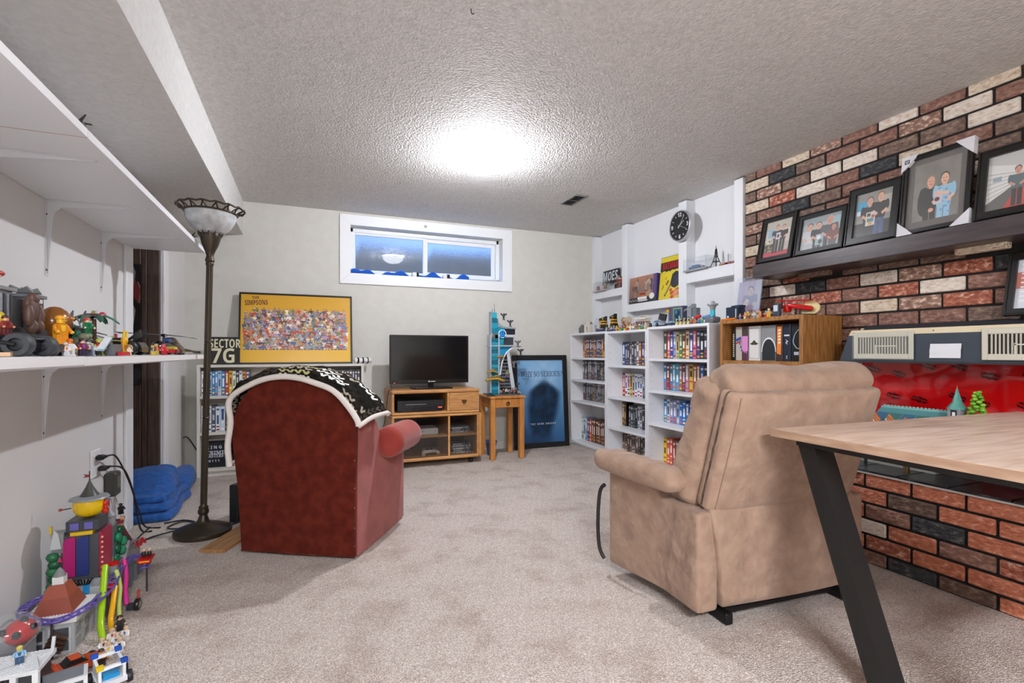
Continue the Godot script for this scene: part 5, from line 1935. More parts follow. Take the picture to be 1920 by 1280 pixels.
func recliner() -> void:
	var nz := ntex(512, noise(0.013, FastNoiseLite.TYPE_SIMPLEX_SMOOTH, 5, 81), ramp([[0.0, "907564"], [0.3, "997e6c"], [0.6, "9f8471"], [1.0, "ab907d"]]))
	var su := tri_mat(nz, Vector3(1.5, 1.5, 1.5), 0.9, false)
	su.rim_enabled = true
	su.rim = 0.3
	su.rim_tint = 0.8
	su.metallic_specular = 0.2
	su.heightmap_enabled = true
	su.heightmap_texture = ntex(512, noise(0.009, FastNoiseLite.TYPE_SIMPLEX_SMOOTH, 4, 82))
	su.heightmap_scale = 1.2
	var t := thing("recliner", "tan suede recliner seen from behind in front of the oak shelf unit", "recliner", Vector3(1.79, 0, -1.43), -0.06)
	# arm boxes: flat outer panels that splay forward
	for s in [-1, 1]:
		var m := MB.new()
		var shape = func(q: Vector3) -> Vector3:
			var f := clampf((0.04 - q.z) / 0.6, 0.0, 1.0) # 0 at the rear, 1 at the front
			var up := (q.y + 0.235) / 0.47
			var y := q.y
			if up > 0.5:
				y += (up - 0.5) * 2.0 * (lerpf(-0.035, 0.045, f) - 0.05 * pow(1.0 - minf(f * 5.0, 1.0), 2.0))
			return Vector3(q.x + s * (-0.03 + 0.135 * f), y, q.z)
		m.rbox(Vector3(s * 0.415, 0.285, -0.28), Vector3(0.052, 0.235, 0.27), 0.022, 14, shape)
		put(m, "arm_panel", su, t)
		m = MB.new()
		var pad = func(q: Vector3) -> Vector3:
			var k := clampf((0.25 - q.z) / 0.5, 0, 1)
			var pleat := 0.007 * sin(q.z * 75.0 + q.x * 22.0) * (0.6 + 0.4 * sin(q.z * 19.0)) * smoothstep(-0.02, 0.04, q.y)
			return Vector3(q.x * (0.85 + 0.15 * k) + s * 0.095 * k, q.y * (0.9 + 0.1 * sin(k * PI)) + pleat + 0.02 * k, q.z)
		m.rbox(Vector3(s * 0.425, 0.525, -0.34), Vector3(0.075, 0.052, 0.235), 0.05, 16, pad)
		put(m, "arm_pad", su, t)
	# hanging lower back
	var m := MB.new()
	var low = func(q: Vector3) -> Vector3:
		var up := (q.y + 0.195) / 0.39
		var crease := 0.010 * sin(q.x * 16.0 + q.y * 9.0) * (1.0 - up) * sin(up * PI) + 0.007 * sin(q.y * 60.0 + q.x * 6.0) * smoothstep(0.45, 0.05, up)
		return Vector3(q.x * lerpf(0.318, 0.378, up) / 0.35 + 0.0, q.y + 0.012 * (q.x / 0.35) * (1.0 - up) * 0.0, q.z + (crease if q.z > 0 else 0.0) + 0.018 * sin(up * PI) * (1.0 if q.z > 0 else 0.0))
	m.rbox(Vector3(0.0, 0.252, -0.032), Vector3(0.35, 0.195, 0.026), 0.016, 18, low)
	put(m, "lower_back_panel", su, t)
	# upper back shell, leaning towards the viewer
	m = MB.new()
	var lean := 0.262
	var shell_f = func(q: Vector3) -> Vector3:
		var up := (q.y + 0.24) / 0.48
		var bow := 0.02 * sin(clampf(up, 0, 1) * PI) * cos(q.x / 0.38 * PI / 2)
		# the left edge is folded forward
		var fold := smoothstep(0.30, 0.395, absf(q.x)) * 0.018
		return Vector3(q.x * lerpf(1.0, 1.0, up) + 0.016 * up, q.y, q.z + (bow - fold if q.z > 0 else 0.0))
	var sh := put(MB.new().rbox(Vector3(0, 0, 0), Vector3(0.386, 0.24, 0.045), 0.024, 18, shell_f), "back_shell", su, t, at(Vector3(0.0, 0.668, 0.012), 0, lean))
	m = MB.new()
	m.tube(spline([Vector3(-0.352, -0.225, 0.036), Vector3(-0.344, 0.0, 0.0385), Vector3(-0.336, 0.225, 0.036)], 6), 0.0022, 5)
	put(m, "seam", mat("8c7260", 0.9), sh)
	# padded front of the back with the head roll over its top
	m = MB.new()
	var puff = func(q: Vector3) -> Vector3:
		var pl := 0.006 * sin(q.y * 62.0 + sin(q.z * 20.0) * 2.0) * smoothstep(0.2, 0.4, absf(q.x))
		var bulge := 0.018 * cos(q.x / 0.4 * PI / 2) * cos(q.y / 0.3 * PI / 2)
		return Vector3(q.x * (1.0 + 0.05 * sin((q.y + 0.3) / 0.6 * PI * 2.0)) + signf(q.x) * pl, q.y, q.z - (bulge if q.z < 0 else 0.0))
	m.rbox(Vector3.ZERO, Vector3(0.405, 0.27, 0.085), 0.07, 20, puff)
	put(m, "back_cushion", su, t, at(Vector3(0.005, 0.680, -0.112), 0, lean))
	m = MB.new()
	var head = func(q: Vector3) -> Vector3:
		var u := q.x / 0.37
		var dip := 0.012 * (exp(-pow((u - 0.08) * 6.0, 2)) ) - 0.010 * exp(-pow((u - 0.75) * 3.5, 2))
		var pl := 0.009 * sin(q.z * 50.0 + q.y * 55.0 + u * 3.0) * smoothstep(0.62, 1.0, absf(u))
		return Vector3(q.x + signf(q.x) * pl * 0.6, q.y - dip * smoothstep(-0.03, 0.06, q.y) + pl, q.z + pl * 0.6)
	m.rbox(Vector3.ZERO, Vector3(0.372, 0.092, 0.085), 0.066, 20, head)
	put(m, "head_roll", su, t, at(Vector3(0.018, 0.900, -0.005), 0, lean))
	# seat and raised foot panel
	m = MB.new()
	m.rbox(Vector3(0, 0.36, -0.36), Vector3(0.36, 0.09, 0.24), 0.06, 10)
	put(m, "seat_cushion", su, t)
	m = MB.new()
	m.rbox(Vector3(0, 0.27, -0.60), Vector3(0.40, 0.17, 0.045), 0.04, 8)
	put(m, "foot_panel", su, t)
	m = MB.new()
	m.tube(spline([Vector3(-0.525, 0.42, -0.545), Vector3(-0.54, 0.38, -0.565), Vector3(-0.545, 0.24, -0.575), Vector3(-0.54, 0.12, -0.57), Vector3(-0.525, 0.07, -0.55)], 5), 0.009, 8)
	put(m, "release_handle", mat("1b1918", 0.5), t)
	# steel base
	var bm := mat("151414", 0.45, 0.4)
	m = MB.new()
	m.box(Vector3(-0.30, 0.024, -0.26), Vector3(0.035, 0.046, 0.54), 0.006)
	put(m, "base_rail", bm, t)
	m = MB.new()
	m.box(Vector3(0.30, 0.024, -0.26), Vector3(0.035, 0.046, 0.54), 0.006)
	put(m, "base_rail", bm, t)
	m = MB.new()
	m.box(Vector3(0, 0.035, -0.05), Vector3(0.57, 0.022, 0.04), 0.004)
	put(m, "cross_bar", bm, t)
	m = MB.new()
	m.box(Vector3(0, 0.035, -0.45), Vector3(0.57, 0.022, 0.04), 0.004)
	put(m, "cross_bar", bm, t)
	m = MB.new()
	m.bb(Vector3(-0.33, 0.05, -0.55), Vector3(0.33, 0.28, -0.065), 0.01)
	put(m, "underframe", mat("2a2420", 0.9), t)


func desk() -> void:
	var tw := tri_mat(ntex(512, noise(0.010, FastNoiseLite.TYPE_SIMPLEX_SMOOTH, 5, 91), ramp([[0.0, "bfa08a"], [0.35, "d3b8a3"], [0.6, "dcc3b0"], [1.0, "e6d2c2"]])), Vector3(0.55, 3.0, 5.5), 0.38)
	var t := thing("desk", "pale wood top desk on a black trapezoid steel frame in the right foreground", "desk", Vector3(1.53, 0, -1.293), -0.037)
	var m := MB.new()
	m.bb(Vector3(0, 0.743, 0.0), Vector3(1.50, 0.770, 1.0), 0.0015)
	put(m, "table_top", tw, t)
	var ed := tri_mat(ntex(256, noise(0.012, FastNoiseLite.TYPE_SIMPLEX_SMOOTH, 4, 92), ramp([[0.0, "9a7a62"], [0.5, "ad8d75"], [1.0, "c0a28a"]])), Vector3(1.2, 9.0, 1.6), 0.4)
	m = MB.new()
	m.bb(Vector3(-0.0012, 0.7435, 0.001), Vector3(0.0, 0.7695, 0.999))
	m.bb(Vector3(0.001, 0.7435, -0.0012), Vector3(1.499, 0.7695, 0.0))
	put(m, "edge_band", ed, t)
	var bm := mat("1d1c1b", 0.5, 0.2)
	for x in [0.032, 1.40]:
		m = MB.new()
		m.bb(Vector3(x, 0.722, 0.075), Vector3(x + 0.08, 0.743, 0.925), 0.002)
		put(m, "top_rail", bm, t)
		for s in [0, 1]:
			# slanting leg: front-on a broad flat bar
			var z0 := 0.115 if s == 0 else 0.885
			var z1 := 0.365 if s == 0 else 0.635
			m = MB.new()
			var w := 0.031
			m.x = Transform3D(Basis(Vector3(0, 0, 1), Vector3(0, 1, 0), Vector3(-1, 0, 0)), Vector3(x + 0.08, 0, 0))
			m.prism(PackedVector2Array([Vector2(z0 - w, 0.723), Vector2(z0 + w, 0.723), Vector2(z1 + w, 0.0), Vector2(z1 - w, 0.0)]), 0.0, 0.08)
			put(m, "leg", bm, t)
		m = MB.new()
		m.bb(Vector3(x, 0.0, 0.33), Vector3(x + 0.08, 0.012, 0.67), 0.002)
		put(m, "foot_rail", bm, t)
	m = MB.new()
	m.bb(Vector3(0.112, 0.717, 0.08), Vector3(1.40, 0.741, 0.11), 0.002)
	put(m, "stretcher", bm, t)


func photo(k: int) -> ImageTexture:
	var sk := "d9a48a"
	var p: Pic
	match k:
		0:
			p = Pic.new(200, 240, "b9b3a6")
			p.rect(0, 60, 200, 150, "cfc8ba").rect(20, 50, 70, 110, "8fb6c4").rect(0, 150, 70, 215, "3a3424")
			var r := RandomNumberGenerator.new()
			r.seed = 4
			for i in 70:
				p.ell(r.randf_range(4, 66), r.randf_range(120, 210), 3, 4, ["e8d8a0", "3a6a34", "c0b090", "2a2420"][i % 4])
			p.rect(0, 205, 200, 240, "b83040")
			p.person(88, 30, 15, sk, "463528", "39404e", "22211f", 214)
			p.person(136, 36, 14.5, sk, "4a3a2e", "262627", "2a2928", 212)
			p.rect(84, 82, 116, 126, "d8d4dc").ell(100, 104, 10, 12, "4a4a58")
		1:
			p = Pic.new(240, 200, "aab0b0")
			p.rect(0, 0, 240, 40, "8f989c").rect(90, 30, 112, 80, "52b4cc").rect(165, 20, 230, 60, "9cc0c8")
			p.person(52, 36, 19, sk, "3c342e", "c4c8cc", "b0b4b8")
			p.person(104, 36, 18, sk, "40342c", "2c2c30", "2c2c30")
			p.person(170, 14, 21, "cf9a80", "cf9a80", "55555a", "3c3c40")
			p.person(196, 66, 16, "c98f76", "2c221e", "7a4a44", "5a5a60")
			p.rect(92, 112, 140, 180, "9fb0b4").ell(112, 132, 14, 12, "e0e4e4").ell(124, 160, 12, 14, "3a4a54")
		2:
			p = Pic.new(200, 220, "8c8c86")
			p.rect(10, 40, 70, 90, "3fa3c8").rect(8, 86, 60, 108, "d4e0e4").rect(130, 30, 200, 120, "b8b4a8").rect(0, 150, 200, 220, "2c2b2a")
			p.rect(150, 90, 165, 100, "5aa0d0")
			p.person(78, 26, 19, sk, "5a4030", "262626", "242424")
			p.person(134, 12, 19, "e0ae94", "8a6238", "1f1f20", "3f5580")
			p.rect(62, 100, 112, 168, "d0ccc0").rect(68, 106, 86, 122, "2c2c2c").rect(92, 116, 108, 130, "b0503c").rect(70, 132, 104, 150, "4a8a8c").ell(88, 158, 10, 6, "e08a40")
		3:
			p = Pic.new(240, 280, "6f6b66")
			var nz := noise(0.02, FastNoiseLite.TYPE_SIMPLEX_SMOOTH, 4, 17)
			for y in 140:
				for x in 120:
					var c := Color("6d6963").lerp(Color("8f8b85"), 0.5 + 0.5 * nz.get_noise_2d(x, y))
					p.im.fill_rect(Rect2i(x * 2, y * 2, 2, 2), c)
			p.person(92, 70, 24, "d9a084", "8a8078", "1c1c1c", "1a1a1a")
			p.ell(60, 190, 34, 70, "1d1d1d")
			p.person(165, 70, 24, "e2b096", "2c221e", "8fc0d8", "8fc0d8")
			for i in 16:
				p.ell(140 + (i * 37) % 56, 140 + (i * 53) % 120, 9, 5, "6f9cc8")
			p.rect(112, 150, 156, 214, "c9c0c4").ell(130, 190, 14, 10, "5a3030")
			p.ell(100, 236, 14, 10, "d9a084")
			p.line(120, 160, 190, 170, 14, "e2b096")
		4:
			p = Pic.new(240, 220, "bcbcba")
			p.poly([[0, 30], [150, 70], [150, 120], [0, 190]], "d9d9d6").poly([[0, 190], [110, 120], [240, 120], [240, 220], [0, 220]], "5f5c5a").poly([[60, 220], [110, 125], [200, 125], [240, 150], [240, 220]], "c0382e")
			for i in 6:
				p.line(0, 70 + i * 20, 130, 88 + i * 6, 2, "8a8a88")
			p.rect(20, 86, 50, 104, "8fa0ac")
			p.person(104, 60, 13, "c99078", "241c18", "4d666c", "2a2a2c", 212)
			p.person(156, 46, 14, "d09a80", "3a2c24", "9c2a2e", "3a2a28", 214)
			p.person(206, 54, 13.5, "d8a48c", "4a3828", "7a8894", "2c3038", 212)
			p.rect(138, 92, 176, 122, "f0e6d0").rect(144, 98, 150, 116, "9c2a2e").rect(156, 98, 170, 102, "9c2a2e")
		_:
			p = Pic.new(200, 240, "9fb2c4")
			p.rect(0, 0, 200, 60, "d8dde2").rect(0, 60, 200, 140, "c46a5a").rect(0, 140, 200, 240, "d8dce4")
			for i in 9:
				p.rect(10, 20 + i * 22, 190, 26 + i * 22, "f0f0f0")
	return p.tex()


func picture_frame(label: String, z0: float, z1: float, xb: float, yb: float, h: float, lean: float, rail: float, k: int, group := "framed photographs along the mantel", mount := 0.0, hex := "171615") -> Node3D:
	var w := z1 - z0
	var t := thing("picture_frame", label, "picture frame", Vector3(xb, yb, (z0 + z1) / 2), -PI / 2, group)
	# local z points into the room; tip the top back towards the wall
	t.rotation = Vector3(0, -PI / 2, 0)
	t.rotate_object_local(Vector3.RIGHT, -lean)
	var fm := mat(hex, 0.3)
	for s in [-1, 1]:
		var a := MB.new()
		a.prism(PackedVector2Array([Vector2(s * w / 2, 0), Vector2(s * w / 2, h), Vector2(s * (w / 2 - rail), h - rail), Vector2(s * (w / 2 - rail), rail)]), -0.008, 0.010)
		put(a, "frame_rail", fm, t)
		var b := MB.new()
		var ya := 0.0 if s < 0 else h
		b.prism(PackedVector2Array([Vector2(-w / 2, ya), Vector2(w / 2, ya), Vector2(w / 2 - rail, ya - s * rail), Vector2(-w / 2 + rail, ya - s * rail)]), -0.008, 0.010)
		put(b, "frame_rail", fm, t)
		# raised outer bead
		var c := MB.new()
		c.box(Vector3(s * (w / 2 - 0.005), h / 2, 0.012), Vector3(0.010, h, 0.008), 0.003)
		c.box(Vector3(0, h / 2 + s * (h / 2 - 0.005), 0.012), Vector3(w - 0.02, 0.010, 0.008), 0.003)
		put(c, "frame_bead", fm, t)
	var bk := MB.new()
	bk.box(Vector3(0, h / 2, -0.006), Vector3(w - rail * 1.6, h - rail * 1.6, 0.004))
	put(bk, "mount_board", mat("57504a" if mount > 0 else "1b1a19", 0.6), t)
	var q := MB.new()
	var iw := w / 2 - rail - mount + 0.001
	q.quad(Vector3(-iw, rail + mount * 1.3, -0.0035), Vector3(iw, rail + mount * 1.3, -0.0035), Vector3(iw, h - rail - mount, -0.0035), Vector3(-iw, h - rail - mount, -0.0035))
	put(q, "print", pic_mat(photo(k), 0.3), t)
	var gm := StandardMaterial3D.new()
	gm.albedo_color = Color(1, 1, 1, 0.03)
	gm.transparency = BaseMaterial3D.TRANSPARENCY_ALPHA
	gm.roughness = 0.02
	var g := MB.new()
	g.box(Vector3(0, h / 2, 0.001), Vector3(w - rail * 2 + 0.004, h - rail * 2 + 0.004, 0.002))
	put(g, "glass", gm, t)
	# easel strut behind
	var e := MB.new()
	e.x = at(Vector3(0, h * 0.72, -0.009), 0, 0.0)
	e.quad(Vector3(-0.03, -h * 0.70, -0.004 - 0.07), Vector3(0.03, -h * 0.70, -0.004 - 0.07), Vector3(0.02, 0, 0), Vector3(-0.02, 0, 0))
	e.quad(Vector3(0.03, -h * 0.70, -0.007 - 0.07), Vector3(-0.03, -h * 0.70, -0.007 - 0.07), Vector3(-0.02, 0, -0.003), Vector3(0.02, 0, -0.003))
	put(e, "easel_strut", mat("24211f", 0.8), t)
	return t


func mantel() -> void:
	var dw := tri_mat(ntex(512, noise(0.012, FastNoiseLite.TYPE_SIMPLEX_SMOOTH, 5, 95), ramp([[0.0, "32292a"], [0.5, "3f3536"], [1.0, "4c4243"]])), Vector3(5, 5, 0.7), 0.33)
	var m := MB.new()
	m.bb(Vector3(2.872, 1.556, -2.575), Vector3(XBR - 0.004, 1.648, -0.15), 0.003)
	solo(m, "mantel_shelf", dw, "dark brown wooden mantel beam on the brick wall holding the framed photographs", "mantel")
	var y := 1.6545
	picture_frame("smallest black framed photo of two people on the mantel, nearest the clock wall", -2.560, -2.292, 2.898, y, 0.322, 0.22, 0.033, 0)
	picture_frame("black framed photo of four people on the mantel, second from the clock wall", -2.274, -1.958, 2.898, y, 0.268, 0.20, 0.030, 1)
	picture_frame("black framed photo of two smiling men in dark shirts, third along the mantel", -1.950, -1.672, 2.90, y, 0.338, 0.17, 0.040, 2)
	var t := picture_frame("large black framed photo with white corner protectors in the middle of the mantel", -1.668, -1.362, 2.91, y, 0.42, 0.13, 0.024, 3, "framed photographs along the mantel", 0.03)
	var w := 0.306
	var h := 0.42
	for s in [[-1, 0], [1, 0], [-1, 1], [1, 1]]:
		var c := MB.new()
		var sx: float = s[0] * (w / 2 + 0.004)
		var sy := -0.003 if s[1] == 0 else h + 0.004
		var d := -0.085 if s[1] else 0.075
		c.prism(PackedVector2Array([Vector2(sx, sy), Vector2(sx - s[0] * 0.078, sy), Vector2(sx, sy + d)]), -0.014, 0.018)
		put(c, "corner_protector", mat("d3d2d6", 0.6), t)
	var u := MB.new()
	u.box(Vector3(-w / 2 + 0.022, h - 0.026, 0.0185), Vector3(0.022, 0.022, 0.001))
	put(u, "logo_patch", mat("16161a", 0.5), t)
	words("U", 0.016, 0.001, mat("e8e8ea", 0.5), t, at(Vector3(-w / 2 + 0.022, h - 0.026, 0.0192)))
	picture_frame("black framed photo of people on a red carpet, last along the mantel", -1.345, -1.02, 2.91, y, 0.335, 0.16, 0.036, 4)
	picture_frame("big black frame leaning on the stove hood below the mantel", -1.285, -0.90, 3.02, 1.210, 0.30, 0.22, 0.032, 5, "")
	# acrylic sheet and purple print leaning on the wall end
	var ac := thing("purple_print", "purple brick pattern print of two figures leaning where the posts meet the brick wall", "print", Vector3(2.985, 1.2745, -2.735), -PI / 2)
	ac.rotate_object_local(Vector3.RIGHT, -0.16)
	var p := Pic.new(200, 300, "a495ad")
	for j in 24:
		for i in 12:
			p.rect(i * 18 - (9 if j % 2 else 0) + 1, j * 12.5 + 1, i * 18 - (9 if j % 2 else 0) + 17, j * 12.5 + 11, ["b7a6b8", "b0a0b4", "bdaaba"][(i * 5 + j * 3) % 3])
	p.rect(150, 0, 200, 300, "b9b4bf")
	p.person(112, 46, 26, "c8b0a0", "4a4858", "8c8a9c", "3a4258", 230)
	p.person(88, 130, 22, "d6c2b4", "5a6a5c", "8c4c64", "8c4c64")
	p.rect(0, 252, 200, 300, "9fb4cc")
	p.ell(150, 262, 40, 20, "b8cadc")
	var m2 := MB.new()
	m2.box(Vector3(0, 0.15, -0.004), Vector3(0.205, 0.30, 0.006), 0.001)
	put(m2, "board", mat("8a8496", 0.6), ac)
	m2 = MB.new()
	m2.quad(Vector3(-0.102, 0.001, -0.0005), Vector3(0.102, 0.001, -0.0005), Vector3(0.102, 0.299, -0.0005), Vector3(-0.102, 0.299, -0.0005))
	put(m2, "print", pic_mat(p.tex(), 0.4), ac)
	var gm := StandardMaterial3D.new()
	gm.albedo_color = Color(0.8, 0.9, 1.0, 0.10)
	gm.transparency = BaseMaterial3D.TRANSPARENCY_ALPHA
	gm.roughness = 0.03
	m2 = MB.new()
	m2.box(Vector3(0.0, 0.165, 0.006), Vector3(0.235, 0.33, 0.005), 0.001)
	put(m2, "acrylic_sheet", gm, ac)


func stove_hood() -> void:
	var steel := mat("444b55", 0.42, 0.25)
	var t := thing("stove_hood", "dark grey steel fireplace hood with a cream band on the brick wall", "hood", Vector3(3.118, 0, -1.965))
	# profile in (x, y) swept along z
	var l := 1.5
	var m := MB.new()
	m.prism(PackedVector2Array([Vector2(0, 1.20), Vector2(-0.05, 1.198), Vector2(-0.085, 1.166), Vector2(0, 1.166)]), 0.03, l)
	put(m, "top_flange", mat("33363c", 0.45, 0.2), t)
	# seen from the front: outline in (z, y), swept towards the wall
	m = MB.new()
	m.x = Transform3D(Basis(Vector3(0, 0, 1), Vector3(0, 1, 0), Vector3(-1, 0, 0)), Vector3.ZERO)
	m.prism(PackedVector2Array([Vector2(0.050, 1.137), Vector2(0.068, 1.166), Vector2(l, 1.166), Vector2(l, 1.137)]), 0.0, 0.236)
	put(m, "cream_band", mat("d9cbaa", 0.5), t)
	m = MB.new()
	m.x = Transform3D(Basis(Vector3(0, 0, 1), Vector3(0, 1, 0), Vector3(-1, 0, 0)), Vector3.ZERO)
	m.prism(PackedVector2Array([Vector2(-0.002, 0.990), Vector2(0.0, 1.002), Vector2(0.050, 1.137), Vector2(l, 1.137), Vector2(l, 0.990)]), 0.0, 0.236)
	put(m, "canopy", steel, t)
	m = MB.new()
	m.x = Transform3D(Basis(Vector3(0, 0, 1), Vector3(0, 1, 0), Vector3(-1, 0, 0)), Vector3.ZERO)
	m.prism(PackedVector2Array([Vector2(-0.004, 0.986), Vector2(-0.002, 0.996), Vector2(l, 0.996), Vector2(l, 0.986)]), 0.0, 0.244)
	put(m, "drip_lip", mat("33363c", 0.45, 0.2), t)
	for z in [0.03, 0.42]:
		m = MB.new()
		m.x = at(Vector3(-0.2365, 1.151, z + 0.05))
		m.ball(Vector3.ZERO, Vector3(0.003, 0.003, 0.003), 8)
		put(m, "screw", mat("4a4640", 0.4, 0.7), t)
	# slope of the face
	var dir := Vector3(0, -1, 0)
	var nn := Vector3(-1, 0, 0)
	for q in [[0.085, 0.30, "cream floor register taped over with clear wrap on the left of the stove hood"], [0.665, 0.30, "cream floor register on the stove hood beside the edge of the picture"]]:
		var g := thing("floor_register", q[2], "register", Vector3(3.118, 0, -1.965) + Vector3(-0.2365, 1.152, q[0]), 0, "registers on the stove hood")
		g.transform.basis = Basis(Vector3(0, 0, 1), -dir, nn)
		# local: x along z, y up the slope, z out
		var w: float = q[1]
		var h := 0.146
		for s in [-1, 1]:
			m = MB.new()
			m.box(Vector3(w / 2 + s * (w / 2 - 0.011), -h / 2, 0.006), Vector3(0.022, h, 0.010), 0.003)
			m.box(Vector3(w / 2, -h / 2 + s * (h / 2 - 0.014), 0.006), Vector3(w - 0.044, 0.028, 0.010), 0.003)
			put(m, "register_rim", mat("c9c4b4", 0.45), g)
		m = MB.new()
		m.box(Vector3(w / 2, -h / 2, 0.0025), Vector3(w - 0.04, h - 0.05, 0.002))
		put(m, "register_backing", mat("26241f", 0.8), g)
		for k in 17:
			m = MB.new()
			m.box(Vector3(0.036 + k * (w - 0.072) / 16.0, -h / 2, 0.006), Vector3(0.0068, h - 0.054, 0.004), 0.001)
			put(m, "slat", mat("b9b4a5", 0.45), g)
		m = MB.new()
		m.box(Vector3(w * 0.56, -h * 0.52, 0.0088), Vector3(0.11, 0.006, 0.003))
		m.box(Vector3(w * 0.56 - 0.05, -h * 0.68, 0.0088), Vector3(0.006, 0.06, 0.003))
		put(m, "damper_lever", mat("cfcaba", 0.45), g)
		if q[0] < 0.3:
			var gm := StandardMaterial3D.new()
			gm.albedo_color = Color(0.95, 0.97, 0.92, 0.14)
			gm.transparency = BaseMaterial3D.TRANSPARENCY_ALPHA
			gm.roughness = 0.12
			gm.normal_enabled = true
			gm.normal_texture = null
			gm.normal_enabled = false
			m = MB.new()
			var rows := []
			for i in 7:
				var row := PackedVector3Array()
				for j in 11:
					row.append(Vector3(-0.006 + j * (w + 0.012) / 10.0, -h - 0.004 + i * (h + 0.008) / 6.0, 0.0135 + 0.0022 * sin(i * 2.3 + j * 3.1)))
				rows.append(row)
			m.surf(rows)
			put(m, "clear_wrap", gm, g)
	# taped note
	var nt := thing("paper_note", "blank white paper note taped to the stove hood between the registers", "note", Vector3(3.118, 0, -1.965) + Vector3(-0.2365, 1.082, 0.468))
	nt.transform.basis = Basis(Vector3(0, 0, 1), -dir, nn)
	m = MB.new()
	var rows := []
	for i in 5:
		var row := PackedVector3Array()
		for j in 7:
			row.append(Vector3(-0.012 + j * 0.0215 + 0.001 * (i - 2), -0.068 + i * 0.0175, 0.0035 + (0.0025 if i == 2 else 0.0)))
		rows.append(row)
	m.surf(rows)
	put(m, "sheet", mat("dcdde2", 0.7), nt)
	# red wrapping paper stretched over the opening
	var lp := Pic.new(1024, 400, "b4060c")
	var r := RandomNumberGenerator.new()
	r.seed = 21
	for i in 44:
		var x := 20.0 + (i % 11) * 94.0 + r.randf_range(-22, 22)
		var y := 30.0 + (i / 11) * 100.0 + r.randf_range(-22, 22)
		var a := 0.35 + r.randf_range(-0.15, 0.15)
		var c := Vector2(cos(a), sin(a))
		for s in [-1.0, 1.0]:
			var pts := []
			for k in 15:
				var u := -1.0 + k / 7.0
				var up := 12.0 * sqrt(maxf(0.0, 1.0 - u * u)) * (0.85 + 0.15 * cos(u * 9.0))
				var q: Vector2 = Vector2(x, y) + c * u * 27.0 + c.orthogonal() * -s * (2.0 + up)
				pts.append([q.x, q.y])
			lp.poly(pts, "3d0507")
		for k in 5:
			var q := Vector2(x, y) + c * (k - 2) * 9.0
			lp.line(q.x - 1, q.y - 9, q.x + 1, q.y + 9, 1.6, "8c0a0e")
	var rm := pic_mat(lp.tex(), 0.16)
	rm.texture_repeat = true
	rm.clearcoat_enabled = true
	rm.clearcoat = 0.6
	rm.clearcoat_roughness = 0.08
	m = MB.new()
	rows = []
	var nz := noise(0.9, FastNoiseLite.TYPE_SIMPLEX_SMOOTH, 3, 6)
	for i in 21:
		var row := PackedVector3Array()
		for j in 57:
			var u := j / 56.0
			var v := i / 20.0
			var x := 3.060 + 0.012 * nz.get_noise_2d(u * 9.0, v * 3.0) + 0.007 * sin((v * 3.0 - u * 1.4) * 6.0) + 0.006 * absf(sin((v + u * 0.45) * 9.0))
			row.append(Vector3(x - 0.03 * v, 0.462 + v * 0.522, -1.93 + u * 1.5))
		rows.append(row)
	m.surf(rows)
	solo(m, "wrapping_paper", rm, "glossy red gift wrap printed with dark lips stretched under the stove hood", "wrapping paper")
	m = MB.new()
	m.bb(Vector3(3.085, 0.46, -1.95), Vector3(3.118, 0.984, -0.4))
	struct(m, "wall_firebox_surround", mat("2a1c1a", 0.8), "dark surround of the fireplace opening")


func blankets() -> void:
	var bl := tri_mat(ntex(256, noise(0.03, FastNoiseLite.TYPE_SIMPLEX_SMOOTH, 4, 101), ramp([[0.0, "0f3f7c"], [0.5, "17539c"], [1.0, "2466b4"]])), Vector3(3, 3, 3), 0.85, false)
	bl.rim_enabled = true
	bl.rim = 0.2
	var t := thing("moving_blanket", "folded blue quilted moving blankets heaped on the carpet at the dark doorway", "blanket", Vector3(-0.99, 0, -3.95))
	var q = func(amp: float, f: float) -> Callable:
		return func(p: Vector3) -> Vector3:
			var zig := sin((p.z + 0.04 * absf(fposmod(p.x * 14.0, 2.0) - 1.0)) * f)
			return p + Vector3(0.012 * sin(p.z * 13.0 + p.y * 20.0), amp * zig * smoothstep(0.0, 0.03, p.y), 0.0)
	var lay := [[0.0, 0.030, 0.20, 0.29, 0.02], [0.058, 0.028, 0.20, 0.28, 0.0], [0.112, 0.022, 0.185, 0.26, -0.01]]
	for k in lay:
		var m := MB.new()
		m.rbox(Vector3(k[4], k[0] + k[1], 0.02), Vector3(k[2], k[1], k[3]), k[1] * 0.95, 14, q.call(0.004, 60.0))
		put(m, "folded_layer", bl, t)
	var m := MB.new()
	var heap = func(p: Vector3) -> Vector3:
		var zig := sin((p.z + 0.05 * absf(fposmod(p.x * 12.0, 2.0) - 1.0)) * 75.0)
		var up := smoothstep(-0.02, 0.07, p.y)
		return p + Vector3(0.02 * sin(p.z * 11.0), 0.0055 * zig * up - 0.10 * up * smoothstep(0.0, 0.38, p.z + 0.1) + 0.01 * sin(p.x * 15.0), 0)
	m.rbox(Vector3(-0.02, 0.155, -0.0), Vector3(0.20, 0.095, 0.28), 0.085, 26, heap)
	put(m, "quilted_heap", bl, t)
	m = MB.new()
	m.rbox(Vector3(0.125, 0.085, -0.44), Vector3(0.075, 0.085, 0.22), 0.07, 12, q.call(0.004, 70.0))
	put(m, "rolled_end", bl, t)


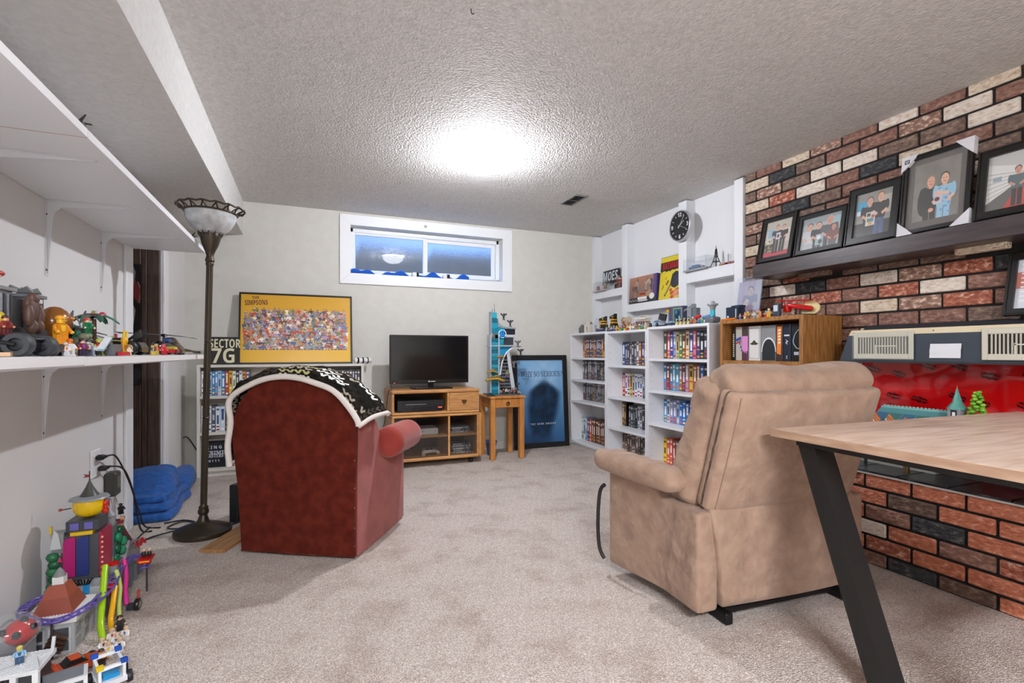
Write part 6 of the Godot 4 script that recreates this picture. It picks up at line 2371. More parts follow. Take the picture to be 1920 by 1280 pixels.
func wall_bits() -> void:
	# wall clock on its post
	var c := thing("wall_clock", "round black faced wall clock with a silver rim on the white post", "clock", Vector3(3.099, 2.164, -3.522), -PI / 2)
	var m := MB.new()
	m.x = Transform3D(Basis(Vector3.RIGHT, PI / 2), Vector3.ZERO)
	m.lathe(PackedVector2Array([Vector2(0, 0), Vector2(0.120, 0.0), Vector2(0.134, 0.012), Vector2(0.138, 0.03), Vector2(0.135, 0.046), Vector2(0.129, 0.05), Vector2(0.126, 0.046), Vector2(0.125, 0.040), Vector2(0, 0.040)]), 48)
	put(m, "rim", mat("c4c5c8", 0.3, 0.6), c)
	m = MB.new()
	m.cyl(Vector3(0, 0, 0.040), Vector3(0, 0, 0.042), 0.125, -1, 48)
	put(m, "dial", mat("1d1d20", 0.45), c)
	var wm := mat("e4e4e6", 0.5)
	for k in 12:
		var a := TAU * k / 12
		var p := Vector3(sin(a) * 0.097, cos(a) * 0.097, 0.0425)
		if k % 3 == 0:
			words(["12", "3", "6", "9"][k / 3], 0.034, 0.001, wm, c, at(p), "numeral")
		else:
			m = MB.new()
			m.x = at(p, 0, 0, -a)
			m.box(Vector3.ZERO, Vector3(0.005, 0.018, 0.001))
			put(m, "hour_mark", wm, c)
	for q in [[1.0, 0.066, 0.006, "hour_hand"], [0.62, 0.098, 0.004, "minute_hand"], [2.0, 0.09, 0.0018, "second_hand"]]:
		m = MB.new()
		m.x = at(Vector3(0, 0, 0.0445), 0, 0, -q[0])
		m.box(Vector3(0, q[1] / 2 - 0.012, 0), Vector3(q[2], q[1] + 0.024, 0.0012))
		put(m, q[3], mat("dcdcde", 0.35, 0.5), c)
	m = MB.new()
	m.cyl(Vector3(0, 0, 0.043), Vector3(0, 0, 0.048), 0.006, -1, 14)
	put(m, "hub", mat("b0b0b4", 0.3, 0.7), c)
	# outlet, plugs, cords
	var o := thing("wall_outlet", "white wall outlet plate low on the left wall with two black plugs", "outlet", Vector3(XL, 0.49, -3.08), PI / 2)
	m = MB.new()
	m.box(Vector3(0, 0, 0.004), Vector3(0.115, 0.135, 0.008), 0.003)
	put(m, "cover_plate", mat("eeeeee", 0.4), o)
	for s in [-1, 1]:
		m = MB.new()
		m.box(Vector3(0, s * 0.03, 0.0085), Vector3(0.036, 0.03, 0.002), 0.0008)
		put(m, "socket", mat("e2e2e2", 0.4), o)
	var bk := mat("1b1b1d", 0.5)
	for q in [[0.535, -3.07, "upper"], [0.475, -3.10, "lower"]]:
		var pl := thing("power_plug", "black power plug in the %s socket of the left wall outlet" % q[2], "plug", Vector3(XL + 0.010, q[0] - 0.015, q[1]), 0, "plugs in the wall outlet")
		m = MB.new()
		m.box(Vector3(0.018, 0, 0), Vector3(0.034, 0.026, 0.03), 0.006)
		put(m, "body", bk, pl)
		m = MB.new()
		m.cyl(Vector3(0.03, 0, -0.01), Vector3(0.03, -0.004, -0.06), 0.010, 0.006, 10)
		put(m, "strain_relief", bk, pl)
	var ad := thing("power_adapter", "dark grey power adapter plugged into the left wall below the outlet", "adapter", Vector3(XL, 0.35, -3.235))
	m = MB.new()
	m.box(Vector3(0.028, 0, 0), Vector3(0.055, 0.125, 0.075), 0.008)
	put(m, "body", mat("45443f", 0.5), ad)
	m = MB.new()
	m.box(Vector3(0.0565, 0.01, 0), Vector3(0.001, 0.06, 0.05))
	put(m, "rating_label", mat("6a695f", 0.6), ad)
	var cords := [
		["black cord curving from the upper plug down to the carpet", [Vector3(-0.935, 0.516, -3.13), Vector3(-0.925, 0.49, -3.22), Vector3(-0.91, 0.33, -3.36), Vector3(-0.90, 0.12, -3.50), Vector3(-0.885, 0.012, -3.56), Vector3(-0.80, 0.006, -3.52)]],
		["black cord curving from the lower plug behind the blankets", [Vector3(-0.935, 0.456, -3.16), Vector3(-0.90, 0.42, -3.24), Vector3(-0.885, 0.27, -3.34), Vector3(-0.885, 0.08, -3.43), Vector3(-0.875, 0.006, -3.48), Vector3(-0.83, 0.006, -3.47)]],
		["loose loops of black cord on the carpet left of the lamp base", [Vector3(-0.80, 0.006, -3.60), Vector3(-0.70, 0.006, -3.62), Vector3(-0.62, 0.008, -3.52), Vector3(-0.70, 0.012, -3.44), Vector3(-0.76, 0.008, -3.50), Vector3(-0.70, 0.010, -3.58), Vector3(-0.60, 0.006, -3.50), Vector3(-0.70, 0.014, -3.40), Vector3(-0.80, 0.006, -3.36), Vector3(-0.86, 0.006, -3.26), Vector3(-0.87, 0.006, -3.38), Vector3(-0.86, 0.006, -3.55)]],
		["thin black cord running from the lamp base behind the red armchair", [Vector3(-0.42, 0.006, -3.42), Vector3(-0.34, 0.006, -3.48), Vector3(-0.26, 0.006, -3.44), Vector3(-0.28, 0.006, -3.36), Vector3(-0.2, 0.006, -3.5)]],
		["dark cord drooping from the corner wall socket behind the cream bookcase", [Vector3(-0.955, 0.33, -4.90), Vector3(-0.93, 0.33, -4.92), Vector3(-0.90, 0.27, -4.96), Vector3(-0.865, 0.18, -5.0), Vector3(-0.86, 0.15, -5.03)]]]
	for q in cords:
		m = MB.new()
		m.tube(spline(q[1], 8), 0.0045, 6)
		solo(m, "power_cable", bk, q[0], "cord", "black cords on the left")
	# scrap plank by the lamp
	m = MB.new()
	m.box(Vector3(0, 0.009, 0), Vector3(0.135, 0.018, 0.40), 0.002)
	var pw := tri_mat(ntex(256, noise(0.014, FastNoiseLite.TYPE_SIMPLEX_SMOOTH, 5, 111), ramp([[0.0, "8a6238"], [1.0, "b98a58"]])), Vector3(8, 8, 1.2), 0.6, false)
	solo(m, "wood_plank", pw, "short bare wood plank lying half under the lamp base beside the red armchair", "plank", "", Transform3D(Basis(Vector3.UP, -0.42), Vector3(-0.375, 0, -3.17)))
	# black strip standing by the chair
	m = MB.new()
	m.box(Vector3(0, 0.115, 0), Vector3(0.055, 0.23, 0.06), 0.004)
	solo(m, "black_case", mat("17171a", 0.5), "black upright case standing on the carpet at the red armchair's left side", "case", "", Transform3D(Basis(Vector3.UP, -0.537), Vector3(-0.40, 0, -3.49)))


# a little jointed toy person, unit height, feet at the origin, facing +z
func fig_part(m: MB, what: String, c: Array, hair: int) -> void:
	match what:
		"leg":
			m.c(c[0])
			for s in [-1, 1]:
				m.box(Vector3(s * 0.105, 0.17, 0), Vector3(0.19, 0.34, 0.19), 0.012)
				m.box(Vector3(s * 0.105, 0.04, 0.05), Vector3(0.19, 0.08, 0.24), 0.01)
			m.box(Vector3(0, 0.37, 0), Vector3(0.4, 0.07, 0.19), 0.01)
		"torso":
			m.c(c[1])
			m.prism(PackedVector2Array([Vector2(-0.205, 0.40), Vector2(0.205, 0.40), Vector2(0.155, 0.71), Vector2(-0.155, 0.71)]), -0.1, 0.1)
			m.c(c[4] if c.size() > 4 else c[0])
			m.prism(PackedVector2Array([Vector2(-0.05, 0.45), Vector2(0.05, 0.45), Vector2(0.09, 0.66), Vector2(-0.09, 0.66)]), 0.1, 0.106)
		"arm":
			m.c(c[1])
			for s in [-1, 1]:
				m.tube(PackedVector3Array([Vector3(s * 0.17, 0.66, 0), Vector3(s * 0.23, 0.60, 0.01), Vector3(s * 0.26, 0.50, 0.06), Vector3(s * 0.26, 0.43, 0.13)]), 0.06, 6)
			m.c(c[2])
			for s in [-1, 1]:
				m.cyl(Vector3(s * 0.26, 0.40, 0.13), Vector3(s * 0.26, 0.44, 0.19), 0.05, 0.05, 6)
		"head":
			m.c(c[2])
			m.lathe(PackedVector2Array([Vector2(0.08, 0.71), Vector2(0.125, 0.735), Vector2(0.13, 0.90), Vector2(0.10, 0.93), Vector2(0.0, 0.935)]), 10)
			m.c("1a1614")
			for s in [-1, 1]:
				m.box(Vector3(s * 0.045, 0.85, 0.125), Vector3(0.025, 0.03, 0.012))
			m.box(Vector3(0, 0.785, 0.127), Vector3(0.07, 0.015, 0.01))
		"hair":
			m.c(c[3])
			if hair == 1:
				m.ball(Vector3(0, 0.895, -0.02), Vector3(0.165, 0.12, 0.165), 8)
			elif hair == 2:
				m.ball(Vector3(0, 0.88, -0.03), Vector3(0.18, 0.14, 0.17), 8)
				m.ball(Vector3(0, 0.74, -0.12), Vector3(0.17, 0.19, 0.08), 8)
			elif hair == 3:
				m.ball(Vector3(0, 0.86, 0), Vector3(0.155, 0.13, 0.155), 8)
				for s in [-1, 1]:
					m.cyl(Vector3(s * 0.09, 0.93, 0), Vector3(s * 0.10, 1.06, 0), 0.035, 0.0, 5)
			elif hair == 4:
				m.cyl(Vector3(0, 0.90, 0), Vector3(0, 0.93, 0), 0.2, 0.2, 10)
				m.cyl(Vector3(0, 0.93, 0), Vector3(0, 1.04, 0), 0.12, 0.11, 10)


func toy_fig(label: String, p: Vector3, yaw: float, h: float, c: Array, hair: int, group := "", parts := false) -> void:
	var b := Basis(Vector3.UP, yaw).scaled(Vector3.ONE * h)
	if parts:
		var t := thing("toy_figure", label, "toy figure", p, 0, group)
		for w in ["leg", "torso", "arm", "head", "hair"]:
			if w == "hair" and hair == 0: continue
			var m := MB.new()
			m.x = Transform3D(b, Vector3.ZERO)
			fig_part(m, w, c, hair)
			put(m, {"leg": "legs", "arm": "arms"}.get(w, w), vmat(0.3), t)
	else:
		var m := MB.new()
		m.x = Transform3D(b, Vector3.ZERO)
		for w in ["leg", "torso", "arm", "head", "hair"]:
			fig_part(m, w, c, hair)
		solo(m, "toy_figure", vmat(0.3), label, "toy figure", group, Transform3D(Basis(), p))


# wheel lying with its axle along x
func wheel(m: MB, p: Vector3, r: float, w: float, tyre := "1c1c1e", hub := "55555a") -> void:
	m.c(tyre)
	m.x = m.x * Transform3D(Basis(Vector3.BACK, PI / 2), p)
	m.lathe(PackedVector2Array([Vector2(r * 0.55, -w / 2), Vector2(r * 0.92, -w / 2), Vector2(r, -w * 0.36), Vector2(r, w * 0.36), Vector2(r * 0.92, w / 2), Vector2(r * 0.55, w / 2)]), 18)
	m.c(hub)
	m.lathe(PackedVector2Array([Vector2(0, -w * 0.40), Vector2(r * 0.2, -w * 0.44), Vector2(r * 0.5, -w * 0.36), Vector2(r * 0.56, -w * 0.48)]), 14)
	m.lathe(PackedVector2Array([Vector2(r * 0.56, w * 0.48), Vector2(r * 0.5, w * 0.36), Vector2(r * 0.2, w * 0.44), Vector2(0, w * 0.40)]), 14)
	m.x = m.x * Transform3D(Basis(Vector3.BACK, PI / 2), p).affine_inverse()


# a brick-built toy car: nose towards +z in its own axes
func toy_car(label: String, p: Vector3, yaw: float, l: float, body: String, glass: String, trim: String, group := "") -> Node3D:
	var t := thing("toy_car", label, "toy car", p, yaw, group)
	var w := l * 0.46
	var r := l * 0.115
	var m := MB.new(body)
	m.x = Transform3D(Basis(Vector3.UP, -PI / 2), Vector3.ZERO)
	m.prism(PackedVector2Array([Vector2(-l / 2, r * 0.7), Vector2(l / 2, r * 0.7), Vector2(l / 2, r * 1.5), Vector2(l * 0.16, r * 2.0), Vector2(-l * 0.42, r * 2.1), Vector2(-l / 2, r * 1.8)]), -w / 2, w / 2)
	put(m, "body", vmat(0.25), t)
	m = MB.new(glass)
	m.x = Transform3D(Basis(Vector3.UP, -PI / 2), Vector3.ZERO)
	m.prism(PackedVector2Array([Vector2(l * 0.14, r * 2.0), Vector2(0.02 * l, r * 3.0), Vector2(-l * 0.2, r * 3.1), Vector2(-l * 0.34, r * 2.05)]), -w * 0.38, w * 0.38)
	put(m, "windscreen", vmat(0.1), t)
	bit(t, "roof_panel", Vector3(0, r * 3.15, -l * 0.1), Vector3(w * 0.6, r * 0.25, l * 0.2), trim)
	bit(t, "bumper", Vector3(0, r * 1.0, l * 0.505), Vector3(w * 0.8, r * 0.35, l * 0.03), trim)
	bit(t, "spoiler", Vector3(0, r * 2.5, -l * 0.47), Vector3(w * 0.95, r * 0.25, l * 0.08), trim)
	for sz in [-0.3, 0.3]:
		for sx in [-1, 1]:
			m = MB.new()
			wheel(m, Vector3(sx * w * 0.5, r, sz * l), r, l * 0.09)
			put(m, "wheel", vmat(0.5), t)
	return t


func bit(t: Node, called: String, p: Vector3, s: Vector3, hex: String, yaw := 0.0, roll := 0.0, bev := 0.0006) -> void:
	var m := MB.new(hex)
	m.x = at(p, yaw, 0, roll)
	m.box(Vector3.ZERO, s, minf(bev, s[s.min_axis_index()] * 0.25))
	put(m, called, vmat(0.3), t)


func toys() -> void:
	shelf_toys()
	shelf_spikes()
	manor()
	floor_toys()
	bookcase_toys()
	ledge_things()
	model_tower()
	hearth_toys()


func shelf_toys() -> void:
	var y := 1.03
	# the big black car with fat tyres
	var t := thing("armoured_car", "big black armoured toy car with fat grey tyres on the lower wall shelf", "toy car", Vector3(-0.765, y, -1.685), -PI / 2)
	var m := MB.new("202124")
	m.prism(PackedVector2Array([Vector2(-0.07, 0.014), Vector2(0.07, 0.014), Vector2(0.062, 0.038), Vector2(0.03, 0.052), Vector2(-0.04, 0.052), Vector2(-0.07, 0.036)]), -0.10, 0.17)
	put(m, "body", vmat(0.3), t)
	for k in 4:
		m = MB.new(["2a2b2f", "1a1b1d", "303136", "242528"][k])
		m.x = at(Vector3(-0.01 + 0.02 * (k % 2), 0.054 + 0.004 * k, -0.06 + k * 0.06), 0.2 * (k - 1.5), -0.25)
		m.box(Vector3.ZERO, Vector3(0.10 - k * 0.012, 0.007, 0.075), 0.002)
		put(m, "armour_plate", vmat(0.25), t)
	m = MB.new("17181a")
	m.tube(PackedVector3Array([Vector3(0.075, 0.022, 0.15), Vector3(0.078, 0.06, 0.03), Vector3(0.08, 0.03, -0.1)]), 0.006, 6)
	put(m, "side_arm", vmat(0.3), t)
	for q in [[0.065, -0.10, 0.030, 0.034], [-0.065, -0.10, 0.0285, 0.034], [0.062, 0.12, 0.024, 0.02], [-0.062, 0.12, 0.024, 0.02]]:
		m = MB.new()
		wheel(m, Vector3(q[0], q[2], q[1]), q[2], q[3], "37383b", "141416")
		put(m, "wheel", vmat(0.55), t)
	for k in 3:
		bit(t, "grille_bar", Vector3(0.074, 0.024 + k * 0.006, -0.045), Vector3(0.006, 0.003, 0.035), "6a6c72")
	bit(t, "tan_piece", Vector3(0.086, 0.006, -0.085), Vector3(0.012, 0.010, 0.022), "d8b08c")
	t = thing("toy_cart", "small black toy cart with thick grey wheels right of the armoured car", "toy car", Vector3(-0.68, y, -1.835), -PI / 2)
	bit(t, "body", Vector3(0, 0.022, 0.0), Vector3(0.05, 0.022, 0.05), "202124")
	for sx in [-1, 1]:
		m = MB.new()
		wheel(m, Vector3(sx * 0.034, 0.016, -0.012), 0.016, 0.016, "4a4a4d", "101012")
		put(m, "wheel", vmat(0.5), t)
	# grey gatehouse
	t = thing("toy_gatehouse", "grey brick-built toy gatehouse with white lettering standing behind the armoured car", "toy building", Vector3(-0.80, y, -1.865))
	for q in [[Vector3(0, 0.04, -0.01), Vector3(0.10, 0.08, 0.24), "3c3d40"], [Vector3(0.01, 0.127, 0.095), Vector3(0.07, 0.105, 0.07), "6f7174"], [Vector3(0.01, 0.125, -0.085), Vector3(0.07, 0.10, 0.07), "55575b"], [Vector3(0.0, 0.12, 0.0), Vector3(0.05, 0.09, 0.11), "2b2a29"]]:
		m = MB.new()
		m.brick(q[0] - Vector3(0, q[1].y / 2, 0), q[1], q[2])
		put(m, "tower_block", vmat(0.35), t)
	for k in 4:
		bit(t, "pilaster", Vector3(0.047, 0.125, 0.072 + k * 0.016), Vector3(0.006, 0.09, 0.006), "8a8c90" if k % 2 else "4a4b4e")
	bit(t, "coping", Vector3(0.012, 0.184, 0.09), Vector3(0.08, 0.010, 0.085), "85878a")
	bit(t, "coping", Vector3(0.012, 0.18, -0.085), Vector3(0.08, 0.010, 0.08), "707276")
	bit(t, "name_board", Vector3(0.049, 0.125, -0.085), Vector3(0.004, 0.1, 0.036), "18181a")
	for k in 5:
		bit(t, "white_letter", Vector3(0.052, 0.165 - k * 0.019, -0.085 + 0.004 * (k % 2)), Vector3(0.002, 0.012, 0.018 - 0.003 * (k % 3)), "dcdfe4")
	for s in [-1, 1]:
		m = MB.new("7a7b7c")
		m.x = at(Vector3(0.02, 0.19, -0.07 + s * 0.025), 0, 0.5 * s)
		m.prism(PackedVector2Array([Vector2(-0.03, 0), Vector2(0.03, 0), Vector2(0.018, 0.018), Vector2(0.0, 0.008), Vector2(-0.02, 0.02)]), -0.004, 0.004)
		put(m, "wing_roof", vmat(0.35), t)
	var cr := thing("toy_creature", "hulking brown clay-coloured toy creature in front of the grey gatehouse", "toy figure", Vector3(-0.735, y + 0.065, -1.855))
	for q in [[Vector3(0, 0.07, 0), Vector3(0.018, 0.045, 0.03)], [Vector3(0.005, 0.10, 0), Vector3(0.016, 0.018, 0.018)], [Vector3(0.008, 0.05, 0.03), Vector3(0.014, 0.034, 0.013)], [Vector3(0.008, 0.05, -0.03), Vector3(0.014, 0.034, 0.013)], [Vector3(0.01, 0.02, 0.018), Vector3(0.016, 0.022, 0.014)], [Vector3(0.01, 0.02, -0.018), Vector3(0.016, 0.022, 0.014)]]:
		m = MB.new("5b4236")
		m.ball(q[0], q[1], 10)
		put(m, "clay_lump", vmat(0.5), cr)
	var bd := thing("toy_glider", "tan winged toy with a red top perched on the grey gatehouse", "toy", Vector3(-0.79, y + 0.19, -1.79))
	for s in [-1, 1]:
		m = MB.new("b9a680")
		m.x = at(Vector3(0, 0.006, s * 0.004), 0, -0.55 * s)
		m.prism(PackedVector2Array([Vector2(-0.012, 0), Vector2(0.012, 0), Vector2(0.016, 0.03), Vector2(-0.008, 0.034)]), s * 0.002, s * 0.006)
		put(m, "wing", vmat(0.4), bd)
	m = MB.new("c03038")
	m.ball(Vector3(0.006, 0.038, -0.012), Vector3(0.014, 0.009, 0.022), 10)
	put(m, "red_cap", vmat(0.3), bd)
	m = MB.new("8c7a58")
	m.cyl(Vector3(0, 0, -0.012), Vector3(0, 0.035, -0.012), 0.005)
	put(m, "post", vmat(0.4), bd)
	toy_fig("yellow toy figure beside the near edge of the grey gatehouse", Vector3(-0.735, y + 0.054, -1.70), 1.2, 0.062, ["a8962c", "e0c838", "e8d048", "c8b030"], 1, "", true)
	toy_fig("dark red toy figure at the far left end of the lower wall shelf", Vector3(-0.70, y + 0.054, -1.645), 1.2, 0.05, ["5c1c1c", "8c2c28", "d8a070", "502018"], 1, "", true)
	m = MB.new("9aa0a8")
	m.x = at(Vector3(-0.78, y + 0.135, -1.725), PI / 2 - 0.3)
	m.cyl(Vector3(0, 0, -0.004), Vector3(0, 0, 0.004), 0.036, -1, 24)
	m.c("c9ced4")
	m.cyl(Vector3(0, 0, 0.004), Vector3(0, 0, 0.008), 0.026, 0.02, 24)
	m.c("6c7076")
	m.cyl(Vector3(0, -0.13, 0), Vector3(0, -0.034, 0), 0.008, -1, 8)
	solo(m, "signal_dish", vmat(0.3), "pale grey round toy dish on a post left of the gatehouse", "toy")
	# small pieces between
	m = MB.new("2a2b2e")
	m.box(Vector3(0, 0.035, 0), Vector3(0.05, 0.07, 0.13), 0.004)
	m.c("3c3e42")
	m.box(Vector3(0.03, 0.055, 0.02), Vector3(0.02, 0.012, 0.11), 0.002)
	m.c("8c8e92")
	m.box(Vector3(0.038, 0.066, -0.02), Vector3(0.012, 0.006, 0.03))
	solo(m, "toy_speedboat", vmat(0.25), "low black toy boat lying left of the armoured car", "toy", "", Transform3D(Basis(), Vector3(-0.86, y, -1.50)))
	# orange hero and brown dome
	toy_fig("bright orange and yellow toy figure on the shelf right of the gatehouse", Vector3(-0.69, y + 0.035, -1.92), 1.1, 0.088, ["e8941c", "d8881c", "f0b828", "e8a020", "f0c030"], 1, "", true)
	bit_stack("stack_of_toy_parts", "mixed grey and blue toy parts stacked under the orange figure", Vector3(-0.69, y, -1.915), [["6c7078", 0.04, 0.014], ["9aa0b0", 0.034, 0.010], ["4a4c54", 0.038, 0.011]])
	m = MB.new("8a5420")
	m.ball(Vector3(0, 0.055, 0), Vector3(0.045, 0.058, 0.055), 18)
	m.c("5c3818")
	m.cyl(Vector3(0, 0, 0), Vector3(0, 0.02, 0), 0.03, 0.034, 14)
	m.c("d89048")
	for k in 6:
		m.ball(Vector3(0.036, 0.075 - 0.01 * (k % 2), -0.03 + k * 0.012), Vector3(0.008, 0.006, 0.005), 6)
	solo(m, "brown_dome", vmat(0.2), "glossy brown domed toy behind the orange figure", "toy", "", Transform3D(Basis(), Vector3(-0.77, y + 0.05, -2.10)))
	bit_stack("dome_base", "dark toy bricks stacked under the brown dome", Vector3(-0.77, y, -2.10), [["3a3c40", 0.06, 0.018], ["55585c", 0.05, 0.016], ["2c2c2e", 0.056, 0.016]])
	m = MB.new("6b4a40")
	m.ball(Vector3(0, 0.03, 0), Vector3(0.02, 0.03, 0.02), 10)
	m.c("4c3a36")
	m.ball(Vector3(0, 0.058, 0.004), Vector3(0.014, 0.014, 0.014), 10)
	m.c("707478")
	m.x = at(Vector3(0, 0.075, -0.01), 0.3, 0, 0.3)
	m.box(Vector3(0, 0.012, 0), Vector3(0.004, 0.045, 0.03))
	m.box(Vector3(0, 0.03, 0.01), Vector3(0.004, 0.008, 0.04))
	solo(m, "winged_creature", vmat(0.35), "dark brown toy creature with a grey wing right of the brown dome", "toy figure", "", Transform3D(Basis(), Vector3(-0.73, y + 0.025, -2.175)))
	m = MB.new("7a7c62")
	for q in [[0, 0.022, 0, 0.026], [0.012, 0.04, 0.016, 0.016], [0.006, 0.012, -0.028, 0.018], [0.012, 0.014, 0.03, 0.016], [0.014, 0.044, -0.014, 0.012]]:
		m.ball(Vector3(q[0], q[1], q[2]), Vector3(1, 0.85, 1.2) * q[3], 10)
	m.c("4c4e3c")
	m.ball(Vector3(0.026, 0.03, 0.004), Vector3(0.008, 0.006, 0.014), 8)
	solo(m, "olive_creature", vmat(0.45), "crouching olive green toy creature on the lower wall shelf", "toy figure", "", Transform3D(Basis(), Vector3(-0.70, y + 0.022, -2.10)))
	bit_stack("olive_plinth", "tan toy plates stacked under the olive creature", Vector3(-0.70, y, -2.10), [["9a8c64", 0.06, 0.011], ["c4b88a", 0.05, 0.010]])
	var row := [
		["white and grey toy figure with an orange chest at the shelf's front edge", -1.855, 0.040, ["d8d8d8", "e8e8ea", "e8b088", "c8ccd0", "e87820"], 1],
		["orange headed white toy figure beside the tan plates", -1.885, 0.052, ["dcdcdc", "e4e4e6", "e87a28", "d86a1c"], 1],
		["red and purple toy figure below the red haired figure", -1.975, 0.055, ["3a2c48", "8c3040", "e0c0a8", "30242c", "6a58a0"], 2],
		["grey striped toy figure right of the red and purple one", -2.015, 0.052, ["55585e", "8a8e96", "d8d4cc", "2a2a2c", "e8e8e8"], 1],
		["pale blue and white toy figure leaning in a striped scoop", -2.045, 0.044, ["a8b4c8", "c8d0dc", "e8d8c0", "505868"], 0],
		["lime and yellow toy figure in front of the white round toy", -2.11, 0.058, ["b8c048", "d4d868", "e8e080", "a8b83c"], 1],
		["red and white toy figure by the grey open box", -2.10, 0.046, ["30382c", "c0b8a8", "d83c34", "8c2c24"], 1],
		["tan toy figure in a green shirt beside the tall yellow toy", -2.215, 0.05, ["6a7048", "808858", "d8c098", "55503c"], 1]]
	for q in row:
		toy_fig(q[0], Vector3(-0.655, y, q[1]), 1.0, q[2], q[3], q[4], "small toy figures on the lower wall shelf", true)
	# figure on a post under the palm
	t = thing("toy_palm", "toy palm tree with dark green leaves and a red cap on the lower wall shelf", "toy tree", Vector3(-0.70, y, -2.21))
	m = MB.new("5c3a28")
	m.cyl(Vector3(0, 0, 0), Vector3(0, 0.13, 0), 0.008, 0.006, 10)
	put(m, "trunk", vmat(0.5), t)
	for k in 8:
		var a := TAU * k / 8 + 0.2
		m = MB.new("2c5844" if k % 2 else "38705a")
		var rows := []
		for i in 5:
			var u := i / 4.0
			var c := Vector3(cos(a) * u * 0.075, 0.135 + 0.012 * sin(u * 3.0) - 0.02 * u * u, sin(a) * u * 0.075)
			var wd := 0.013 * sin(PI * (0.15 + 0.8 * u)) + 0.002
			var sd := Vector3(-sin(a), 0, cos(a)) * wd
			rows.append(PackedVector3Array([c - sd - Vector3(0, 0.003, 0), c + Vector3(0, 0.002, 0), c + sd - Vector3(0, 0.003, 0)]))
		m.surf(rows)
		put(m, "leaf", vmat(0.4), t)
	m = MB.new("6e3038")
	m.cyl(Vector3(0, 0.14, 0), Vector3(0, 0.148, 0), 0.034, 0.03, 10)
	m.c("8c8c60")
	m.cyl(Vector3(0, 0.148, 0), Vector3(0, 0.16, 0), 0.01, 0.006, 8)
	m.c("c02840")
	m.ball(Vector3(0.01, 0.148, -0.045), Vector3(0.012, 0.011, 0.014), 8)
	put(m, "red_flower", vmat(0.35), t)
	toy_fig("red haired toy figure in a green dress standing high on a brown post", Vector3(-0.69, y + 0.068, -2.12), 1.0, 0.062, ["1f6a44", "2a7a50", "ecd8b4", "c83838", "1f6a44"], 2, "", true)
	m = MB.new("4c3028")
	m.cyl(Vector3.ZERO, Vector3(0, 0.067, 0), 0.007, -1, 8)
	m.c("3a3a38")
	m.cyl(Vector3.ZERO, Vector3(0, 0.006, 0), 0.02, -1, 10)
	solo(m, "figure_post", vmat(0.5), "brown post carrying the red haired toy figure", "toy", "", Transform3D(Basis(), Vector3(-0.69, y, -2.12)))
	m = MB.new("27684e")
	for q in [[0, 0.03, 0, 0.028], [0.004, 0.05, 0.02, 0.014]]:
		m.ball(Vector3(q[0], q[1], q[2]), Vector3(0.7, 1, 0.8) * q[3], 10)
	m.c("9a7a70")
	m.ball(Vector3(0.012, 0.055, -0.01), Vector3(0.012, 0.016, 0.012), 8)
	solo(m, "green_bush", vmat(0.4), "rounded green toy bush left of the brown post", "toy", "", Transform3D(Basis(), Vector3(-0.73, y + 0.025, -2.17)))
	bit_stack("bush_base", "grey toy bricks under the rounded green bush", Vector3(-0.73, y, -2.17), [["4a4c50", 0.05, 0.013], ["6a6c70", 0.04, 0.012]])
	# dark green and grey jet
	t = thing("toy_jet", "dark grey and green winged toy jet nosing down behind the figures", "toy aircraft", Vector3(-0.83, y, -2.35))
	m = MB.new("3a3d40")
	m.x = at(Vector3(0, 0.095, 0), 0, -0.2)
	m.rbox(Vector3.ZERO, Vector3(0.03, 0.028, 0.15), 0.02, 6)
	put(m, "fuselage", vmat(0.3), t)
	for s in [-1, 1]:
		m = MB.new("1f5444")
		m.x = at(Vector3(s * 0.03, 0.095, 0.0), 0, -0.2, -s * 0.35)
		m.x = m.x * Transform3D(Basis(Vector3.RIGHT, PI / 2), Vector3.ZERO)
		m.prism(PackedVector2Array([Vector2(0, 0.09), Vector2(s * 0.05, 0.02), Vector2(s * 0.055, -0.07), Vector2(0, -0.10)]), -0.003, 0.003)
		put(m, "wing", vmat(0.3), t)
		m = MB.new("55585c")
		m.x = at(Vector3(s * 0.02, 0.13, -0.09), 0, 0.3, 0)
		m.x = m.x * Transform3D(Basis(Vector3.UP, PI / 2), Vector3.ZERO)
		m.prism(PackedVector2Array([Vector2(-0.03, 0), Vector2(0.03, 0), Vector2(0.045, 0.035), Vector2(0.028, 0.03)]), -0.002, 0.002)
		put(m, "tail_fin", vmat(0.3), t)
	for k in 5:
		bit(t, "hull_plate", Vector3(0.02, 0.115 - 0.006 * k, 0.10 - k * 0.05), Vector3(0.04, 0.012, 0.035), ["2a2c2f", "4c5054", "1c4a3c", "383a3e", "63666a"][k], 0.2 * k, 0.1)
	for k in 2:
		m = MB.new("24262a")
		m.cyl(Vector3(0.03, 0.085 + k * 0.012, -0.12), Vector3(0.05, 0.07 + k * 0.014, -0.25), 0.003, 0.002, 6)
		put(m, "gun_barrel", vmat(0.3), t)
	m = MB.new("3c3e40")
	m.cyl(Vector3.ZERO, Vector3(0, 0.075, 0), 0.02, 0.01, 10)
	put(m, "display_stand", vmat(0.4), t)
	# white and lime round toy
	m = MB.new("c8d0d0")
	m.x = at(Vector3(0, 0.035, 0), 0.2)
	m.rbox(Vector3.ZERO, Vector3(0.03, 0.032, 0.065), 0.03, 8)
	m.c("8cb848")
	m.tube(PackedVector3Array([Vector3(0.02, 0.028, 0.05), Vector3(0.03, 0.034, 0.0), Vector3(0.02, 0.026, -0.05)]), 0.006, 6)
	m.c("7c8894")
	m.box(Vector3(0.03, 0.0, 0.02), Vector3(0.006, 0.02, 0.03))
	solo(m, "round_white_craft", vmat(0.25), "rounded white toy craft with a lime green band behind the grey box", "toy", "", Transform3D(Basis(), Vector3(-0.72, y, -2.35)))
	t = thing("toy_crate", "open grey toy crate with a red plate before it at the shelf front", "toy", Vector3(-0.645, y, -2.17))
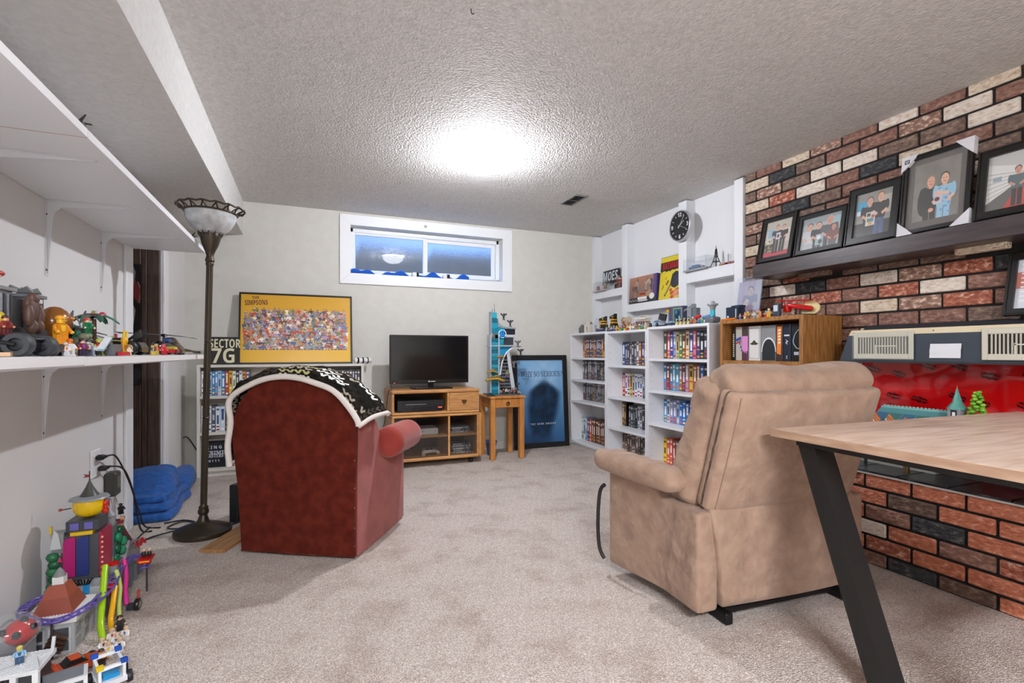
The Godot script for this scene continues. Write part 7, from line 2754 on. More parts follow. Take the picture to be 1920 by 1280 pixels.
	for s in [-1, 1]:
		bit(t, "crate_wall", Vector3(0, 0.021, s * 0.043), Vector3(0.05, 0.038, 0.005), "6a6e72")
		bit(t, "crate_wall", Vector3(s * 0.024, 0.021, 0), Vector3(0.004, 0.038, 0.082), "5c6064")
	bit(t, "crate_floor", Vector3(0, 0.002, 0), Vector3(0.05, 0.004, 0.086), "505458")
	m = MB.new()
	m.brick(Vector3(0.038, 0, -0.02), Vector3(0.018, 0.011, 0.072), "c42030")
	put(m, "red_plate", vmat(0.3), t)
	m = MB.new("9cb8d8")
	m.x = at(Vector3(0.01, 0.04, 0.075), 0, 0.5)
	m.box(Vector3.ZERO, Vector3(0.02, 0.006, 0.09))
	m.c("e8ecf0")
	m.box(Vector3(0, 0.004, 0), Vector3(0.02, 0.002, 0.085))
	m.c("505860")
	m.box(Vector3(0, -0.018, -0.03), Vector3(0.01, 0.03, 0.01))
	put(m, "striped_scoop", vmat(0.3), t)
	# tall yellow toy
	m = MB.new("e0a820")
	m.cyl(Vector3(0, 0.0, 0.008), Vector3(0, 0.05, 0.006), 0.007, 0.008, 8)
	m.cyl(Vector3(0, 0.0, -0.014), Vector3(0, 0.05, -0.010), 0.007, 0.008, 8)
	m.ball(Vector3(0, 0.055, -0.002), Vector3(0.012, 0.014, 0.018), 10)
	m.c("f0c840")
	m.cyl(Vector3(0, 0.06, 0.006), Vector3(0.004, 0.092, 0.012), 0.005, 0.004, 8)
	m.cyl(Vector3(0, 0.06, -0.012), Vector3(0.004, 0.088, -0.020), 0.005, 0.004, 8)
	m.c("b86818")
	m.box(Vector3(0.004, 0.03, -0.002), Vector3(0.02, 0.016, 0.03))
	solo(m, "tall_yellow_toy", vmat(0.3), "tall thin yellow toy with raised arms in front of the black wheel", "toy figure", "", Transform3D(Basis(), Vector3(-0.625, y, -2.255)))
	toy_fig("cream toy figure at the foot of the tall yellow toy", Vector3(-0.605, y, -2.235), 1.0, 0.035, ["e8e0d0", "e8d8c0", "f0dcc0", "c87838"], 1, "", true)
	# black roadster with a gold hubbed wheel
	t = thing("black_roadster", "black toy roadster with a gold hubbed wheel facing out at the shelf front", "toy car", Vector3(-0.71, y, -2.375), -PI / 2)
	m = MB.new("17181a")
	m.x = Transform3D(Basis(Vector3.UP, -PI / 2), Vector3.ZERO)
	m.prism(PackedVector2Array([Vector2(-0.12, 0.012), Vector2(0.20, 0.010), Vector2(0.20, 0.018), Vector2(0.10, 0.034), Vector2(0.02, 0.046), Vector2(-0.06, 0.056), Vector2(-0.11, 0.05), Vector2(-0.12, 0.03)]), -0.045, 0.045)
	put(m, "body", vmat(0.2), t)
	m = MB.new("2e3138")
	m.x = Transform3D(Basis(Vector3.UP, -PI / 2), Vector3.ZERO)
	m.prism(PackedVector2Array([Vector2(0.03, 0.044), Vector2(0.0, 0.064), Vector2(-0.05, 0.068), Vector2(-0.085, 0.052)]), -0.03, 0.03)
	put(m, "canopy", vmat(0.1), t)
	for q in [[0.062, -0.085, 0.0275], [-0.062, -0.085, 0.0275], [0.058, 0.10, 0.024], [-0.058, 0.10, 0.024]]:
		m = MB.new()
		wheel(m, Vector3(q[0], q[2], q[1]), q[2], 0.026, "1a1a1c", "c9cdd2")
		m.c("b09a50")
		m.cyl(Vector3(q[0] + signf(q[0]) * 0.011, q[2], q[1]), Vector3(q[0] + signf(q[0]) * 0.014, q[2], q[1]), q[2] * 0.42, q[2] * 0.36, 14)
		put(m, "wheel", vmat(0.4), t)
	m = MB.new("a89860")
	m.tube(spline([Vector3(0.05, 0.046, -0.10), Vector3(0.052, 0.056, -0.02), Vector3(0.05, 0.03, 0.10), Vector3(0.03, 0.02, 0.19)], 5), 0.003, 6)
	put(m, "gold_strip", vmat(0.3), t)
	for s in [-1, 1]:
		m = MB.new("202226")
		m.x = at(Vector3(s * 0.035, 0.062, -0.09), 0, 0.3)
		m.x = m.x * Transform3D(Basis(Vector3.UP, -PI / 2), Vector3.ZERO)
		m.prism(PackedVector2Array([Vector2(-0.03, 0), Vector2(0.03, 0), Vector2(-0.035, 0.03)]), -0.002, 0.002)
		put(m, "tail_fin", vmat(0.25), t)
	# helicopter blade over it
	t = thing("toy_helicopter", "black toy helicopter with long thin rotor blades at the far end of the shelf", "toy aircraft", Vector3(-0.685, y, -3.10))
	m = MB.new("1b1c20")
	m.x = at(Vector3(0, 0.036, 0))
	m.rbox(Vector3.ZERO, Vector3(0.034, 0.034, 0.14), 0.028, 8)
	put(m, "cabin", vmat(0.15), t)
	m = MB.new("4a4238")
	m.x = at(Vector3(0.012, 0.044, -0.16), 0, -0.25)
	m.rbox(Vector3.ZERO, Vector3(0.03, 0.02, 0.13), 0.018, 8)
	put(m, "windscreen", vmat(0.08), t)
	m = MB.new("17181b")
	m.tube(spline([Vector3(0.01, 0.034, -0.22), Vector3(0.03, 0.024, -0.34), Vector3(0.05, 0.014, -0.45), Vector3(0.07, 0.012, -0.50)], 5), 0.009, 6)
	put(m, "nose_probe", vmat(0.25), t)
	m = MB.new("b0a478")
	m.tube(spline([Vector3(0.036, 0.03, 0.10), Vector3(0.040, 0.016, -0.1), Vector3(0.046, 0.012, -0.30), Vector3(0.05, 0.012, -0.40)], 5), 0.003, 6)
	put(m, "gold_strip", vmat(0.3), t)
	m = MB.new("30343c")
	m.cyl(Vector3(0, 0.066, 0.02), Vector3(0.0, 0.098, 0.02), 0.006, 0.006, 8)
	m.cyl(Vector3(0, 0.094, 0.02), Vector3(0, 0.108, 0.02), 0.016, 0.010, 10)
	put(m, "rotor_mast", vmat(0.3), t)
	for s in [-1, 1]:
		m = MB.new("1a1a1c")
		m.x = at(Vector3(0, 0.103, 0.02), -0.13)
		var rows := []
		for i in 9:
			var u := i / 8.0
			rows.append(PackedVector3Array([Vector3(-0.014, -0.0015, s * (0.012 + u * 0.46)), Vector3(0.012 * (1.0 - u * 0.6), 0.0015 - 0.010 * u * u, s * (0.012 + u * 0.46)), Vector3(0.013 * (1.0 - u * 0.6), -0.001 - 0.010 * u * u, s * (0.012 + u * 0.46)), Vector3(-0.013, -0.003, s * (0.012 + u * 0.46))]))
		m.surf(rows, true, s > 0)
		put(m, "rotor_blade", vmat(0.25), t)
	bit(t, "blue_piece", Vector3(0.026, 0.074, 0.06), Vector3(0.02, 0.014, 0.05), "2450a0")
	for k in 2:
		m = MB.new("26282c")
		m.tube(PackedVector3Array([Vector3(-0.03 + k * 0.06, 0.004, 0.12), Vector3(-0.03 + k * 0.06, 0.004, -0.1)]), 0.004, 6)
		put(m, "skid", vmat(0.3), t)
	toy_fig("small toy figure in red beside the black helicopter's cabin", Vector3(-0.62, y, -2.66), 1.0, 0.05, ["c8b048", "c02c34", "e0a878", "c8b060"], 1, "small toy figures on the lower wall shelf", true)
	toy_fig("small toy figure in a blue cape right of the gold hubbed wheel", Vector3(-0.61, y, -2.56), 1.0, 0.042, ["e0c058", "1c5078", "e8d080", "d8c060"], 1, "small toy figures on the lower wall shelf", true)
	toy_fig("bright red toy figure beside the red and yellow racer", Vector3(-0.615, y, -2.76), 1.0, 0.052, ["b82030", "d83040", "e8888c", "c82838"], 1, "small toy figures on the lower wall shelf", true)
	toy_car("red and yellow toy racer with green base at the shelf's front edge", Vector3(-0.618, y, -2.94), PI - 0.1, 0.11, "c82830", "e0b428", "2c8050")
	bit_stack("dark_spiky_toy", "dark spiky toy stack with a red tip behind the black roadster", Vector3(-0.74, y, -2.56), [["26282c", 0.05, 0.03], ["3c4044", 0.03, 0.022], ["24262a", 0.036, 0.018], ["b83848", 0.008, 0.018]])


# a few plates piled up as one toy
func bit_stack(called: String, label: String, p: Vector3, lays: Array) -> void:
	var t := thing(called, label, "toy", p)
	var y := 0.0
	var k := 0
	for q in lays:
		var m := MB.new()
		m.x = at(Vector3(0.002 * (k % 2), 0, -0.002 * (k % 3)), 0.3 * k)
		m.brick(Vector3(0, y, 0), Vector3(q[1], q[2], q[1] * 0.9), q[0])
		put(m, "toy_brick", vmat(0.3), t)
		y += q[2]
		k += 1


func shelf_spikes() -> void:
	for q in [[-1.79, "dark toy part poking over the upper wall shelf's front edge above the armoured car"], [-3.30, "dark spiky toy part over the upper wall shelf's edge left of the floor lamp"]]:
		var m := MB.new("2a2826")
		m.box(Vector3(0, 0.008, 0), Vector3(0.05, 0.016, 0.03), 0.002)
		m.cyl(Vector3(0.01, 0.01, 0), Vector3(0.032, 0.034, 0.01), 0.005, 0.002, 6)
		m.cyl(Vector3(0.01, 0.01, 0.01), Vector3(0.036, 0.018, -0.02), 0.004, 0.002, 6)
		solo(m, "dark_toy_part", vmat(0.4), q[1], "toy", "", Transform3D(Basis(), Vector3(-0.615, 1.6855, q[0])))


func manor() -> void:
	var base := Vector3(-0.82, 0, -2.45)
	var t := thing("toy_manor", "tall grey toy funhouse with a yellow head, grey hat and purple roller coaster", "toy building", base)
	var new_m = func(hex: String) -> MB:
		var mm := MB.new(hex)
		mm.x = Transform3D(Basis(), -base)
		return mm
	var blk := func(called: String, p: Vector3, s: Vector3, hex: String, studs := true) -> void:
		var mm: MB = new_m.call("ffffff")
		mm.brick(p, s, hex, studs)
		put(mm, called, vmat(0.33), t)
	var m: MB
	# tower
	blk.call("tower_body", Vector3(-0.82, 0.0, -2.52), Vector3(0.11, 0.322, 0.12), "4a4c50", true)
	for q in [["magenta_panel", -0.856, "b01c6c"], ["blue_panel", -0.814, "2c3a78"]]:
		m = new_m.call(q[2])
		m.prism(PackedVector2Array([Vector2(q[1] - 0.019, 0.165), Vector2(q[1] + 0.019, 0.165), Vector2(q[1] + 0.019, 0.32), Vector2(q[1] - 0.010, 0.315), Vector2(q[1] - 0.019, 0.30)]), -2.462, -2.453)
		put(m, q[0], vmat(0.3), t)
	m = new_m.call("a82848")
	m.bb(Vector3(-0.766, 0.15, -2.575), Vector3(-0.757, 0.325, -2.465))
	put(m, "pink_side_panel", vmat(0.3), t)
	for k in 8:
		m = new_m.call("d8a878")
		m.ball(Vector3(-0.755, 0.165 + k * 0.02, -2.464), Vector3(0.005, 0.005, 0.005), 6)
		put(m, "gold_stud", vmat(0.3), t)
	blk.call("yellow_band", Vector3(-0.82, 0.322, -2.515), Vector3(0.07, 0.013, 0.112), "e0b81c", false)
	blk.call("eye_block", Vector3(-0.82, 0.335, -2.52), Vector3(0.105, 0.040, 0.10), "3f4348", false)
	for q in [[-0.845, 1], [-0.80, 1]]:
		m = new_m.call("6a62b0")
		m.bb(Vector3(q[0] - 0.014, 0.341, -2.470), Vector3(q[0] + 0.014, 0.369, -2.466), 0.001)
		put(m, "purple_window", vmat(0.15), t)
	m = new_m.call("e8c010")
	m.lathe(PackedVector2Array([Vector2(0, 0.376), Vector2(0.022, 0.379), Vector2(0.040, 0.389), Vector2(0.051, 0.405), Vector2(0.054, 0.425), Vector2(0.052, 0.447), Vector2(0.0, 0.447)]), 26, Vector3(-0.815, 0, -2.525))
	put(m, "yellow_head", vmat(0.12), t)
	m = new_m.call("8c9096")
	m.lathe(PackedVector2Array([Vector2(0.0, 0.446), Vector2(0.045, 0.446), Vector2(0.066, 0.450), Vector2(0.062, 0.456), Vector2(0.034, 0.462), Vector2(0.0, 0.464)]), 26, Vector3(-0.815, 0, -2.525))
	put(m, "hat_brim", vmat(0.3), t)
	m = new_m.call("4a4b46")
	m.lathe(PackedVector2Array([Vector2(0.034, 0.460), Vector2(0.024, 0.475), Vector2(0.012, 0.498), Vector2(0.003, 0.522), Vector2(0.0, 0.526)]), 18, Vector3(-0.815, 0, -2.525))
	put(m, "hat_cone", vmat(0.35), t)
	m = new_m.call("26201e")
	m.cyl(Vector3(-0.815, 0.52, -2.525), Vector3(-0.815, 0.560, -2.525), 0.0018, -1, 6)
	m.c("8c2c34")
	m.prism(PackedVector2Array([Vector2(-0.815, 0.545), Vector2(-0.835, 0.548), Vector2(-0.828, 0.541), Vector2(-0.836, 0.534), Vector2(-0.815, 0.536)]), -2.5265, -2.5235)
	put(m, "flag_pole", vmat(0.4), t)
	m = new_m.call("c02820")
	for s in [-1, 1]:
		m.ball(Vector3(-0.760, 0.412 + s * 0.013, -2.515), Vector3(0.013, 0.016, 0.012), 8)
	m.ball(Vector3(-0.757, 0.412, -2.508), Vector3(0.008, 0.008, 0.008), 8)
	put(m, "red_bow", vmat(0.3), t)
	m = new_m.call("2a2422")
	m.cyl(Vector3(-0.87, 0.418, -2.515), Vector3(-0.90, 0.416, -2.510), 0.002, -1, 6)
	m.c("b03428")
	m.ball(Vector3(-0.903, 0.416, -2.51), Vector3(0.007, 0.006, 0.007), 8)
	put(m, "lollipop_arm", vmat(0.3), t)
	# back turret and pale statue
	m = new_m.call("9a9c9c")
	m.bb(Vector3(-0.925, 0.25, -2.54), Vector3(-0.885, 0.33, -2.49), 0.002)
	m.c("cfd2d4")
	m.prism(PackedVector2Array([Vector2(-0.925, 0.27), Vector2(-0.890, 0.27), Vector2(-0.900, 0.33), Vector2(-0.912, 0.345), Vector2(-0.920, 0.31)]), -2.49, -2.482)
	put(m, "grey_buttress", vmat(0.35), t)
	m = new_m.call("e0c030")
	m.box(Vector3(-0.925, 0.345, -2.49), Vector3(0.008, 0.03, 0.006))
	put(m, "yellow_letter", vmat(0.3), t)
	m = new_m.call("8c8e92")
	m.lathe(PackedVector2Array([Vector2(0.022, 0.30), Vector2(0.022, 0.335), Vector2(0.026, 0.336), Vector2(0.0, 0.375)]), 10, Vector3(-0.79, 0, -2.66))
	m.c("55282c")
	m.cyl(Vector3(-0.79, 0.375, -2.66), Vector3(-0.79, 0.41, -2.66), 0.0016, -1, 5)
	put(m, "side_turret", vmat(0.35), t)
	blk.call("turret_base", Vector3(-0.79, 0.0, -2.66), Vector3(0.045, 0.30, 0.045), "7c7e82", false)
	# left hedge
	for k in 5:
		m = new_m.call("1f5c3c" if k % 2 else "2c7048")
		m.ball(Vector3(-0.905 + 0.006 * (k % 2), 0.14 + 0.028 * k, -2.45), Vector3(0.022, 0.018, 0.02), 8)
		put(m, "leafy_clump", vmat(0.4), t)
	blk.call("hedge_base", Vector3(-0.905, 0.0, -2.45), Vector3(0.04, 0.13, 0.04), "8a8c8e", false)
	# gabled wing on the right
	blk.call("wing_wall", Vector3(-0.84, 0.0, -2.78), Vector3(0.17, 0.13, 0.34), "8f9296", true)
	m = new_m.call("7a3440")
	m.x = Transform3D(Basis(Vector3.UP, PI / 2), -base + Vector3(-0.84, 0, -2.78))
	m.prism(PackedVector2Array([Vector2(-0.17, 0.13), Vector2(0.17, 0.13), Vector2(0.09, 0.20), Vector2(0.0, 0.285), Vector2(-0.05, 0.25)]), -0.06, 0.055)
	put(m, "gable_front", vmat(0.35), t)
	for k in 12:
		m = new_m.call("d09c74" if k % 2 else "8c3c44")
		var u := k / 11.0
		m.box(Vector3(-0.776, lerpf(0.14, 0.288, u), lerpf(-2.615, -2.78, u)), Vector3(0.016, 0.014, 0.014), 0.001)
		put(m, "gable_trim", vmat(0.3), t)
	for k in 7:
		m = new_m.call(["1c7a54", "2a9468", "1a6448", "30a070", "1f8058", "248860", "17563c"][k])
		m.ball(Vector3(-0.765 + 0.008 * (k % 2), 0.15 + 0.018 * k, -2.655 - 0.016 * ((k * 3) % 5)), Vector3(0.016, 0.02, 0.02), 8)
		put(m, "green_creeper", vmat(0.25), t)
	m = new_m.call("a4a8ac")
	m.x = Transform3D(Basis(Vector3.UP, PI / 2), -base + Vector3(-0.752, 0, -2.80))
	m.prism(PackedVector2Array([Vector2(-0.17, 0.03), Vector2(-0.05, 0.16), Vector2(-0.05, 0.185), Vector2(-0.18, 0.055)]), -0.02, 0.006)
	put(m, "grey_ramp", vmat(0.3), t, Transform3D(Basis(), Vector3(0.0, 0, -0.02)))
	for k in 3:
		blk.call("grey_pier", Vector3(-0.735, 0.0, -2.70 - k * 0.075), Vector3(0.03, 0.10 - 0.012 * k, 0.02), "787c82", false)
	words("HA", 0.034, 0.006, mat("c01c20", 0.3), t, at(Vector3(-0.745, 0.125, -2.90) - base, 0.9, 0, 0.25))
	toy_fig("dark toy figure standing on the funhouse's right wing", Vector3(-0.80, 0.29, -2.84), 0.8, 0.05, ["1c1c1e", "262628", "3a3a3c", "1c1c1c"], 1)
	# middle block with black and blue pieces
	blk.call("middle_block", Vector3(-0.80, 0.0, -2.42), Vector3(0.13, 0.145, 0.09), "a2a4a6", true)
	for k in 7:
		m = new_m.call("17181a")
		m.tube(PackedVector3Array([Vector3(-0.815 + 0.006 * k, 0.147, -2.40), Vector3(-0.83 + 0.011 * k, 0.172, -2.39), Vector3(-0.84 + 0.014 * k, 0.176 - 0.004 * (k % 3), -2.375)]), 0.003, 5)
		put(m, "black_claw", vmat(0.3), t)
	m = new_m.call("1f86c0")
	m.box(Vector3(-0.775, 0.14, -2.372), Vector3(0.018, 0.03, 0.014), 0.001)
	put(m, "blue_piece", vmat(0.2), t)
	m = new_m.call("cc1414")
	m.bb(Vector3(-0.752, 0.085, -2.45), Vector3(-0.705, 0.128, -2.41), 0.003)
	put(m, "red_box", vmat(0.2), t)
	m = new_m.call("c81818")
	m.cyl(Vector3(-0.735, 0.17, -2.52), Vector3(-0.735, 0.178, -2.52), 0.02, -1, 14)
	put(m, "red_disc", vmat(0.2), t)
	blk.call("disc_pier", Vector3(-0.735, 0.0, -2.52), Vector3(0.03, 0.17, 0.03), "8c9094", false)
	# house with the terracotta roof
	blk.call("house_wall", Vector3(-0.82, 0.0, -2.265), Vector3(0.15, 0.108, 0.17), "a8a9aa", false)
	blk.call("house_cornice", Vector3(-0.82, 0.108, -2.265), Vector3(0.165, 0.016, 0.185), "d8d8d6", true)
	for q in [[-0.856, 0.056], [-0.785, 0.056], [-0.856, 0.012], [-0.785, 0.012]]:
		m = new_m.call("4c4e52")
		m.bb(Vector3(q[0] - 0.026, q[1], -2.181), Vector3(q[0] + 0.026, q[1] + 0.034, -2.1795))
		put(m, "dark_window", vmat(0.15), t)
		m = new_m.call("c4c5c6")
		for s in [-1, 1]:
			m.bb(Vector3(q[0] + s * 0.028 - 0.003, q[1] - 0.004, -2.181), Vector3(q[0] + s * 0.028 + 0.003, q[1] + 0.038, -2.176))
		put(m, "window_jamb", vmat(0.3), t)
		m = new_m.call("8c8e90")
		m.bb(Vector3(-0.746, q[1], -2.30 + (0.07 if q[0] < -0.8 else 0.0)), Vector3(-0.744, q[1] + 0.03, -2.26 + (0.07 if q[0] < -0.8 else 0.0)))
		put(m, "side_window", vmat(0.2), t)
	m = new_m.call("8c4434")
	var fr := func(y0: float, y1: float, w0: float, w1: float, mm: MB) -> void:
		var c := Vector3(-0.82, 0, -2.275)
		var lo := []
		var hi := []
		for s in [[-1, 1], [1, 1], [1, -1], [-1, -1]]:
			lo.append(c + Vector3(s[0] * w0, y0, s[1] * w0 * 1.05))
			hi.append(c + Vector3(s[0] * w1, y1, s[1] * w1 * 1.05))
		for k in 4:
			mm.quad(lo[k], lo[(k + 1) % 4], hi[(k + 1) % 4], hi[k])
		mm.quad(hi[0], hi[1], hi[2], hi[3])
	fr.call(0.124, 0.172, 0.058, 0.040, m)
	put(m, "terracotta_roof", vmat(0.4), t)
	m = new_m.call("9a4c3a")
	fr.call(0.172, 0.214, 0.039, 0.024, m)
	put(m, "terracotta_roof", vmat(0.4), t)
	blk.call("white_turret", Vector3(-0.82, 0.214, -2.275), Vector3(0.032, 0.026, 0.032), "dcdcdc", false)
	m = new_m.call("7c7d7c")
	m.lathe(PackedVector2Array([Vector2(0.020, 0.24), Vector2(0.011, 0.258), Vector2(0.0, 0.272)]), 8, Vector3(-0.82, 0, -2.275))
	m.c("26262a")
	m.cyl(Vector3(-0.82, 0.268, -2.275), Vector3(-0.82, 0.305, -2.275), 0.0018, -1, 5)
	m.c("c02c5c")
	m.prism(PackedVector2Array([Vector2(-0.82, 0.306), Vector2(-0.827, 0.29), Vector2(-0.813, 0.286)]), -2.2765, -2.2735)
	put(m, "spire", vmat(0.35), t)
	for k in 4:
		m = new_m.call("4c352a")
		m.x = Transform3D(Basis(Vector3.BACK, -0.5), Vector3(-0.80 + k * 0.006, 0.03 + k * 0.014, -2.165) - base)
		m.box(Vector3.ZERO, Vector3(0.05, 0.006, 0.02))
		put(m, "brown_plank", vmat(0.5), t)
	# roller coaster
	var path := spline([Vector3(-0.80, 0.135, -2.46), Vector3(-0.90, 0.135, -2.37), Vector3(-0.925, 0.135, -2.29), Vector3(-0.885, 0.132, -2.205), Vector3(-0.80, 0.128, -2.16), Vector3(-0.735, 0.128, -2.215), Vector3(-0.705, 0.13, -2.36), Vector3(-0.72, 0.14, -2.53), Vector3(-0.70, 0.15, -2.64), Vector3(-0.645, 0.145, -2.62), Vector3(-0.635, 0.13, -2.54)], 8)
	for s in [-1.0, 1.0]:
		m = new_m.call("5a4aa0")
		var pts := PackedVector3Array()
		for i in path.size():
			var d := (path[mini(i + 1, path.size() - 1)] - path[maxi(i - 1, 0)]).normalized()
			pts.append(path[i] + d.cross(Vector3.UP).normalized() * s * 0.013)
		m.tube(pts, 0.0042, 6)
		put(m, "coaster_rail", vmat(0.2), t)
	m = new_m.call("6c5cb4")
	for i in range(1, path.size() - 1, 2):
		var d := (path[i + 1] - path[i - 1]).normalized().cross(Vector3.UP).normalized()
		m.cyl(path[i] - d * 0.013, path[i] + d * 0.013, 0.0028, -1, 5)
	put(m, "coaster_ties", vmat(0.2), t).set_meta("kind", "stuff")
	for q in [[-0.925, -2.29], [-0.80, -2.16], [-0.705, -2.36], [-0.645, -2.62], [-0.72, -2.53]]:
		m = new_m.call("3a3a3e")
		m.cyl(Vector3(q[0], 0, q[1]), Vector3(q[0], 0.128, q[1]), 0.004, -1, 6)
		put(m, "coaster_post", vmat(0.35), t)
	# slides
	for q in [["lime_slide", "9cc41c", [Vector3(-0.735, 0.20, -2.43), Vector3(-0.715, 0.12, -2.34), Vector3(-0.70, 0.05, -2.27), Vector3(-0.675, 0.012, -2.21)], 0.011], ["yellow_slide", "e0a41c", [Vector3(-0.70, 0.115, -2.42), Vector3(-0.69, 0.07, -2.36), Vector3(-0.685, 0.03, -2.32), Vector3(-0.67, 0.012, -2.28)], 0.010], ["pale_green_slide", "b4c468", [Vector3(-0.715, 0.16, -2.48), Vector3(-0.695, 0.10, -2.46), Vector3(-0.685, 0.05, -2.41), Vector3(-0.675, 0.012, -2.38)], 0.008], ["pink_slide", "d0388c", [Vector3(-0.715, 0.165, -2.58), Vector3(-0.70, 0.11, -2.55), Vector3(-0.69, 0.06, -2.50), Vector3(-0.675, 0.016, -2.47)], 0.010]]:
		m = new_m.call(q[1])
		m.tube(spline(q[2], 5), q[3], 8)
		put(m, q[0], vmat(0.25), t)


func floor_toys() -> void:
	var t := thing("coaster_car", "red toy coaster car with dark riders at the end of the purple track", "toy car", Vector3(-0.636, 0.148, -2.575))
	var m := MB.new("c02020")
	m.prism(PackedVector2Array([Vector2(-0.02, 0), Vector2(0.02, 0), Vector2(0.026, 0.016), Vector2(-0.026, 0.016)]), -0.032, 0.032)
	put(m, "body", vmat(0.2), t)
	bit(t, "yellow_stripe", Vector3(0, 0.008, 0.033), Vector3(0.036, 0.005, 0.002), "e0b830")
	for s in [-1, 1]:
		m = MB.new("232326")
		m.ball(Vector3(s * 0.01, 0.028, -0.004), Vector3(0.009, 0.015, 0.009), 8)
		m.c("d8b090")
		m.ball(Vector3(s * 0.01, 0.046, -0.004), Vector3(0.007, 0.008, 0.007), 8)
		put(m, "rider", vmat(0.35), t)
	t = thing("skull_buggy", "black toy buggy with a skull wheel on the carpet right of the pink slide", "toy car", Vector3(-0.632, 0, -2.44))
	m = MB.new()
	wheel(m, Vector3(0, 0.024, 0), 0.024, 0.016, "161618", "8c8478")
	put(m, "wheel", vmat(0.35), t)
	bit(t, "axle_block", Vector3(-0.02, 0.02, 0), Vector3(0.03, 0.016, 0.03), "2c3038")
	m = MB.new("b0402c")
	m.cyl(Vector3(0, 0.045, 0), Vector3(0.004, 0.08, -0.004), 0.003, 0.006, 6)
	put(m, "flame_piece", vmat(0.3), t)
	for q in [[-0.645, -2.20, 0.3, "red", "b8503c"], [-0.62, -2.16, -0.2, "grey", "7c8088"], [-0.655, -2.14, 0.9, "brown", "7a5238"], [-0.628, -2.105, 0.4, "yellow", "d8b838"], [-0.605, -2.20, -0.5, "blue", "4c6ca8"], [-0.60, -2.12, 0.1, "black", "2c2a2a"]]:
		toy_fig("small white toy figure with a %s chest in the crowd below the funhouse slides" % q[3], Vector3(q[0], 0, q[1]), q[2], 0.052, ["d8d0c8", "e8e4de", "e0c0a0", "c8a888", q[4]], 1, "white toy figures on the carpet")
	toy_fig("dark toy figure standing behind the crowd of white toy figures", Vector3(-0.648, 0, -2.29), 0.5, 0.055, ["2a2422", "3a3430", "d8b898", "201c1a"], 2)
	toy_car("orange red toy sports car parked on the carpet before the funhouse", Vector3(-0.69, 0.0, -2.055), 2.15, 0.135, "b4401c", "23201e", "c04a20")
	toy_fig("orange toy figure riding by the orange red sports car", Vector3(-0.632, 0, -2.055), 0.5, 0.055, ["3c3a38", "d8781c", "e0a058", "3a3028"], 1)
	# white rover with blue corners
	t = thing("toy_rover", "white toy rover with blue corner blocks at the picture's bottom edge on the carpet", "toy car", Vector3(-0.575, 0, -1.935), 0.45)
	for q in [[Vector3(0, 0.022, 0), Vector3(0.075, 0.016, 0.10), "d8dade"], [Vector3(-0.03, 0.05, 0.0), Vector3(0.008, 0.04, 0.096), "e4e6e8"], [Vector3(0.03, 0.05, 0.0), Vector3(0.008, 0.04, 0.096), "dcdee2"], [Vector3(0, 0.072, -0.045), Vector3(0.068, 0.008, 0.012), "e8eaec"], [Vector3(0, 0.072, 0.045), Vector3(0.068, 0.008, 0.012), "e8eaec"], [Vector3(0, 0.036, 0.01), Vector3(0.04, 0.012, 0.05), "1c8cc4"]]:
		bit(t, "frame_piece", q[0], q[1], q[2])
	for q in [[-0.03, -0.045, "1f50b0"], [0.03, -0.045, "1f50b0"], [0.03, 0.045, "1848a4"], [-0.03, 0.045, "d8b820"]]:
		bit(t, "corner_block", Vector3(q[0], 0.079, q[1]), Vector3(0.018, 0.012, 0.016), q[2])
	for sx in [-1, 1]:
		for sz in [-1, 1]:
			m = MB.new()
			wheel(m, Vector3(sx * 0.045, 0.018, sz * 0.034), 0.018, 0.014)
			put(m, "wheel", vmat(0.5), t)
	# white and grey frame building
	t = thing("toy_hospital", "white and grey toy building with barred front and open top at the lower left corner", "toy building", Vector3(-0.81, 0, -1.93))
	for q in [[Vector3(0, 0.052, 0), Vector3(0.15, 0.104, 0.10), "3c3e42"], [Vector3(0, 0.110, 0), Vector3(0.17, 0.012, 0.12), "dcdee0"], [Vector3(-0.08, 0.055, 0.056), Vector3(0.014, 0.11, 0.014), "e4e6e8"], [Vector3(0.08, 0.055, 0.056), Vector3(0.014, 0.11, 0.014), "e4e6e8"], [Vector3(0.03, 0.055, 0.056), Vector3(0.014, 0.11, 0.014), "e0e2e4"], [Vector3(0, 0.006, 0.06), Vector3(0.18, 0.012, 0.03), "b4b6ba"]]:
		m = MB.new()
		m.brick(q[0] - Vector3(0, q[1].y / 2, 0), q[1], q[2], q[1].x > 0.1)
		put(m, "wall_piece", vmat(0.33), t)
	for k in 8:
		m = MB.new("24262a")
		m.cyl(Vector3(-0.068 + k * 0.012, 0.012, 0.054), Vector3(-0.068 + k * 0.012, 0.104, 0.054), 0.003, -1, 6)
		put(m, "cell_bar", vmat(0.3), t)
	for s in [-1, 1]:
		m = MB.new("c8ccd0")
		m.x = at(Vector3(0.08, 0.13, s * 0.05), 0, 0.3 * s)
		m.box(Vector3.ZERO, Vector3(0.008, 0.05, 0.006))
		put(m, "roof_strut", vmat(0.3), t)
	toy_fig("pale blue toy figure on the white toy building's roof", Vector3(-0.79, 0.118, -1.93), 0.4, 0.05, ["3c5878", "8cb8dc", "d8c878", "c8b858"], 1)
	toy_fig("blue shirted toy figure standing in front of the white toy building's bars", Vector3(-0.80, 0.013, -1.85), 0.4, 0.055, ["486088", "78a4d4", "d8d070", "c8c060"], 1)
	# ladybird ball in a clear bubble
	t = thing("bubble_toy", "clear bubble over a red and black ball beside the white toy building", "toy", Vector3(-0.865, 0.0, -2.08))
	m = MB.new()
	m.brick(Vector3.ZERO, Vector3(0.08, 0.11, 0.08), "8c8e92", false)
	put(m, "pedestal", vmat(0.35), t)
	m = MB.new("b81c18")
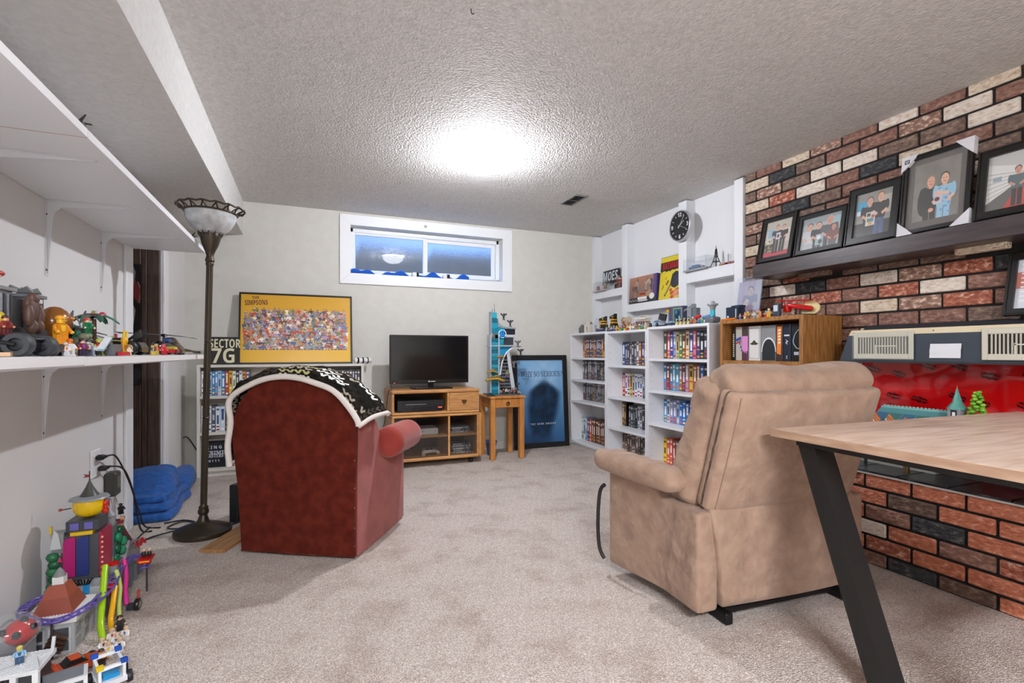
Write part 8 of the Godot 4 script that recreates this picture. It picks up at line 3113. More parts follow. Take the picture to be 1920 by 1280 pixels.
	m.ball(Vector3(0.02, 0.150, 0.01), Vector3(0.042, 0.038, 0.042), 18)
	put(m, "red_ball", vmat(0.15), t)
	for q in [[0.025, 0.155, 0.046, 0.016], [0.055, 0.165, 0.02, 0.014], [-0.012, 0.165, 0.036, 0.013], [0.03, 0.186, 0.012, 0.015]]:
		m = MB.new("1a1616")
		m.ball(Vector3(q[0], q[1], q[2]), Vector3(q[3], q[3], q[3]) * 0.8, 10)
		put(m, "black_spot", vmat(0.2), t)
	var gm := StandardMaterial3D.new()
	gm.albedo_color = Color(0.9, 0.93, 0.95, 0.08)
	gm.transparency = BaseMaterial3D.TRANSPARENCY_ALPHA
	gm.roughness = 0.03
	m = MB.new()
	m.ball(Vector3(-0.01, 0.150, 0.01), Vector3(0.078, 0.06, 0.078), 24)
	put(m, "clear_bubble", gm, t)
	# grey open frame in front
	t = thing("toy_scaffold", "grey open toy frame with white edges in front of the orange car", "toy building", Vector3(-0.675, 0, -1.90), 0.3)
	for q in [[Vector3(0, 0.006, 0), Vector3(0.11, 0.012, 0.09), "9a9ea2"], [Vector3(-0.05, 0.04, 0.04), Vector3(0.01, 0.06, 0.01), "e0e2e4"], [Vector3(0.05, 0.04, 0.04), Vector3(0.01, 0.06, 0.01), "e0e2e4"], [Vector3(0, 0.066, 0.04), Vector3(0.11, 0.01, 0.012), "d8dadc"], [Vector3(0, 0.04, -0.035), Vector3(0.10, 0.058, 0.012), "6c7076"], [Vector3(0.05, 0.066, 0), Vector3(0.01, 0.008, 0.07), "c8ccd0"], [Vector3(-0.02, 0.02, 0.0), Vector3(0.03, 0.016, 0.03), "8c8460"]]:
		bit(t, "frame_piece", q[0], q[1], q[2])


func bookcase_toys() -> void:
	var yw := -PI / 2
	var y1 := 1.2585
	var y2 := 1.2525
	var y3 := 1.2665
	var y4 := 1.2725
	var m: MB
	# corner bookcase
	m = MB.new()
	m.brick(Vector3(0, 0, 0), Vector3(0.06, 0.02, 0.08), "d8d6d2")
	m.brick(Vector3(0, 0.02, 0), Vector3(0.03, 0.015, 0.05), "e4e2de")
	solo(m, "white_toy_block", vmat(0.35), "small low white toy block at the corner end of the bookcase tops", "toy", "", Transform3D(Basis(), Vector3(2.86, y1, -4.98)))
	var specs := [
		["toy_keep", "small dark grey toy keep beside the white block", -4.90, 0.085, 0.07, "6f7072", "4a4b4d"],
		["toy_chapel", "cream toy chapel with pointed roofs on the corner bookcase", -4.76, 0.12, 0.12, "d2ccc0", "6a6660"],
		["toy_archway", "pale grey toy archway with a pitched top on the corner bookcase", -4.58, 0.135, 0.13, "c4c8ca", "85898c"]]
	for s in specs:
		var t := thing(s[0], s[1], "toy building", Vector3(2.88, y1, s[2]), yw)
		var h: float = s[3]
		var w: float = s[4]
		for sx in [-1, 1]:
			m = MB.new()
			m.brick(Vector3(sx * w * 0.33, 0, 0), Vector3(w * 0.3, h * 0.78, 0.06), s[5], false)
			put(m, "pillar", vmat(0.35), t)
			m = MB.new(s[6])
			m.cyl(Vector3(sx * w * 0.33, h * 0.78, 0), Vector3(sx * w * 0.33, h * 1.05, 0), w * 0.17, 0.0, 8)
			put(m, "spire", vmat(0.35), t)
		m = MB.new()
		m.brick(Vector3(0, h * 0.55, 0), Vector3(w * 0.36, h * 0.26, 0.055), s[5])
		put(m, "lintel", vmat(0.35), t)
		m = MB.new(s[5])
		m.prism(PackedVector2Array([Vector2(-w * 0.4, h * 0.8), Vector2(w * 0.4, h * 0.8), Vector2(0, h * 1.15)]), -0.02, 0.02)
		put(m, "gable", vmat(0.35), t)
		bit(t, "dark_doorway", Vector3(0, h * 0.27, -0.01), Vector3(w * 0.34, h * 0.54, 0.02), "2c2a28")
	m = MB.new("2c3c58")
	m.rbox(Vector3(0, 0.014, 0), Vector3(0.03, 0.014, 0.07), 0.012, 5)
	m.c("b8c4d0")
	m.box(Vector3(-0.01, 0.03, 0.01), Vector3(0.03, 0.006, 0.05))
	m.c("a83020")
	m.box(Vector3(-0.02, 0.03, -0.05), Vector3(0.014, 0.01, 0.014))
	solo(m, "toy_hovercraft", vmat(0.3), "flat dark blue toy craft between the archway and the striped dogs", "toy", "", Transform3D(Basis(), Vector3(2.84, y1, -4.45)))
	# black and gold sitting dogs
	for q in [[-4.455, 0.165, "black and gold sitting toy dog, left of the pair on the bookcase tops", 0.3, y1], [-4.275, 0.185, "black and gold sitting toy dog, right of the pair on the bookcase tops", 0.0, y2]]:
		var t := thing("toy_dog", q[2], "toy figure", Vector3(2.88, q[4], q[0]), yw + q[3], "black and gold toy dogs")
		var h: float = q[1]
		m = MB.new("1d1a19")
		m.prism(PackedVector2Array([Vector2(-0.05, 0), Vector2(0.05, 0), Vector2(0.048, h * 0.22), Vector2(0.02, h * 0.5), Vector2(0.016, h * 0.66), Vector2(-0.022, h * 0.66), Vector2(-0.034, h * 0.45)]), -0.025, 0.025)
		put(m, "body", vmat(0.3), t)
		m = MB.new("1d1a19")
		m.prism(PackedVector2Array([Vector2(-0.062, h * 0.74), Vector2(-0.02, h * 0.66), Vector2(0.022, h * 0.68), Vector2(0.024, h * 0.98), Vector2(0.010, h * 0.92), Vector2(-0.02, h * 0.9), Vector2(-0.060, h * 0.84)]), -0.018, 0.018)
		put(m, "head", vmat(0.3), t)
		for k in [0.66, 0.50]:
			m = MB.new("e0a81c")
			m.box(Vector3(-0.008, h * k, 0), Vector3(0.055 if k > 0.6 else 0.066, h * 0.07, 0.054), 0.001)
			put(m, "gold_band", vmat(0.25), t)
		m = MB.new("f0c428")
		m.ball(Vector3(-0.01, h * 0.82, 0.018), Vector3(0.008, 0.008, 0.004), 8)
		put(m, "gold_eye", vmat(0.25), t)
		m = MB.new("e0a81c")
		m.box(Vector3(-0.036, h * 0.2, 0.0), Vector3(0.014, h * 0.4, 0.05), 0.001)
		put(m, "front_leg", vmat(0.25), t)
	# big beige eared figure
	var e := thing("eared_toy", "beige big eared toy figure with a red chest behind the small figures", "toy figure", Vector3(2.95, y2, -4.17), yw)
	for s in [-1, 1]:
		m = MB.new("b8a48c")
		m.ball(Vector3(s * 0.045, 0.115, 0), Vector3(0.042, 0.036, 0.012), 12)
		put(m, "ear", vmat(0.4), e)
	m = MB.new("a8907a")
	m.rbox(Vector3(0, 0.05, 0), Vector3(0.045, 0.05, 0.03), 0.02, 6)
	put(m, "body", vmat(0.4), e)
	m = MB.new("b4a08a")
	m.ball(Vector3(0, 0.11, 0.012), Vector3(0.03, 0.03, 0.026), 12)
	put(m, "head", vmat(0.4), e)
	m = MB.new("a85030")
	m.prism(PackedVector2Array([Vector2(-0.03, 0.04), Vector2(0.03, 0.04), Vector2(0.0, 0.12)]), 0.03, 0.036)
	put(m, "red_chest", vmat(0.35), e)
	# crowds of small figures
	var cs := ["c83030", "3060b0", "2c8c4c", "e8c030", "e87c28", "f0f0ec", "3a3a40", "8c5c38", "7a4c9c", "58b0c8", "d8b890", "98b848"]
	var skin := ["f0d060", "e8c8a0", "d8a878", "c8c0b8", "a87850"]
	var cw := ["red", "blue", "green", "yellow", "orange", "white", "black", "brown", "purple", "pale blue", "tan", "lime"]
	var r := RandomNumberGenerator.new()
	r.seed = 31
	for row in [[2.825, -4.335, -3.70, 15, 0.052, "front"], [2.875, -4.13, -3.76, 9, 0.062, "second"]]:
		for i in row[3]:
			var k := r.randi() % 12
			var z := lerpf(row[1], row[2], float(i) / (row[3] - 1))
			toy_fig("tiny %s toy figure, %s from left in the %s row on the middle bookcase" % [cw[k], nth(i), row[5]], Vector3(row[0], y2, z), yw + r.randf_range(-0.4, 0.4), row[4] * r.randf_range(0.9, 1.1), [cs[r.randi() % 12], cs[k], skin[r.randi() % 5], cs[r.randi() % 12], cs[r.randi() % 12]], 1 + r.randi() % 2, "tiny toy figures on the middle bookcase")
	var ct := thing("toy_snack_stand", "cream and brown toy stand with a lettered board at the back of the middle bookcase", "toy building", Vector3(2.97, y2, -3.93), yw)
	for q in [[Vector3(0, 0.045, 0), Vector3(0.15, 0.09, 0.06), "b09880"], [Vector3(0, 0.112, 0.0), Vector3(0.17, 0.018, 0.075), "e0d8c8"], [Vector3(0.02, 0.13, 0.0), Vector3(0.09, 0.02, 0.02), "ece8e0"]]:
		bit(ct, "stand_block", q[0], q[1], q[2])
	for k in 4:
		bit(ct, "brown_window", Vector3(-0.055 + k * 0.036, 0.072, 0.031), Vector3(0.024, 0.03, 0.003), "6a3c34")
	for k in 5:
		bit(ct, "board_letter", Vector3(-0.012 + k * 0.016, 0.13, 0.0105), Vector3(0.009, 0.010, 0.001), "3a3634")
	# nearest white bookcase
	var dk := thing("dark_tilted_panel", "black tilted toy panel at the left of the nearest white bookcase's top", "toy", Vector3(2.98, y3, -3.69), yw)
	m = MB.new("1d1c1e")
	m.x = at(Vector3(0, 0.0, 0), 0, -0.15, -0.18)
	m.bb(Vector3(-0.05, 0.004, -0.008), Vector3(0.05, 0.13, 0.008), 0.003)
	put(m, "panel", vmat(0.3), dk)
	m = MB.new("2c2a2c")
	m.box(Vector3(0, 0.006, 0), Vector3(0.12, 0.012, 0.06), 0.002)
	put(m, "foot", vmat(0.4), dk)
	m = MB.new("8c7c6a")
	m.ball(Vector3(0, 0.045, 0), Vector3(0.024, 0.028, 0.024), 12)
	m.c("5c5048")
	m.cyl(Vector3.ZERO, Vector3(0, 0.024, 0), 0.018, 0.014, 10)
	solo(m, "round_brown_toy", vmat(0.45), "round brown toy head in front of the black tilted panel", "toy figure", "", Transform3D(Basis(), Vector3(2.90, y3, -3.61)))
	toy_car("silver blue toy car at the front of the nearest white bookcase's top", Vector3(2.835, y3, -3.55), PI, 0.15, "a8b8cc", "5c7088", "c8d4e0")
	toy_car("dark blue and silver toy racer behind the silver blue car", Vector3(2.86, y3, -3.40), PI, 0.11, "3c5878", "8cc0d0", "b0b8c4")
	m = MB.new("7c8088")
	m.cyl(Vector3.ZERO, Vector3(0, 0.13, 0), 0.008, -1, 8)
	m.brick(Vector3(0, 0.128, 0), Vector3(0.03, 0.028, 0.03), "e4b020", false)
	m.brick(Vector3(0, 0.156, 0), Vector3(0.026, 0.012, 0.026), "a82c28", false)
	solo(m, "yellow_topped_post", vmat(0.3), "grey post with a yellow and red top beside the framed blue picture", "toy", "", Transform3D(Basis(), Vector3(2.985, y3, -3.575)))
	var fp := thing("small_framed_picture", "small purple sided box frame with a blue and green picture on the nearest white bookcase", "picture frame", Vector3(2.99, y3, -3.46), yw)
	m = MB.new("4a4470")
	m.box(Vector3(0, 0.088, 0), Vector3(0.17, 0.175, 0.05), 0.002)
	put(m, "box", vmat(0.3), fp)
	m = MB.new("56606a")
	m.box(Vector3(0.016, 0.088, 0.026), Vector3(0.136, 0.17, 0.004))
	put(m, "front_panel", vmat(0.3), fp)
	var ip := Pic.new(96, 128, "a8b860")
	ip.rect(6, 6, 90, 122, "1c4c74")
	ip.ell(48, 60, 26, 44, "0f2440").ell(34, 30, 12, 16, "2c8ca8").ell(70, 84, 10, 26, "74c0c8").ell(30, 92, 12, 18, "1c6c8c").ell(64, 34, 9, 12, "0c1c34")
	m = MB.new()
	m.quad(Vector3(-0.03, 0.018, 0.0286), Vector3(0.072, 0.018, 0.0286), Vector3(0.072, 0.158, 0.0286), Vector3(-0.03, 0.158, 0.0286))
	put(m, "print", pic_mat(ip.tex(), 0.3), fp)
	var tw := thing("grey_toy_gate", "grey twin block toy gate with a slanting arm right of the framed blue picture", "toy building", Vector3(2.99, y3, -3.28), yw)
	for q in [[Vector3(-0.026, 0.075, 0), Vector3(0.05, 0.15, 0.04), "8a8e94"], [Vector3(0.028, 0.072, -0.006), Vector3(0.05, 0.145, 0.04), "6c7076"], [Vector3(0.005, 0.165, 0), Vector3(0.03, 0.03, 0.03), "9a9ea4"]]:
		m = MB.new()
		m.brick(q[0] - Vector3(0, q[1].y / 2, 0), q[1], q[2])
		put(m, "grey_block", vmat(0.35), tw)
	m = MB.new("7c8086")
	m.x = at(Vector3(-0.04, 0.15, 0.01), 0, 0, 0.35)
	m.box(Vector3.ZERO, Vector3(0.12, 0.014, 0.014))
	put(m, "slanting_arm", vmat(0.35), tw)
	for i in 4:
		toy_fig("cream and black toy figure, %s of four in the row before the grey toy gate" % nth(i), Vector3(2.835, y3, -3.30 + i * 0.045), yw, 0.062, ["d8c890", "2c2824", "e8d8a8", "3a3028", "e8dcb0"], 1, "cream and black toy figures")
	for q in [["red and white toy shuttle leaning on the nearest white bookcase", -3.09, "c82428", "e8e4e0", 0.35], ["blue and silver toy flyer beside the red shuttle", -2.985, "5c88b8", "c8d4e0", 0.15]]:
		var s := thing("toy_spacecraft", q[0], "toy aircraft", Vector3(2.87, y3, q[1] - 0.02), yw)
		m = MB.new(q[2])
		m.x = at(Vector3(0, 0.05, 0), 0, 0, q[4])
		m.rbox(Vector3.ZERO, Vector3(0.045, 0.014, 0.016), 0.012, 5)
		put(m, "hull", vmat(0.2), s)
		m = MB.new(q[3])
		m.x = at(Vector3(0, 0.05, 0), 0, 0, q[4])
		m.box(Vector3(-0.02, -0.004, 0), Vector3(0.03, 0.004, 0.08))
		m.box(Vector3(-0.04, 0.014, 0), Vector3(0.014, 0.024, 0.004))
		put(m, "wings", vmat(0.25), s)
		m = MB.new("5c6470")
		m.cyl(Vector3.ZERO, Vector3(0, 0.045, 0), 0.014, 0.005, 8)
		put(m, "stand", vmat(0.4), s)
	for i in 4:
		toy_fig("tiny %s toy figure at the foot of the toy spacecraft" % ["brown", "orange", "blue", "green"][i], Vector3(2.825, y3, -3.12 + i * 0.04), yw, 0.045, [["8c5c38", "c86c28", "2c6cb0", "2c8c6c"][i], ["a87040", "e08030", "3c8cd0", "48a880"][i], "e0c090", "5c4030"], 1, "toy figures by the spacecraft")
	var ws := thing("toy_observatory", "grey saucer topped toy tower with a clear blue column on the nearest white bookcase", "toy building", Vector3(2.87, y3, -2.94), yw)
	m = MB.new("6c7078")
	m.rbox(Vector3(0, 0.025, 0), Vector3(0.045, 0.025, 0.045), 0.02, 6)
	put(m, "base", vmat(0.3), ws)
	m = MB.new("38b8d0")
	m.cyl(Vector3(0, 0.045, 0), Vector3(0, 0.10, 0), 0.02, 0.018, 14)
	put(m, "blue_column", vmat(0.08), ws)
	m = MB.new("9ca0a4")
	m.lathe(PackedVector2Array([Vector2(0.018, 0.10), Vector2(0.024, 0.125), Vector2(0.042, 0.138), Vector2(0.040, 0.148), Vector2(0.018, 0.152), Vector2(0.012, 0.168), Vector2(0.0, 0.17)]), 18)
	put(m, "saucer_top", vmat(0.3), ws)
	toy_fig("olive toy figure at the right end of the nearest white bookcase's top", Vector3(2.85, y3, -2.912 + 0.0), yw, 0.055, ["5c5c48", "7c7a60", "d8b890", "4c3c30"], 1)
	# oak unit
	var cb := thing("toy_cabin", "dark navy toy cabin with white details at the left of the oak unit's top", "toy building", Vector3(2.90, y4, -2.74), yw)
	for q in [[Vector3(-0.01, 0.05, 0), Vector3(0.11, 0.10, 0.07), "1c2c44"], [Vector3(0.03, 0.105, 0), Vector3(0.05, 0.012, 0.06), "2a3c58"], [Vector3(-0.045, 0.03, 0.037), Vector3(0.014, 0.014, 0.003), "d8dce4"], [Vector3(0.028, 0.05, 0.037), Vector3(0.008, 0.07, 0.004), "c8ccd4"]]:
		bit(cb, "cabin_block", q[0], q[1], q[2])
	for k in 3:
		bit(cb, "chimney_piece", Vector3(-0.045 + k * 0.03, 0.106, -0.01), Vector3(0.016, 0.014, 0.016), "16243a")
	for k in 3:
		m = MB.new("e87c18")
		m.cyl(Vector3(0, 0.007, -0.06 - k * 0.004), Vector3(0.0, 0.008 + k * 0.003, 0.06 - k * 0.02), 0.006, 0.005, 8)
		solo(m, "orange_rod", vmat(0.25), "bright orange toy rod, %s in front of the navy cabin" % ["lowest and nearest", "middle one", "hindmost of three"][k], "toy", "orange toy rods", Transform3D(Basis(Vector3.UP, 0.2 * k), Vector3(2.80 + k * 0.012, y4, -2.72 + k * 0.012)))
	var oc := [["orange", "e0702c"], ["red", "d03c34"], ["yellow", "e0b030"], ["blue", "2c7cc0"], ["white", "e4e0dc"], ["brown", "8c5c3c"], ["pink", "d88c84"], ["grey", "9c988c"], ["tan", "c8a470"]]
	for i in 9:
		toy_fig("tiny %s toy figure, %s from left in the row on the oak unit" % [oc[i][0], nth(i)], Vector3(2.785 + 0.012 * (i % 2), y4, -2.60 + i * 0.028 + 0.004 * (i % 3)), yw + 0.3 * (i % 3 - 1), 0.04 + 0.008 * (i % 3), [oc[(i + 3) % 9][1], oc[i][1], "e0c090", oc[(i + 5) % 9][1]], 1 + i % 2, "tiny toy figures on the oak unit")
	# red biplane on its stand
	var bp := thing("toy_biplane", "bright red toy plane on a stand with a cream oval plaque on the oak unit", "toy aircraft", Vector3(2.92, y4, -2.27), yw)
	m = MB.new("c41818")
	m.x = at(Vector3(0.02, 0.06, 0), 0.2, 0, -0.2)
	m.rbox(Vector3.ZERO, Vector3(0.08, 0.016, 0.016), 0.013, 6)
	put(m, "fuselage", vmat(0.2), bp)
	for q in [[0.1, 0.105, -0.06], [-0.02, 0.07, -0.1]]:
		m = MB.new("d02020")
		m.x = at(Vector3(-0.02, q[1], 0.0), 0.1, 0, q[2])
		m.box(Vector3.ZERO, Vector3(0.22 if q[0] > 0 else 0.16, 0.007, 0.04), 0.002)
		put(m, "wing", vmat(0.2), bp)
	for k in 4:
		m = MB.new("b01414")
		m.cyl(Vector3(-0.08 + k * 0.045, 0.068, 0.01), Vector3(-0.085 + k * 0.047, 0.105, 0.01), 0.0025, -1, 5)
		put(m, "strut", vmat(0.25), bp)
	m = MB.new("d8281c")
	m.rbox(Vector3(-0.07, 0.055, 0.0), Vector3(0.022, 0.022, 0.02), 0.012, 5)
	put(m, "engine", vmat(0.2), bp)
	m = MB.new("e0d098")
	m.x = Transform3D(Basis(Vector3.BACK, -0.1), Vector3(0.06, 0.055, -0.03))
	var ov := PackedVector2Array()
	for k in 24:
		ov.append(Vector2(cos(TAU * k / 24) * 0.075, sin(TAU * k / 24) * 0.045))
	m.prism(ov, -0.004, 0.004, true)
	put(m, "oval_plaque", vmat(0.4), bp)
	m = MB.new("24262a")
	m.box(Vector3(0.03, 0.006, 0), Vector3(0.16, 0.012, 0.07), 0.002)
	m.cyl(Vector3(0.02, 0.012, 0), Vector3(0.02, 0.05, 0), 0.006, -1, 8)
	put(m, "stand", vmat(0.35), bp)
	m = MB.new("3c4858")
	m.box(Vector3(0, 0.045, 0), Vector3(0.03, 0.09, 0.04), 0.002)
	m.c("d4dce4")
	m.box(Vector3(-0.016, 0.06, 0), Vector3(0.002, 0.04, 0.03))
	solo(m, "dark_toy_tower", vmat(0.35), "narrow dark and white toy block left of the red plane", "toy", "", Transform3D(Basis(), Vector3(2.87, y4, -2.345 - 0.03)))


func ledge_things() -> void:
	var yw := -PI / 2
	var m: MB
	# left ledge
	var y := 1.738
	var s := thing("moes_sign", "tilted black sign lettered MOES on the ledge by the back corner", "sign", Vector3(3.135, y, -4.74), yw)
	s.rotate_object_local(Vector3.RIGHT, -0.1)
	m = MB.new()
	m.box(Vector3(0, 0.155, 0), Vector3(0.30, 0.15, 0.022), 0.002)
	put(m, "board", mat("1a1b1f", 0.4), s)
	words("MOES", 0.105, 0.002, mat("c8ccd4", 0.5), s, at(Vector3(0, 0.155, 0.012), 0, 0, 0.0), "lettering", "Droid Sans", true, 0.74)
	m = MB.new()
	for k in [-1, 1]:
		m = MB.new()
		m.box(Vector3(k * 0.1, 0.04, -0.004), Vector3(0.02, 0.082, 0.016))
		put(m, "foot", mat("1a1b1f", 0.5), s)
	var gm := StandardMaterial3D.new()
	gm.albedo_color = Color(0.86, 0.9, 0.93, 0.12)
	gm.transparency = BaseMaterial3D.TRANSPARENCY_ALPHA
	gm.roughness = 0.03
	for q in [[-4.93, "clear display case with a small red figure nearest the back corner", "a83038"], [-4.79, "clear display case with a red and olive figure in front of the MOES sign", "8c7c30"]]:
		var t := thing("display_case", q[1], "display case", Vector3(3.105, y, q[0]), yw, "clear display cases on the corner ledge")
		m = MB.new()
		m.box(Vector3(0, 0.005, 0), Vector3(0.13, 0.010, 0.085), 0.002)
		put(m, "base", mat("b8b4ac", 0.4), t)
		m = MB.new()
		m.box(Vector3(0, 0.06, 0), Vector3(0.12, 0.098, 0.075), 0.002)
		put(m, "clear_cover", gm, t)
		m = MB.new(q[2])
		m.x = at(Vector3(0, 0.011, 0), 0.4)
		for w in ["leg", "torso", "arm", "head"]:
			m.x = Transform3D(Basis(Vector3.UP, 0.4).scaled(Vector3.ONE * 0.075), Vector3(0, 0.011, 0))
			fig_part(m, w, ["7c3c34", q[2], "d8c0b0", "402828"], 1)
		put(m, "figure_inside", vmat(0.35), t)
	for i in 3:
		toy_fig("dark painted figurine, %s of three beside the MOES sign" % nth(i), Vector3(3.135 - 0.012 * i, y, -4.585 + i * 0.038), yw, 0.125 + 0.012 * (i % 2), [["4a2c2c", "2c2c34", "6a2c30"][i], ["6c3034", "3a3a44", "8c3a3c"][i], "c8a890", ["2c2424", "8c8c90", "4c3028"][i]], 1 + i % 2, "figurines on the corner ledge")
	# middle ledge
	y = 1.541
	var bx := thing("board_game_box", "boxed board game with brown cover art and purple sides on the ledge below the clock", "game box", Vector3(3.140, y, -4.13), yw)
	bx.rotate_object_local(Vector3.RIGHT, -0.05)
	m = MB.new()
	m.box(Vector3(0.0, 0.135, -0.004), Vector3(0.435, 0.268, 0.066), 0.001)
	put(m, "box", mat("43356a", 0.4), bx)
	var p := Pic.new(256, 200, "8c6450")
	p.grad("b07c62", "6a5248")
	var r := RandomNumberGenerator.new()
	r.seed = 14
	for i in 26:
		p.ell(r.randf_range(40, 216), r.randf_range(30, 140), r.randf_range(8, 22), r.randf_range(14, 34), ["6c5048", "8c7468", "a4897a", "54484c", "b89c88", "7c6a70"][i % 6])
	p.rect(90, 120, 166, 150, "c8743c").rect(98, 126, 158, 144, "7a2c1c")
	p.rect(0, 160, 256, 200, "2a2830")
	for i in 12:
		p.ell(12 + i * 14 + r.randf_range(-3, 3), 176 + 8 * (i % 2), 6, 3, "d8d4d0")
	p.rect(84, 156, 170, 176, "e4e0dc").rect(92, 180, 176, 190, "dcd8d4")
	p.rect(228, 0, 256, 160, "4a3a7c").rect(238, 0, 242, 160, "6a5a9c")
	m = MB.new()
	m.quad(Vector3(-0.216, 0.002, 0.0296), Vector3(0.216, 0.002, 0.0296), Vector3(0.216, 0.268, 0.0296), Vector3(-0.216, 0.268, 0.0296))
	put(m, "cover_print", pic_mat(p.tex(), 0.35), bx)
	m = MB.new()
	var star := PackedVector2Array()
	for k in 20:
		var rr := 0.034 if k % 2 else 0.026
		star.append(Vector2(cos(TAU * k / 20) * rr * 1.3, sin(TAU * k / 20) * rr))
	m.prism(star, 0.030, 0.0312)
	put(m, "burst_badge", mat("e4e2de", 0.5), bx, Transform3D(Basis(), Vector3(0.15, 0.055, 0)))
	var cm := thing("comic_cover", "yellow framed comic cover lettered BATMAN on the ledge below the clock", "comic cover", Vector3(3.125, y, -3.755), yw)
	cm.rotate_object_local(Vector3.RIGHT, -0.1)
	p = Pic.new(200, 300, "d8c428")
	p.rect(10, 96, 190, 116, "201e24")
	p.ell(40, 118, 26, 20, "d8c428").ell(84, 120, 24, 18, "dcc82c").ell(128, 116, 26, 20, "d8c428").ell(172, 112, 26, 20, "dccc30")
	p.poly([[110, 190], [126, 130], [160, 112], [200, 124], [200, 210], [160, 230], [128, 220]], "2c2c38")
	p.poly([[140, 150], [176, 136], [200, 160], [200, 190], [160, 200]], "383846")
	p.line(60, 280, 116, 200, 12, "33313a").line(66, 270, 110, 210, 4, "8c98a4")
	p.line(70, 200, 92, 170, 14, "8c2c28").line(30, 230, 44, 200, 7, "3a3630").line(60, 160, 70, 146, 5, "3a3630")
	for i in 12:
		p.ell(120 + (i * 31) % 80, 240 + (i * 17) % 56, 13, 12, "c44428")
	for i in 5:
		p.rect(146, 244 + i * 10, 192, 248 + i * 10, "e0c8a0")
	m = MB.new()
	m.box(Vector3(0, 0.205, -0.004), Vector3(0.285, 0.41, 0.012), 0.001)
	put(m, "backing_board", mat("26241f", 0.5), cm)
	m = MB.new()
	m.quad(Vector3(-0.138, 0.004, 0.0026), Vector3(0.138, 0.004, 0.0026), Vector3(0.138, 0.406, 0.0026), Vector3(-0.138, 0.406, 0.0026))
	put(m, "print", pic_mat(p.tex(), 0.35), cm)
	m = MB.new()
	m.box(Vector3(0, 0.316, 0.0032), Vector3(0.27, 0.085, 0.0008))
	put(m, "title_shadow", mat("232026", 0.5), cm)
	words("BATMAN", 0.066, 0.002, mat("b8221c", 0.45), cm, at(Vector3(0, 0.318, 0.0045)), "lettering", "Droid Sans", true, 0.58)
	# right ledge
	y = 1.7465
	var ac := thing("acrylic_car_case", "long clear acrylic case with a small blue car on the ledge beside the brick wall", "display case", Vector3(3.125, y, -3.36), yw)
	m = MB.new()
	m.box(Vector3(0, 0.006, 0), Vector3(0.27, 0.012, 0.115), 0.002)
	put(m, "base", mat("9aa0a4", 0.3), ac)
	m = MB.new()
	m.box(Vector3(0, 0.062, 0), Vector3(0.26, 0.10, 0.105), 0.001)
	put(m, "clear_cover", gm, ac)
	m = MB.new("3c5a88")
	m.rbox(Vector3(-0.02, 0.03, 0), Vector3(0.08, 0.012, 0.028), 0.010, 6)
	m.rbox(Vector3(-0.03, 0.042, 0), Vector3(0.04, 0.012, 0.024), 0.010, 5)
	m.c("c8ccd4")
	m.box(Vector3(0.055, 0.03, 0.02), Vector3(0.01, 0.006, 0.014))
	put(m, "blue_car", vmat(0.2), ac)
	for sx in [-1, 1]:
		for sz in [-1, 1]:
			m = MB.new("1a1a1c")
			m.cyl(Vector3(-0.02 + sx * 0.05, 0.024, sz * 0.022), Vector3(-0.02 + sx * 0.05, 0.024, sz * 0.03), 0.012, -1, 12)
			put(m, "wheel", vmat(0.5), ac)
	for k in [-1, 1]:
		for z in [-1, 1]:
			m = MB.new()
			m.box(Vector3(k * 0.1295, 0.062, z * 0.052), Vector3(0.004, 0.102, 0.004))
			put(m, "corner_edge", mat("cfd8dc", 0.2), ac)
	var ei := thing("lattice_tower", "dark souvenir lattice tower on the ledge beside the brick wall", "souvenir", Vector3(3.125, y, -3.165), yw)
	for k in 4:
		m = MB.new()
		var sx := 1 if k & 1 else -1
		var sz := 1 if k & 2 else -1
		m.tube(PackedVector3Array([Vector3(sx * 0.032, 0, sz * 0.032), Vector3(sx * 0.018, 0.045, sz * 0.018), Vector3(sx * 0.008, 0.085, sz * 0.008), Vector3(sx * 0.003, 0.15, sz * 0.003)]), 0.0035, 5)
		put(m, "leg", mat("2c2a28", 0.4, 0.6), ei)
	for q in [[0.045, 0.042], [0.085, 0.022]]:
		m = MB.new()
		m.box(Vector3(0, q[0], 0), Vector3(q[1], 0.006, q[1]), 0.001)
		put(m, "platform", mat("2c2a28", 0.4, 0.6), ei)
	m = MB.new()
	m.cyl(Vector3(0, 0.085, 0), Vector3(0, 0.178, 0), 0.006, 0.0015, 8)
	put(m, "spire", mat("2c2a28", 0.4, 0.6), ei)
	var cc := [["e09038", "d8b060", "orange"], ["d04838", "e8d8c0", "dark red"], ["c83430", "2a2626", "red and black"], ["c02c34", "e8e4e0", "bright red"], ["b82830", "d8c8c0", "deep red"]]
	for i in 5:
		toy_car("%s toy truck, %s from left beside the lattice tower on the ledge" % [cc[i][2], nth(i)], Vector3(3.13, y, -3.095 + i * 0.031), -PI / 2, 0.065, cc[i][0], "2c2826", cc[i][1], "toy trucks on the right ledge")
	m = MB.new("3c4450")
	m.cyl(Vector3.ZERO, Vector3(0, 0.10, 0), 0.0025, -1, 6)
	m.cyl(Vector3.ZERO, Vector3(0, 0.006, 0), 0.012, -1, 10)
	solo(m, "thin_pole", vmat(0.3), "thin dark pole on a round foot behind the toy trucks", "toy", "", Transform3D(Basis(), Vector3(3.18, y, -3.09)))


